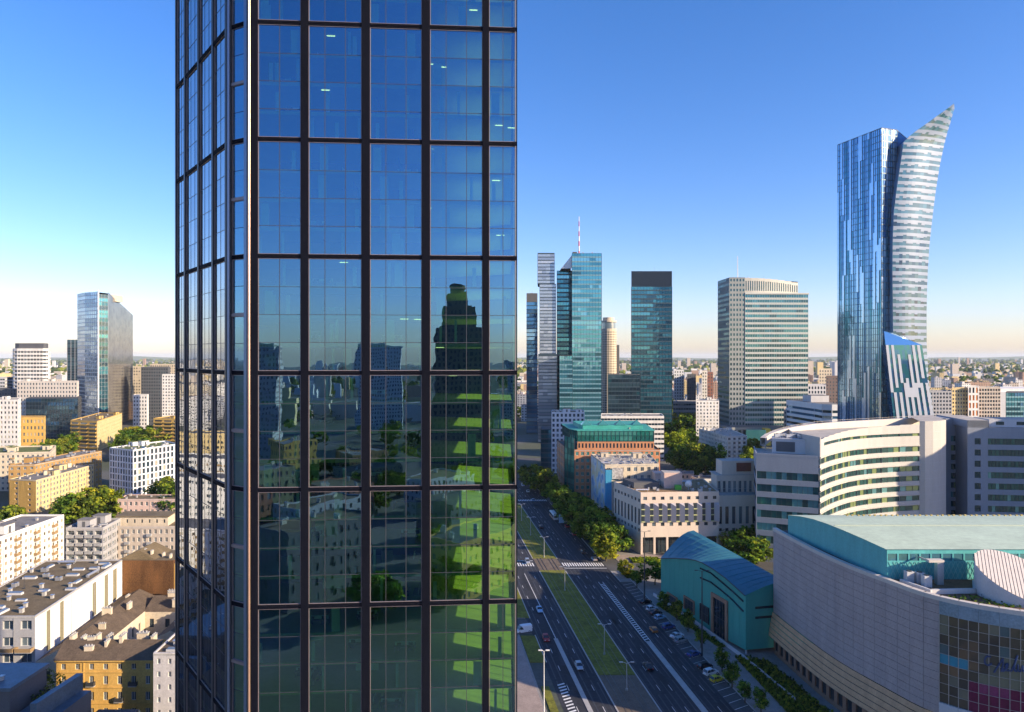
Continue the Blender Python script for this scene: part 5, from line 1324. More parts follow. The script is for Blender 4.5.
b.face([at(885.6,345,391),at(922,345,391),at(921,345,400),at(887,345,400)],2)
b.build('flared_base',[pm('flare_white_panel',(.46,.49,.54),.4,var=.06),TEAL[1],BLUEG[1],BLUEG[0]],sl_)
# ------------------------------------------------------------------ middle distance, right half
GRID = pm('white_grid_panel',(.62,.64,.66),.7,var=.08)
building('white_grid_block','tall white office block with a square window grid left of the green glass roof','office building',rectpoly(551.5,584.5,500,22),44,GRID,ROOFB,12,3.2,.55,.6,sep=False,depth=.3,spec=[('ac',5),('vent',6),('stair',2)],seed=1)
tower_box('teal_low_block','low teal glass block between the avenue and the white grid block',rectpoly(541,552.5,525,24),29,8,3,TEAL,[1,3,0,3],.25,SPB,.1,SPB,cat='office building')
building('white_strip_building','low white building with long dark window bands at the dark teal tower foot','office building',rectpoly(601,664,560,26),36,WHITE,ROOFG,9,2.6,.95,.42,depth=.5,spec=[('ac',5),('sky',3),('vent',5)],seed=2,glass=[DARKG[0],WIN[0]])
building('pale_apartment_block','pale apartment slab standing half behind the striped tower base','apartment block',rectpoly(696,719,630,26),44,WHITE,ROOFL,14,3.2,.45,.5,depth=.2,spec=[('vent',4),('stair',1)],seed=3,glass=[WIN[0],WARMWIN,WIN[1]])
a0,a1,a2 = xy(699,609),xy(727,548),xy(747,552)
building('balcony_apartment_block','white apartment block with shaded balconies on its end, in front of the striped tower','apartment block',[a0,a1,a2,(a2[0]+4,612)],20.8,WHITE,ROOFL,6,3.0,.5,.55,depth=.25,
    edges={1:{'balc':{'f':lambda c,r_: True,'k':1.3,'slab':WHITE,'rail':WHITE},'bay':4},0:{'bay':3.2}},spec=[('ac',7),('stair',3),('vent',6),('duct',2)],seed=4,glass=[WIN[1],WIN[0],WARMWIN],sep=True)
for i,(l,r_,Y,zh,m,rf,lab) in enumerate([(672,694,455,7,CREAM,ROOFG,'small cream house with a grey roof in the trees behind the hotel'),(698,722,430,8,WHITE,ROOFD,'small white house with dark roof behind the hotel roof'),(726,757,392,9,CREAM,MINT,'low cream building with mint roof behind the hotel'),(676,700,480,6,GREY,ROOFG,'small grey house deepest in the trees behind the hotel')]):
    building('small_house',lab,'house',rectpoly(l,r_,Y,12),zh,m,rf,2,3,.45,.5,depth=.15,para=.3,spec=[('vent',3),('chim',1)],seed=i)
building('beige_long_block','long grey beige block with narrow windows right of the striped tower','office building',rectpoly(784,815,560,30),41,BEIGE,ROOFG,12,2.4,.5,.5,depth=.3,spec=[('ac',4),('vent',5)],seed=5)
cp = [xy(814,520),xy(822,508),xy(832,503),xy(842,503),(250,560),(225,560)]
cvb = thing('white_band_office','low curved office with white bands beside the foot of the sail tower','office building',(238,530,0)); FOOT.append((238,530,28))
b = MB()
for P,Q in zip(cp,cp[1:]+cp[:1]): facade(b,P,Q,0,50,1,[(4.2*k+1.6,4.2*k+3.6) for k in range(11)],1.0,.5,0,lambda: R.choice([1,2]))
b.face([(*p,50) for p in cp],3); b.build('wall',[GRID,DARKG[0],BLUEG[1],ROOFG],cvb); b = MB(); b.prism([(232,530),(246,530),(248,545),(232,545)],50,55,0,1); b.build('plant_room',[LGREY,ROOFD],cvb)
building('grey_fin_block','grey block with vertical window slots seen between the striped tower and the sail tower','office building',rectpoly(808,826,640,30),58,LGREY,ROOFL,14,2.6,.55,.6,depth=.4,seed=6,glass=[DARKG[0],WIN[1]])
building('dark_brick_block','dark brownish tower block just left of the sail tower','apartment block',rectpoly(826,838,720,26),64,pm('dark_brown_brick',(.16,.12,.11),.9,var=.2),ROOFD,18,3,.4,.4,depth=.2,seed=7)
building('tan_block','tan office block in the distance between the striped tower and the sail tower','office building',rectpoly(819,832,820,30),70,CREAM,ROOFL,18,3,.45,.5,depth=.2,seed=8)
building('balcony_slab','long grey green apartment slab with balcony columns to the right of the sail tower','apartment block',rectpoly(979,1000.5,590,20),58,BEIGE,ROOFB,18,2.3,.7,.6,depth=.7,glass=[WIN[1],TEAL[3],WARMWIN],para=1,spec=[('vent',5),('ac',2)],edges={1:{'blank':True,'wall':WHITE}},seed=9)
building('cream_grid_slab','pale yellow apartment slab with white window grid at right','apartment block',rectpoly(952,968,592,20),57,PALEY,ROOFB,17,2.2,.6,.5,depth=.3,para=1,seed=10,spec=[('vent',3)])
building('orange_stair_block','white apartment tower with vivid orange window columns at right','apartment block',rectpoly(968.3,978.7,588,20),59,WHITE,ROOFG,9,2.9,.55,.7,depth=.4,glass=[pm('vivid_orange_panel',(.70,.20,.03),.6,var=.15),DARKG[1]],seed=11)
building('grey_balcony_slab','grey apartment slab with dark balconies close to the right of the sail tower foot','apartment block',rectpoly(930,951.7,588,20),55,GREY,ROOFG,17,2.6,.6,.55,depth=.6,seed=12,spec=[('vent',4)],edges={1:{'blank':True,'wall':WHITE}})
tower_box('glass_office_slab','blue green glass office slab at the right edge above the grey block',rectpoly(1006,1060,590,26),54,13,2.4,TEAL+[BLUEG[0]],None,.3,SPT,.12,SPB,cat='office building')
b_ = thing('white_roof_hall','long low hall with a white roof behind the balcony slabs at right','hall',(560,850,0)); b = MB(); P = rectpoly(966,1075,840,60); b.prism(P,0,42,0,1); b.build('wall',[LGREY,WHITE],b_); FOOT.append((560,860,70))
b = MB(); b.prism(inset(P,3),42.01,46,0); b.build('roof',WHITE,b_)
# slabs seen between dark teal tower and striped tower
for i,(l,r_,Y,zh,m,lab) in enumerate([(674,684,860,68,GRID,'pale grey tower block left of the pair in the gap beside the dark teal tower'),(687,696,840,63,DGREY,'dark glass block with white edges in the gap beside the dark teal tower'),(702,707,800,68,WHITE,'narrow white tower block in the gap left of the striped tower'),(707.5,713,810,66,pm('red_brown_brick',(.22,.10,.08),.9,var=.2),'narrow red brown tower block touching the narrow white one')]):
    building('tower_block',lab,'apartment block',rectpoly(l,r_,Y,22),zh,m,ROOFG,18,3,.45,.5,depth=.15,seed=20+i)
building('long_grey_block','long low grey building behind the trees between the dark teal tower and the striped tower','office building',rectpoly(673,712,770,24),34,GREY,ROOFG,7,3,.9,.4,depth=.3,seed=30,spec=[('ac',4)])
# ------------------------------------------------------------------ left of the tower
# glass tower with spine
t0,t1,t2,t3 = xy(77.5,815), xy(98.5,780), xy(108,788), xy(132.8,926)
zl, zr_, zr2 = zof(294,815), zof(290.5,780), zof(315,926)
lt = thing('slanted_glass_tower','glass office tower with a slanted roofline on the left, pale front and bronze side','office tower',(-480,850,0)); FOOT.append((-480,850,70))
LG = [pglass('sky_glass_a',(.34,.44,.55),.7,.06), pglass('sky_glass_b',(.22,.30,.40),.65,.06), pglass('sky_glass_c',(.45,.55,.64),.7,.06)]
BRZ = [pglass('bronze_glass_a',(.24,.25,.26),.75,.1), pglass('bronze_glass_b',(.17,.18,.20),.75,.1), pglass('bronze_glass_c',(.30,.30,.30),.7,.12)]
mid = (( t0[0]+t1[0])/2-1.2, (t0[1]+t1[1])/2-3.5)
SPL = pm('pale_spandrel',(.45,.50,.56),.4,.4,var=.08)
curtain(lt,t0,mid,0,zl,36,7,LG,None,.22,SPL,.08,SPL); curtain(lt,mid,t1,0,zr_-1,36,7,LG,None,.22,SPL,.08,SPL)
curtain(lt,t1,t2,0,zr_-4,34,3,[TEAL[3],TEAL[1],DARKG[0]],None,.2,SPB,.1,WMETAL)
A,t,n,L = frame(t2,t3); b = MB(); nr,nc = 34,24
for c in range(nc):
    for r_ in range(nr):
        f0,f1 = c/nc,(c+1)/nc; Z = lambda f: (zr_-1)+(zr2-zr_+1)*f
        P = lambda f: (t2[0]+(t3[0]-t2[0])*f+n.x*.02*((c*7+r_*3)%3), t2[1]+(t3[1]-t2[1])*f)
        b.face([(*P(f0),Z(f0)*r_/nr),(*P(f1),Z(f1)*r_/nr),(*P(f1),Z(f1)*(r_+1)/nr),(*P(f0),Z(f0)*(r_+1)/nr)],R.randrange(3))
b.build('glass_facade',BRZ,lt); b = MB()
for c in range(nc+1): f = c/nc; s = L*f; b.obox(A,t,n,max(0,s-.2),min(L,s+.2),.07,.16,0,(zr_-1)+(zr2-zr_+1)*f,0)
b.build('fins',pm('bronze_fin',(.20,.20,.20),.5,.4,var=.1),lt)
bk = (t3[0]-40,t3[1]+6); b = MB()
for P,Q,za,zb_ in ((t3,bk,zr2,zr2),(bk,t0,zr2,zl)): b.face([(*P,0),(*Q,0),(*Q,zb_),(*P,za)],0)
b.build('rear_facade',BRZ[1],lt)
b = MB(); b.face([(*t0,zl-1.5),(*mid,zl-1.2),(*t1,zr_-2),(*t2,zr_-2.5),(*t3,zr2-1.5),(*bk,zr2-1.5)],0); b.build('roof',CREAM,lt)
b = MB(); b.box(t1[0]-14,t1[0]-6,t1[1]+20,t1[1]+60,zr_-9,zr_-1,0); b.build('plant_room',CREAM,lt)
b = MB(); A,t,n,L = frame(t1,t2); b.tube((t1[0],t1[1]-.3,0),(t1[0],t1[1]-.3,zr_+.5),.8,.8,6); b.build('corner_fin',WMETAL,lt)
# white striped block, dark slab
sb_ = thing('banded_office','office block with white floor bands and a black top, left of the slanted glass tower','office building',(-505,730,0)); FOOT.append((-505,735,36))
P = rectpoly(12,48,715,32); P = [P[0],P[1],P[2],P[3]]; rp = []
for i in range(4):
    a,bq,c = Vector(P[i-1]),Vector(P[i]),Vector(P[(i+1)%4]); rp += [tuple(bq+(a-bq).normalized()*5.5), tuple(bq+((a-bq).normalized()+(c-bq).normalized())*1.7), tuple(bq+(c-bq).normalized()*5.5)]
b = MB()
for p,q in zip(rp,rp[1:]+rp[:1]): facade(b,p,q,0,94,max(1,int(math.hypot(p[0]-q[0],p[1]-q[1])/3)),[(4*k+1.3,4*k+3.3) for k in range(23)],.96,.5,0,lambda: R.choice([1,1,2]))
b.face([(*p,94) for p in rp],0); b.build('wall',[WHITE,WIN[1],WIN[0]],sb_); b = MB(); b.prism(inset(rp,2),94.01,99.5,0); b.build('crown',DGREY,sb_)
tower_box('dark_slab_tower','narrow black office tower peeking out left of the slanted glass tower',rectpoly(67,79,1150,30),114,26,3,DARKG,None,.2,SPB,.5,LGREY)
# dark glass block and neighbours
tower_box('dark_glass_block','wide low dark glass office block behind the yellow apartments',rectpoly(26,78,660,34),45,12,3.0,DARKG+[BLUEG[3]],[3,5,1,3],.15,SPB,.15,DMETAL,cat='office building')
building('long_pink_apartments','long pale pink apartment building with attic windows behind the dark glass block','apartment block',rectpoly(17,77,684,20),60,STONE,ROOFG,15,3,.5,.5,depth=.2,spec=[('vent',6),('stair',3)],seed=1)
tower_box('grey_office_slab','dark grey striped office slab beside the left edge',rectpoly(6,22,860,26),59,15,3.2,DARKG,None,.35,GREY,.1,SPB,cat='office building')
building('pale_office_slab','pale office slab with window bands at the far left edge','office building',rectpoly(-22,5,820,26),60,LGREY,ROOFG,15,3,.95,.45,depth=.2,seed=4)
building('white_apartment_tower','white apartment tower with a dark top at the left edge','apartment block',rectpoly(-30,18,520,24),52,WHITE,ROOFD,14,2.8,.5,.5,depth=.25,seed=5,spec=[('stair',2)],glass=[WIN[1],WARMWIN,WIN[0]])
building('dark_tower_block','dark block behind the white apartment tower at the left edge','apartment block',rectpoly(-34,22,700,20),52,DGREY,ROOFD,16,3,.5,.5,depth=.2,seed=6)
building('yellow_slab','small yellow apartment slab right of the white apartment tower','apartment block',rectpoly(18.5,44,545,14),36.3,YELLOW,ROOFB,7,2.8,.5,.5,depth=.25,seed=7,glass=[WIN[0],WARMWIN,WIN[1]])
y0,y1,y2 = xy(70.5,620), xy(97,611), xy(122,700)
building('yellow_balcony_block','yellow apartment block with balcony bands below the slanted glass tower','apartment block',[y0,y1,y2,(y2[0]-27,y2[1]+8)],27,YELLOW,ROOFB,8,3.2,.5,.45,depth=.25,
    edges={0:{'ncol':3,'wf':.8,'balc':{'f':lambda c,r_: True,'k':1.1,'slab':YELLOW,'rail':YELLOW,'d':1.0}},1:{'wall':PALEY}},spec=[('vent',6),('stair',2),('mast',2)],seed=8,glass=[WIN[0],WIN[2],WARMWIN])  # right face takes the paler yellow in place of sunlight
building('yellow_balcony_tower','yellow apartment block with balcony bands touching the near tower edge','apartment block',[xy(153.5,618),xy(182,612),xy(200,640),xy(172,646)],29,YELLOW,ROOFB,9,3.2,.55,.45,depth=.25,
    edges={0:{'ncol':3,'wf':.8,'balc':{'f':lambda c,r_: True,'k':1.1,'slab':YELLOW,'rail':YELLOW,'d':1.0}}},spec=[('vent',3),('stair',1)],seed=9)
# between tower and slanted tower
for i,(l,r_,Y,d,zh,m,k,lab) in enumerate([(133,147,760,20,42,WHITE,10,'white apartment block with a stepped front right of the slanted glass tower'),(141,168,840,30,72,DGREY,18,'dark glass and white residential block right of the slanted glass tower'),(133,143,900,20,72,CREAM,18,'cream block directly touching the slanted glass tower'),(162,176,720,14,66,WHITE,20,'slim white tower block just left of the near tower'),(150,180,980,30,74,CREAM,20,'pale block farthest back beside the near tower')]):
    building('apartment_block',lab,'apartment block',rectpoly(l,r_,Y,d),zh,m,ROOFG,k,3,.5,.5,depth=.2,seed=40+i,glass=DARKG if m is DGREY else [WIN[1],WIN[0],WARMWIN])
# modern white block
w0,w1,w2 = xy(109.5,414), xy(133,403), xy(178,432)
building('modern_white_block','modern white apartment block with tall dark window columns and a planted roof edge','apartment block',[w0,w1,w2,(w2[0]-16,w2[1]+16),(w0[0]+6,w0[1]+18)],29.5,pm('cool_white_render',(.62,.64,.68),.8,var=.08),GREENROOF,8,2.6,.62,.8,sf=.12,depth=.4,
    edges={1:{'bay':3.0,'wf':.62},0:{'bay':2.6}},sep=True,spec=[('ac',6),('stair',2),('sky',3),('vent',5)],seed=10,glass=[WIN[1],DARKG[0],WARMWIN],frame=FRAME_D)
# cream terrace building at far left
building('roof_garden_block','cream apartment building with a planted roof terrace at the left edge','apartment block',[xy(-20,430),xy(50,438),xy(56,470),xy(-14,462)],23.5,CREAM,GREENROOF,7,2.9,.5,.5,depth=.3,sep=True,spec=[('stair',3),('vent',5),('ac',3)],seed=11,para=.9,
    edges={0:{'balc':{'f':lambda c,r_: c%4==2,'k':1.5,'slab':CONC,'rail':BALC,'d':1.0}}})
# pale yellow slab + brown slab
p0,p1,p2 = xy(9.5,376), xy(36,372), xy(94,427)
building('pale_yellow_slab','long pale yellow apartment slab with ochre windowed end wall','apartment block',[p0,p1,p2,(p2[0]-15,p2[1]+4)],17.5,PALEY,ROOFG,6,2.9,.55,.58,sf=.22,depth=.3,sep=True,
    edges={0:{'wall':OCHRE,'ncol':2,'wf':.2,'hf':.4},1:{'balc':{'f':lambda c,r_: c%3==1,'k':1.6,'slab':WHITE,'rail':PALEY,'d':.9}}},spec=[('vent',12),('chim',3),('mast',2),('stair',2)],seed=12,para=.4)  # short end coloured ochre in place of its shade
r0,r1,r2 = xy(34,420), xy(52,428), xy(104,488)
building('brown_slab','ochre brown apartment slab right behind the long pale yellow one','apartment block',[(-289,392),(-276,395),(-271.5,452),(-286,455)],22.5,pm('brown_ochre_render',(.36,.22,.08),.85,var=.2),ROOFG,7,3,.45,.45,depth=.3,sep=True,spec=[('vent',12),('ac',5),('mast',2),('stair',2)],seed=13,para=.5)
# pink block and grey beige blocks
building('pink_block','pink apartment block with a flat brown roof left of the near tower','apartment block',rectpoly(117,182,350,12),11.8,PINK,ROOFB,3,2.8,.5,.5,depth=.3,sep=True,spec=[('vent',7),('mast',1)],seed=14,para=.4)
building('grey_balcony_block','grey apartment block with deep shaded balconies next to the long white one','apartment block',rectpoly(66,103,273,16),16.2,GREY,ROOFG,5,3.6,.8,.55,depth=.9,sep=True,spec=[('stair',2),('sky',3),('vent',5)],seed=15,
    edges={0:{'balc':{'f':lambda c,r_: True,'k':1.0,'slab':CONC,'rail':BALCG,'d':.8}}})
kb = building('beige_corner_block','beige apartment block with paired windows and a raised top floor','apartment block',rectpoly(103,180,286,14),13.5,BEIGE,ROOFB,4,2.3,.5,.55,depth=.3,sep=True,spec=[('vent',4)],seed=16,
    edges={0:{'balc':{'f':lambda c,r_: c in (4,8) ,'k':1.6,'slab':CONC,'rail':BALCG,'d':1.0}}})
P = rectpoly(116,168,289,9); b = MB()
for i in range(4): facade(b,P[i],P[(i+1)%4],13.55,17.3,7,[(14.8,16.3)],.25,.2,0,1)
b.prism(inset(P,-.4),17.31,17.7,2,2); b.build('attic_storey',[CREAM,WIN[1],ROOFB],kb)
# long white apartments
l0,l1,l2 = (-196.,180.), (-178.8,180.), (-178.8,272.6)
building('long_white_block','long bright white apartment building with brown balcony columns at the left edge','apartment block',[l0,l1,l2,(-196,272.6)],21.5,WHITE,ROOFG,8,2.5,.46,.46,depth=.25,sep=True,seed=17,
    edges={1:{'balc':{'f':lambda c,r_: c%4==2 and r_>0,'k':1.9,'slab':CONC,'rail':BALC,'d':1.2}},2:{'balc':{'f':lambda c,r_: c==1,'k':1.5,'slab':CONC,'rail':BALC,'d':1}}},spec=[('stair',5),('vent',8),('mast',2)],glass=[WARMWIN,WIN[1],WIN[0]],frame=BALC)
building('white_block_beyond','white apartment building farther left of the long white one','apartment block',[(-262,190),(-246,190),(-246,262),(-262,262)],27,WHITE,ROOFG,9,3,.45,.45,depth=.2,seed=18)
# white windowless wall house
h0,h1,h2,h3 = (-140.,168.6),(-118.,169.),(-123.3,216.),(-147.,215.)
hw = building('white_wall_house','grey fronted house with a long blank white side wall and skylights on its brown roof','apartment block',[h0,h1,h2,h3],20.6,GREY,ROOFB,5,4.2,.62,.55,depth=.5,sep=True,seed=19,para=.35,
    edges={1:{'blank':True,'wall':pm('bright_white_render',(.80,.78,.74),.8,var=.05)},0:{'balc':{'f':lambda c,r_: r_ < 4,'k':1.45,'slab':CONC,'rail':BALC,'d':1.4}}},spec=[('sky',16),('vent',12),('ac',4),('duct',3),('mast',2)])
for px in (46.5,60,92.5,104.5,113):
    sA,PA = ray(px,h1,h2); sB,PB = ray(px+3.6,h1,h2); A,t,n,L = frame(h1,h2); b = MB(); b.obox(A,t,n,sA*L,sB*L,.003,.06,10,20.2 if px < 80 else 19.5,0); b.build('recess_panel',pm('grey_olive_panel',(.22,.20,.13),.8,var=.25),hw)
# brick gable house
gh = thing('brick_house','house with a tall blank brown brick wall and a low pitched roof','house',(-115,225,0)); FOOT.append((-115,226,14))
bm0,bm1 = xy(122.3,216.3), xy(173.5,216.3); BRICK = pm('brown_brick',(.13,.06,.022),.9,var=.6,scale=.4,fine=3)
b = MB(); A,t,n,L = frame(bm0,bm1); bp = [bm0,bm1,(bm1[0]-1,228),(bm0[0]-1,228)]
b.prism(bp,0,20.6,0,1)
for k in range(1,5): b.obox(A,t,n,0,L,.003,.05,8.8+2.4*k,8.86+2.4*k,0)
b.build('wall',[BRICK,ROOFB],gh)
b = MB(); a_,c_ = bm0[0]-1.5,bm0[0]+10
b.face([(a_,217,20.63),(c_,217,20.63),((a_+c_)/2,218,23.4)],0); b.face([(a_,228,20.63),(a_,217,20.63),((a_+c_)/2,218,23.4),((a_+c_)/2,228,23.4)],0); b.face([(c_,217,20.63),(c_,228,20.63),((a_+c_)/2,228,23.4),((a_+c_)/2,218,23.4)],0); b.build('roof',ROOFB,gh)
for k in range(5): place(PIECES['chim'],'chimney',gh,Matrix.Translation((bm0[0]+2+3*k,219+1.5*(k%2),20.6 if k > 2 else 21.8)) @ Matrix.Scale(.6,4))
b = MB(); b.prism([(bm1[0]+.03,216.6),(bm1[0]+2.2,216.6),(bm1[0]+2,226),(bm1[0]+.03,226)],0,19.5,0,1); b.build('side_wall',[YELLOW,ROOFB],gh)
# tenement with courtyard
TENR = pm('tenement_roof',(.115,.085,.06),.95,var=.4,scale=.5,streak=False)
tn = thing('tenement','old ochre tenement with dark pitched roofs around a small courtyard','tenement',(-100,178,0)); FOOT.append((-100,185,26))
f0,f1 = (-106.5,159.6),(-83.6,159.8)
b = MB(); rows = [(1.0,2.9),(4.7,6.7),(8.4,10.4),(11.9,13.3)]
ops = facade(b,f0,f1,0,14.2,7,rows,.34,.3,0,None); items = [(window_mesh(w_,h_,R.choice(WIN[:2]),FRAME_W,1),frameM(p+Vector((nn.x,nn.y,0))*.03,tt,nn),True) for (p,w_,h_,tt,nn,c,r_) in ops]
bal = [(balcony_mesh(1.9,.8,CONC,DMETAL),frameM(p-Vector((0,0,.1))+Vector((nn.x,nn.y,0))*.3,tt,nn),True) for (p,w_,h_,tt,nn,c,r_) in ops if (c,r_) in ((2,2),(4,1),(5,2),(1,1))]
A,t,n,L = frame(f0,f1)
for z in (3.9,7.6,11.2): b.obox(A,t,n,0,L,.003,.16,z,z+.22,0)
b.obox(A,t,n,-.2,L+.2,.003,.45,13.85,14.18,0)
for s in (6.3,18.6): b.obox(A,t,n,s,s+.2,.003,.12,0,13.8,0)
for P,Q in ((f1,(-84.2,168.5)),((-84.2,168.5),(-107.3,168.3)),((-107.3,168.3),f0)): quadrect(b,Vector(P),*frame(P,Q)[1:3],0,frame(P,Q)[3],0,0,14.2,0)
b.build('wall',OCHRE,tn); scatter_parts(tn,'window',items); scatter_parts(tn,'balcony',bal)
def gable(b, poly, ze, zrid, m=0, over=.35):
    """two-slope roof along the long axis p0->p1 of a quad; p0,p1 eave, p3,p2 the other eave"""
    p0,p1,p2,p3 = [Vector(p) for p in poly]; a = (p0+p3)/2; c = (p1+p2)/2
    b.face([(*p0,ze),(*p1,ze),(*c,zrid),(*a,zrid)],m); b.face([(*p2,ze),(*p3,ze),(*a,zrid),(*c,zrid)],m)
    b.face([(*p3,ze),(*p0,ze),(*a,zrid)],1); b.face([(*p1,ze),(*p2,ze),(*c,zrid)],1)
b = MB(); gable(b,[(-106.9,159.0),(-83.3,159.2),(-83.9,169),(-107.6,168.8)],14.3,17.2); b.build('roof',[TENR,OCHRE],tn)
for (P,nm) in (([(-117.5,168.9),(-107.8,168.9),(-112,214),(-122.6,214)],'w'),([(-99,172),(-91.6,172),(-94,202),(-101,202)],'m'),([(-112.2,202.5),(-84,202.5),(-85,215),(-112.2,215)],'b')):
    pass
wings = [((-118.2,169.2),(-123.2,214),(-106.5,169.2),(-110,214),9.4,12.4),((-109.5,203),(-86,203),(-109.8,215.6),(-86,215.6),9.2,12.0),((-96.5,185),(-97.8,203),(-88.5,185),(-89.5,203),9.0,10.8)]
b = MB(); wl = MB()
for (a_,c_,d_,e_,ze,zr3) in wings:
    poly = ccw([a_,c_,e_,d_]); 
    for P,Q in zip(poly,poly[1:]+poly[:1]): facade(wl,P,Q,0,ze,max(2,int(math.hypot(P[0]-Q[0],P[1]-Q[1])/4)),[(1,2.8),(4.6,7.2)],.3,.25,0,1)
    gable(b,[a_,c_,e_,d_],ze+.02,zr3)
b.build('wing_roof',[TENR,CREAM],tn); wl.build('wing_wall',[CREAM,WIN[1]],tn)
for k in range(22):
    x,y,z = [(-101,164,17.0),(-98,166.5,16.2),(-93.5,164.2,17.0),(-90,166.6,16.2),(-104.5,166.8,16),(-87,166,16.4),(-104,209,11.6),(-99,212,11),(-93,208,11.6),(-89,211,11),(-93,190,10.5),(-92,198,10.5),(-111,185,12),(-112,200,12),(-113,176,12.2),(-115,194,12.2),(-117,208,11.6),(-109,180,10.8),(-106,213,10.9),(-101,205,11),(-96.5,163,16.6),(-100,161.5,15.6)][k]
    place(PIECES['chim'],'chimney',tn,Matrix.Translation((x,y,z-.7)) @ Matrix.Rotation(.05+(1.57 if k%3==0 else 0),4,'Z') @ Matrix.Scale(.8+.12*(k%4),4))
for k in range(5): place(PIECES['sky'],'skylight',tn,Matrix.Translation((-103+4*k,167,15.6)) @ Matrix.Scale(.7,4))
# narrow white house beside the tower
building('narrow_white_house','narrow pale house with small square windows between the ochre tenement and the near tower','house',[(-81.4,155),(-71.5,155),(-72.4,184),(-83,184)],17.5,pm('pale_grey_render',(.52,.50,.50),.85,var=.2,scale=.6),TENR,6,2.6,.3,.42,depth=.25,sep=True,para=.4,spec=[('chim',5),('vent',4),('sky',3)],seed=21)
# dark roofed modern building in the bottom left corner
db = thing('dark_roof_building','dark blue grey modern building with a flat metal roof in the bottom left corner','office building',(-112,142,0)); FOOT.append((-112,142,16))
DBR = pm('dark_blue_metal_roof',(.10,.15,.20),.45,.3,var=.25,scale=.5,streak=False)
b = MB(); b.prism([(-126,138),(-101.5,138),(-101.2,148.5),(-126,148.5)],0,17.6,1,0); b.build('wall',[DBR,DGREY],db); b = MB(); b.prism([(-126.5,137.5),(-101,137.5),(-100.8,149),(-126.5,149)],17.61,18.3,0,0); b.build('roof',[DBR,DGREY],db); b = MB()
b = MB(); b.prism([(-100.6,136),(-92,136),(-91.5,148.5),(-100.6,149)],0,12.5,1,0); b.build('terrace_wing',[DBR,DGREY],db)
b = MB(); b.prism([(-96.0,136),(-94.6,136),(-93.6,149),(-95,149)],12.51,16,0,0); b.build('fin_wall',[DBR],db)
b = MB(); b.box(-120,-106,137.3,137.49,8,16,0); b.build('window',DARKG[0],db)
clutter(db,[(-126,138),(-101.5,138),(-101.2,148.5),(-126,148.5)],18.3,[('vent',4)],DGREY,DBR,seed=6)
o = bush('hedge_plants','green bushes growing on the terrace between the dark roof building and the tenement',[(-100.5,143),(-96.2,143),(-95.6,150),(-108,158.5),(-116,158.5),(-116,151)],1.6,420,.22,z=12.6,kind=None)
tower_box('dark_low_block','very dark low block at the bottom left in front of the tenement',[(-89,138),(-80,138),(-80,147),(-89,147)],9,3,3,DARKG,None,.2,SPB,cat='office building')
# ------------------------------------------------------------------ off to the right and behind the camera: an added shade caster, and neighbours that show in the glass
building('off_frame_shade_block','tall stone office block to the right of the arena, outside the picture','office building',[(300,255),(345,250),(350,320),(303,322)],82,CREAM,ROOFG,22,3.2,.5,.5,depth=.2,seed=50)  # unseen block placed and sized to shade the curved and grey offices
cl = thing('stepped_clock_tower','dark stepped stone tower behind the viewer, mirrored in the near tower','tower',(14,-300,0)); FOOT.append((14,-300,40))
DST = pm('dark_sandstone',(.20,.16,.12),.9,var=.2); b = MB()
for (hw_,z0,z1) in ((20,0,45),(17,45,105),(12,105,120),(8,120,130)):
    P = [(14-hw_,-300-hw_),(14+hw_,-300-hw_),(14+hw_,-300+hw_),(14-hw_,-300+hw_)]
    for A,B in zip(P,P[1:]+P[:1]): facade(b,A,B,z0,z1,max(3,int(hw_/1.6)),[(z0+4*k+1,z0+4*k+3.2) for k in range(int((z1-z0)/4))],.45,.3,0,1)
    b.face([(*p,z1) for p in P],0)
b.build('wall',[DST,WIN[1]],cl); b = MB(); b.cyl(14,-300,6,130,136,16); b.build('crown',DST,cl)
rb_ = random.Random(21)
bc = [('brown',pm('warm_brown_render',(.30,.19,.10),.9,var=.25)),('ochre',OCHRE),('dark grey',DGREY),('grey',GREY),('brick red',pm('dull_red_brick',(.28,.12,.08),.9,var=.2)),('olive',pm('olive_render',(.22,.22,.13),.9,var=.25))]
k = 0
for gx_ in range(-5,6):
    for gy_ in range(0,5):
        x,y = gx_*52+rb_.uniform(-8,8), -70-gy_*62+rb_.uniform(-10,8)
        if (x-14)**2+(y+300)**2 < 60**2 or abs(x+.1347*y-53+9)<22: continue
        nm,m = bc[k%6]; k += 1; wx,wy = rb_.uniform(12,20), rb_.uniform(8,12)
        an_ = math.radians(-42+rb_.uniform(-6,6)); rot = lambda a,c: (x+a*math.cos(an_)-c*math.sin(an_), y+a*math.sin(an_)+c*math.cos(an_))
        building('courtyard_house',f'{nm} town house in the streets behind the viewer','house',[rot(-wx,-wy),rot(wx,-wy),rot(wx,wy),rot(-wx,wy)],rb_.choice([14,17,20,26]),m,rb_.choice([ROOFB,ROOFG,ROOFD]),5,3.4,.4,.5,depth=.2,group='town houses behind the viewer',seed=60+k,spec=[('chim',3)])
for (x,y,w_,d_,h_,nm) in ((-150,-420,18,14,95,'grey tower block mirrored in the near tower'),(95,-520,20,14,80,'second grey tower block mirrored in the near tower'),(-60,-640,26,14,100,'pale tower block far behind the viewer'),(180,-450,18,18,70,'low teal tower block behind the viewer')):
    building('tower_block',nm,'apartment block',[(x-w_,y-d_),(x+w_,y-d_),(x+w_,y+d_),(x-w_,y+d_)],h_,GREY if 'grey' in nm else LGREY,ROOFG,22,3,.5,.5,depth=.1,seed=90)
for i in range(150):
    x,y = rb_.uniform(-220,200), -30-rb_.uniform(0,300)
    if any((x-f[0])**2+(y-f[1])**2 < (f[2]*.8)**2 for f in FOOT): continue
    tree(x,y,rb_.uniform(9,16),'leafy town tree in the streets behind the viewer','trees behind the viewer',0,1.2)
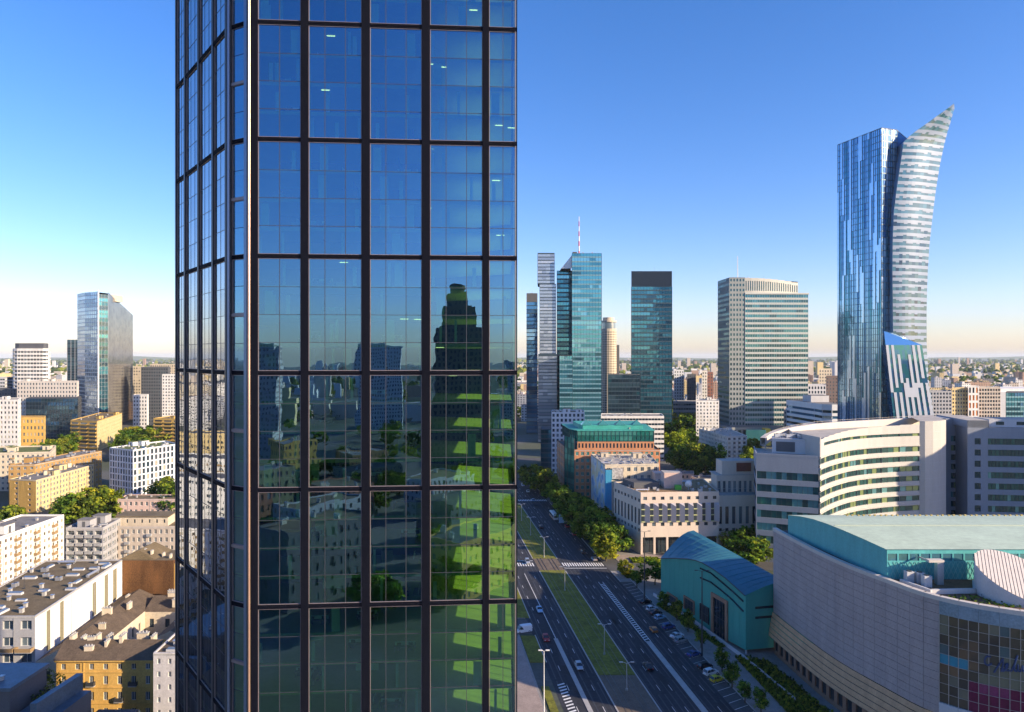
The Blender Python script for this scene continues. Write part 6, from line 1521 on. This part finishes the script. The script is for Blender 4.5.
# off to the left: apartment blocks mirrored in the tower's side
building('mirrored_white_block','long white slab with balconies, left of the picture and mirrored in the near tower','apartment block',[(-215,150),(-200,146),(-172,176),(-186,180)][::-1] if False else [(-300,205),(-284,205),(-284,300),(-300,300)],30,WHITE,ROOFG,9,3,.45,.5,depth=.3,seed=70,edges={1:{'balc':{'f':lambda c,r_: c%4==1,'k':1.6,'slab':CONC,'rail':BALC}}})
building('mirrored_yellow_block','yellow apartment block left of the picture, mirrored in the near tower','apartment block',[(-360,215),(-344,215),(-344,330),(-360,330)],36,PALEY,ROOFG,11,3,.45,.5,depth=.2,seed=71)
# ------------------------------------------------------------------ trees in view
def trow(pts, label, group, kind=0, hr=(8,11), wide=1.15, name='tree'):
    for (px,py) in pts:
        if 'hotel' in label and 'street tree' in label: px += 13+ (py-505)*.06
        p = gnd(px,py); tree(p.x,p.y,R.uniform(*hr),label,group,kind,wide,name)
trow([(543,505),(549,514),(555,522),(562,530),(570,540),(578,548),(588,556),(560,518),(567,526),(575,534),(584,543),(594,548),(553,510),(600,553),(580,536),(590,540),(572,522)],'dark green street tree in the clump along the avenue before the hotel','trees before the hotel',0,(11,14),1.25)
trow([(535,490),(540,494),(546,497),(531,486)],'dark rounded tree by the avenue next to the orange office','trees by the orange office',0,(13,16),1.2)
p = gnd(606,561); tree(p.x,p.y,10.5,'bright lime green tree at the corner in front of the hotel',None,1,1.3)
trow([(676,459),(684,457)],'large lime green tree behind the orange office','lime trees behind the orange office',1,(22,25),1.1)
trow([(690,470),(697,468),(703,472),(694,478),(705,480),(686,476),(712,474),(681,470)],'dark green tree in the grove beside the balcony apartment block','trees beside the balcony apartments',0,(16,21),1.2)
trow([(676,441),(682,443),(689,440),(695,443),(701,446),(680,447),(691,448),(686,436),(697,436)],'tree in the park between the dark teal and striped towers','park trees between the towers',0,(20,26),1.25)
trow([(677,437),(684,434),(692,433)],'yellow green tree at the back of the park between the towers','yellow park trees between the towers',1,(20,26),1.2)
trow([(748,462),(752,458),(750,470)],'light green tree between the balcony apartments and the curved office','trees by the curved office',1,(15,18),1.0)
trow([(733,556),(742,552),(750,558),(738,545),(752,548),(745,566),(756,566),(728,549),(760,556)],'dark bushy tree in the yard between the hotel and the hall','trees between hotel and hall',0,(9,13),1.35)
for i,(px,py) in enumerate([(637,588),(664,610),(677,621),(688,632),(701,648),(722,672),(732,688),(745,703),(761,713)]):
    p = gnd(px,py); tree(p.x,p.y,R.uniform(5.5,7),'small young street tree in the row behind the parked cars','young trees by the parked cars',2,1.15,'young_tree')
p = gnd(655,585); tree(p.x,p.y,9,'dark rounded tree at the near corner of the turquoise hall',None,0,1.2)
p = gnd(625,577); tree(p.x,p.y,6.5,'small light green tree at the crossing in front of the hotel',None,1,1.1)
trow([(45,462),(52,460),(60,458),(66,456),(40,466)],'tree in front of the dark glass block on the left','trees before the dark glass block',0,(15,19),1.25)
trow([(128,452),(134,450),(141,452),(149,454),(125,460),(137,458),(146,462)],'green tree between the yellow apartment blocks','trees between the yellow blocks',0,(17,22),1.25)
trow([(133,447),(150,448)],'light green tree between the yellow apartment blocks','light trees between the yellow blocks',1,(19,22),1.1)
trow([(72,523),(80,520),(86,524),(101,520),(112,522)],'tree in the yard below the pale yellow slab','trees below the pale yellow slab',0,(13,16),1.25)
trow([(93,519),(107,521)],'light green tree in the yard below the pale yellow slab','light trees below the pale yellow slab',1,(15,17),1.2)
trow([(166,505),(171,512),(176,520),(180,508)],'tree beside the modern white block at the near tower edge','trees by the modern white block',0,(14,17),1.2)
for i in range(16):
    x,y = R.uniform(-275,-205), R.uniform(255,345)
    if all((x-f[0])**2+(y-f[1])**2 > (f[2]*.8)**2 for f in FOOT): tree(x,y,R.uniform(11,15),'tree among the apartment blocks left of the picture, mirrored in the near tower','mirrored trees',0,1.3)
trow([(532,408),(536,412),(530,402),(527,420)],'tree behind the narrow blue tower along the avenue','trees along the far avenue',1,(18,22),1.3)
# beds
def udoll(u0,u1,Y0,Y1): return [tuple(rd(a,c)[:2]) for a,c in ((u0,Y0),(u1,Y0),(u1,Y1),(u0,Y1))]
bush('hedge','clipped dark hedge bed below the wall of the turquoise hall',[(51.5,236),(62.5,200),(60.5,199),(49.5,234)],.9,1700,.34,z=.16,kind=None)
bush('hedge','planted bed between the footpath and the arena at the bottom edge',[(63,193),(71,190),(76,160),(66,160)],1.2,2200,.36,z=.16,kind=None)
bush('hedge','low yellow green bed in front of the hotel colonnade',[(50,281.5),(62,282),(61.5,288.5),(49.5,288)],.7,900,.3,LEAFY,z=.16,kind=None)
bush('hedge','dark planted strip at the near side of the hotel crossing',[(44,262),(50,262),(48,270),(43,270)],.9,800,.32,z=.16,kind=None)
bush('roadside_bushes','bushes under the street trees along the avenue',udoll(77,82,300,392),1.4,1500,.28)
# ------------------------------------------------------------------ cars
PW,PS,PB,PK,PR,PO,PY,PLB = [pm(n_,c_,.28,m_,var=.04) for n_,c_,m_ in (('white_paint',(.72,.73,.74),.0),('silver_paint',(.45,.47,.50),.5),('blue_paint',(.03,.08,.28),.2),('black_paint',(.02,.02,.025),.2),('red_paint',(.38,.03,.03),.1),('orange_paint',(.50,.20,.05),.1),('yellow_paint',(.62,.52,.04),.0),('light_blue_paint',(.30,.50,.68),.2))]
for (zx,zy_,kind,pt,lab) in [(72,192,'saloon',PK,'black saloon parked first in the row, farthest from the viewer'),(104,224,'hatch',PW,'white hatchback parked near the far end of the row'),(128,244,'saloon',PK,'black saloon parked between a white and a light blue car'),(152,266,'hatch',PLB,'light blue hatchback parked in the row'),(222,310,'suv',PB,'dark blue suv parked before the gap in the row'),(252,352,'saloon',PW,'white saloon parked beside a grey car in mid row'),(280,374,'suv',PS,'grey suv parked beside the white saloon in mid row'),(332,438,'saloon',PB,'dark blue saloon parked alone with a gap on both sides'),(392,496,'suv',PK,'black suv parked behind the big white car near the front'),(415,526,'suv',PW,'large white suv parked next to the yellow car'),(440,556,'hatch',PY,'bright yellow hatchback parked at the near end of the row')]:
    p = gnd(620+zx/4.68, 560+zy_/4.68+2.0); q = rd(77.9,p.y); car(q.x,q.y,math.radians(29+R.uniform(-2,2)),kind,pt,lab,'parked cars',.055)
ra = math.atan2(1,-ROADK)
def drive(px,py,kind,pt,lab,away=True,group='moving cars',name='car'):
    p = gnd(px,py); car(p.x,p.y,ra if away else ra+math.pi,kind,pt,lab,group,.035,name)
drive(653.5,631,'hatch',PO,'orange brown hatchback driving in the lane beside the parked cars')
drive(539.5,611,'saloon',PLB,'light blue saloon driving toward the viewer in the left carriageway',False)
drive(527.5,563,'suv',PS,'silver suv waiting at the near zebra crossing',False)
drive(583,553,'suv',PK,'black suv turning at the hotel corner'); drive(567,527,'saloon',PR,'red saloon on the lane under the avenue trees'); drive(574,535,'hatch',PR,'second red car parked at the trees before the hotel')
drive(533,501,'hatch',PLB,'pale blue car crossing at the far zebra crossing'); drive(528,492,'saloon',PW,'white car far along the avenue')
drive(580,503.5,'hatch',PW,'white car standing at the foot of the orange office'); drive(586,504.5,'suv',PK,'dark car standing at the foot of the orange office')
for px_,py_,k_,p_,l_,aw in ((579,668,'hatch',PS,'silver hatchback driving in the middle of the left carriageway',False),(594,560,'saloon',PS,'silver saloon driving away past the hotel crossing',True),(541,528,'suv',PK,'black suv driving away in the middle of the avenue',True),(648,668,'saloon',PK,'black saloon driving away on the right carriageway',True),(546,640,'hatch',PR,'red hatchback in the left slip lane',False)): drive(px_,py_,k_,p_,l_,aw)
drive(529,478,'saloon',PK,'small dark car at the far end of the avenue'); drive(523,486,'suv',PS,'grey car at the far end of the avenue near the tower',False)
p = gnd(523.5,632); car(p.x,p.y,math.radians(200),'van',PW,'white box van at the side exit left of the avenue',None,.035,'delivery_van','van')
# articulated bus
def bus(x,y,rz,label):
    o = thing('city_bus',label,'bus',(x,y,.035),None,rz)
    def part(nm,b,m):
        me = b.mesh(nm,m); c = bpy.data.objects.new(nm,me); COL.objects.link(c); c.parent = o; return c
    b = MB(); loft(b,[(-6,1.15,1.1,.35,2.9),(-5.8,1.25,1.2,.3,3.0),(5.7,1.25,1.2,.3,3.0),(6,1.15,1.1,.35,2.85)]); b.box(-3.5,-1,-.8,.8,3.003,3.25); b.box(1,3.5,-.8,.8,3.003,3.25); part('body',b,[WMETAL])
    b = MB()
    for s in (-1,1): b.box(-6.0,6.0,s*1.26-.015,s*1.26+.015,.32,1.0)
    part('orange_skirt',b,[PO]); b = MB()
    for s in (-1,1): b.box(-5.6,5.5,s*1.235-.03,s*1.235+.03,1.25,2.4)
    part('window',b,[CARGLASS]); b = MB(); b.box(5.95,6.02,-1.0,1.0,1.0,2.6); part('windscreen',b,[CARGLASS]); b = MB(); b.box(-6.02,-5.95,-.95,.95,1.4,2.4); part('rear_window',b,[CARGLASS])
    me = car_meshes('van',PW)[2]
    for sx in (-3.6,3.2):
        for sy in (-1.1,1.1): c = bpy.data.objects.new('wheel',me); COL.objects.link(c); c.parent = o; c.location = (sx,sy,.45); c.scale = (1.4,1.2,1.4)
bp_ = gnd(550.5,518); q = rd(70.6,bp_.y); bus(q.x,q.y,ra,'white and orange city bus in the kerb lane of the avenue')
# ------------------------------------------------------------------ lamps, poles, shelter, signs
def lamp(x,y,h,label,group,arm=1.6,mat=None,double=True,rz=0.0,z=0.1,name='street_lamp'):
    o = thing(name,label,'street lamp',(x,y,z),group,rz); mat = mat or METAL
    def part(nm,b,m):
        me = b.mesh(nm,m); c = bpy.data.objects.new(nm,me); COL.objects.link(c); c.parent = o
    b = MB(); b.tube((0,0,0),(0,0,h),.16 if h < 20 else .26,.08 if h < 20 else .14,8); b.cyl(0,0,.28,0,.5,8); part('pole',b,[mat])
    for s in ((-1,1) if double else (1,)):
        b = MB(); b.tube((0,0,h-.1),(s*arm,0,h+.25),.07,.05,6); part('arm',b,[mat]); b = MB(); b.box(min(s*arm,s*(arm+.9)),max(s*arm,s*(arm+.9)),-.18,.18,h+.16,h+.34); part('lamp_head',b,[mat])
for px,py,h in ((545,557.6,8.5),(531,535.6,8.5),(566,591,8.5),(612,655,8.5),(521.5,521,8.5),(651,691,7)):
    p = gnd(px,py); q = rd(52.6,p.y); lamp(q.x,q.y,h,'slim grey pole with two arms standing in the green tram median','median poles',1.0,z=.13,name='tram_pole')
p = gnd(644.5,601); lamp(p.x,p.y,24,'tall dark lighting mast at the far corner of the turquoise hall',None,1.2,DMETAL,z=.13)
p = gnd(702,656); lamp(p.x,p.y,24,'tall dark lighting mast in front of the turquoise hall entrance',None,1.2,DMETAL,z=.13)
lamp(7.4,158,16.8,'tall white lamp post at the bottom edge beside the near tower',None,.4,WMETAL,z=.13)
for px,py in ((601,530),(578,512)):
    p = gnd(px,py+18); lamp(p.x,p.y,10,'grey street lamp among the trees before the hotel','lamps before the hotel',1.2,DMETAL,False)
p = gnd(562,525); o = thing('advert_pillar','pale blue lit advertising panel on the pavement beside the avenue','advert panel',(p.x,p.y,.1),None,.2)
for nm,bx,m in (('panel',(-1.6,1.6,-.2,.2,1.0,5.2),pm('pale_blue_poster',(.45,.62,.75),.4,var=.2)),('post',(-.2,.2,-.15,.15,0,.997),DMETAL)):
    b = MB(); b.box(*bx); me = b.mesh(nm,m); c = bpy.data.objects.new(nm,me); COL.objects.link(c); c.parent = o
wl_ = thing('garden_wall','long low pale wall along the footpath below the turquoise hall','wall',(60,215,0)); b = MB()
gw = [(50.2,243),(57.5,220),(65.0,192),(69.5,168)]; b.prism(gw+[(p[0]+.35,p[1]+.1) for p in reversed(gw)],0,1.1,0)
b.build('wall',LGREY,wl_)
# ------------------------------------------------------------------ far city
fr_ = random.Random(77)
gaps = [(-30,10,'at the left edge'),(45,70,'left of the slanted glass tower'),(133,180,'between the slanted glass tower and the near tower'),(516,540,'beside the near tower'),(601,634,'between the teal tower and the dark teal tower'),(670,720,'between the dark teal and striped towers'),(806,842,'between the striped and sail towers'),(926,1050,'right of the sail tower')]
cm = [('cream',CREAM),('white',WHITE),('pale grey',LGREY),('ochre',PALEY),('pale brick',pm('pale_red_brick',(.36,.24,.18),.9,var=.2)),('beige',BEIGE)]
protos = {}
def far_mesh(nm,m,w_,d_,h_):
    k = (nm,w_,d_,h_)
    if k not in protos:
        b = MB(); P = [(-w_,-d_),(w_,-d_),(w_,d_),(-w_,d_)]; fl_ = max(2,int(h_/3.2))
        for A,B in zip(P,P[1:]+P[:1]): facade(b,A,B,0,h_,max(3,int(math.hypot(A[0]-B[0],A[1]-B[1])/4)),[(h_*(q+.3)/fl_,h_*(q+.75)/fl_) for q in range(fl_)],.5,.15,0,1)
        b.face([(*p,h_) for p in P],2); b.box(-2,2,-2,2,h_+.01,h_+2.6,0); protos[k] = b.mesh('apartment_block',[m,WIN[1],fr_.choice([ROOFG,ROOFB,ROOFD,MATS['dull_red_brick']])])
    return protos[k]
cnt = 0
for _ in range(1500):
    if cnt >= 190: break
    g = fr_.choice(gaps + [gaps[-1]]*2 + [gaps[5]]); px = fr_.uniform(g[0],g[1]); Y = 820*math.exp(fr_.uniform(0,1.05)); x = (px-CX)/F*Y
    w_,d_,h_ = fr_.choice([(9,7,14),(14,6,22),(20,7,28),(26,7,32),(8,8,40),(30,9,18),(12,9,12),(18,9,24)])
    if any((x-f[0])**2+(Y-f[1])**2 < (w_+f[2])**2 for f in FOOT): continue
    nm,m = fr_.choice(cm); o = bpy.data.objects.new('apartment_block',far_mesh(nm,m,w_,d_,h_)); COL.objects.link(o); o.location = (x,Y,0); o.rotation_euler = (0,0,fr_.choice([0,.13,-.3,1.5])); FOOT.append((x,Y,w_+2))
    tag(o,f'{nm} block in the distant city {g[2]}','apartment block',f'{nm} distant blocks {g[2]}'); cnt += 1
for i in range(70):
    Y = fr_.uniform(240,1000); x = -Y*fr_.uniform(.95,2.0); w_,d_,h_ = fr_.choice([(14,6,22),(20,7,28),(26,7,32),(8,8,40),(18,9,24)])
    if any((x-f[0])**2+(Y-f[1])**2 < (w_+f[2])**2 for f in FOOT): continue
    nm,m = fr_.choice(cm[:3]); o = bpy.data.objects.new('apartment_block',far_mesh(nm,m,w_,d_,h_)); COL.objects.link(o); o.location = (x,Y,0); o.rotation_euler = (0,0,fr_.choice([1.45,1.3,1.7,.2])); FOOT.append((x,Y,w_+2))
    tag(o,f'{nm} apartment block left of the picture, mirrored in the near tower','apartment block',f'{nm} mirrored blocks')
b = MB(); b2 = MB()
def inwin(px): return True
for _ in range(6500):
    Y = 1500*math.exp(fr_.uniform(0,2.1)) if fr_.random() < .85 else -fr_.uniform(700,3000); x = fr_.uniform(-1.9,1.1)*abs(Y)
    if any((x-f[0])**2+(Y-f[1])**2 < (14+f[2])**2 for f in FOOT): continue
    w_,d_,h_ = fr_.uniform(5,16),fr_.uniform(5,9),fr_.choice([6,8,8,10,12,12,15,18,24]); 
    if Y < 0: h_ = fr_.choice([12,18,24,32,45])
    if fr_.random() < .02: h_ = fr_.uniform(45,80); w_ = 12
    m = fr_.randrange(6); b.prism([(x-w_,Y-d_),(x+w_,Y-d_),(x+w_,Y+d_),(x-w_,Y+d_)],0,h_,m,fr_.choice([m,6,6,7,4]))
o = b.build('distant_city',[m for _,m in cm]+[ROOFG,WHITE],kind='stuff'); tag(o,'hazy carpet of small buildings reaching to the horizon','city')
for _ in range(8000):
    Y = 900*math.exp(fr_.uniform(0,2.9)) if fr_.random() < .9 else -fr_.uniform(350,2500); x = fr_.uniform(-.85,.85)*abs(Y)
    cl_ = math.sin(x*.004+1)+math.sin(Y*.0033+2)+math.sin((x+Y)*.0021)
    if cl_ < -.1 and fr_.random() < .75: continue
    if any((x-f[0])**2+(Y-f[1])**2 < (8+f[2])**2 for f in FOOT): continue
    s = fr_.uniform(5,9)*(1+abs(Y)/5000)
    m = fr_.choice([0,0,1,1,2])
    if abs(Y) < 1800:
        for q in range(70):
            d = Vector((fr_.gauss(0,1),fr_.gauss(0,1),fr_.gauss(0,1))).normalized(); c = Vector((x,Y,s*1.0))+Vector((d.x*s,d.y*s,d.z*s*.9))*fr_.uniform(.6,1.05); a_ = d.orthogonal().normalized(); a_.rotate(Matrix.Rotation(fr_.uniform(0,6),3,d)); e_ = d.cross(a_); z_ = s*.24*fr_.uniform(.6,1.3)
            b2.face([c-a_*z_,c-e_*z_*.8,c+a_*z_,c+e_*z_*.8],m if fr_.random() < .7 else fr_.randrange(3))
    else:
        K = 6; r1 = [(x+s*fr_.uniform(.8,1.4)*math.cos(6.283*i/K),Y+s*fr_.uniform(.8,1.4)*math.sin(6.283*i/K),0) for i in range(K)]; r2 = [(x+(p[0]-x)*.9,Y+(p[1]-Y)*.9,s*fr_.uniform(.8,1.2)) for p in r1]; tp = (x,Y,s*1.7)
        for i in range(K): j = (i+1)%K; b2.face([r1[i],r1[j],r2[j],r2[i]],m); b2.face([r2[i],r2[j],tp],m)
o = b2.build('distant_woods',LEAF,kind='stuff'); tag(o,'green tree masses between the far buildings','trees')
# low wooded rise on the horizon
b = MB(); prev = None
for i in range(121):
    a_ = -1.0+2.0*i/120; Y = 24000; x = Y*a_; h_ = 70+25*math.sin(i*.31)+18*math.sin(i*.77+1)+fr_.uniform(0,8); cur_ = (x,h_)
    if prev: b.face([(prev[0],Y,-1),(x,Y,-1),(x,Y+600,h_),(prev[0],Y+600,prev[1])],0); b.face([(prev[0],Y+600,prev[1]),(x,Y+600,h_),(x,Y+4000,-1),(prev[0],Y+4000,-1)],0)
    prev = cur_
o = structure(b,'hills',LEAF[1:2])
# ------------------------------------------------------------------ haze
if HAZE > 0:
    m, nt, out = nodes_of('haze_air'); v = nt.nodes.new('ShaderNodeVolumePrincipled'); v.inputs['Color'].default_value = (.80,.90,1,1); v.inputs['Density'].default_value = HAZE; v.inputs['Anisotropy'].default_value = .0
    nt.links.new(v.outputs[0],out.inputs['Volume'])
    b = MB(); b.box(-43000,43000,-9000,49000,-1.5,262); o = b.build('haze',m,kind='stuff'); tag(o,'thin blue haze over the far city','haze'); o.display_type = 'WIRE'
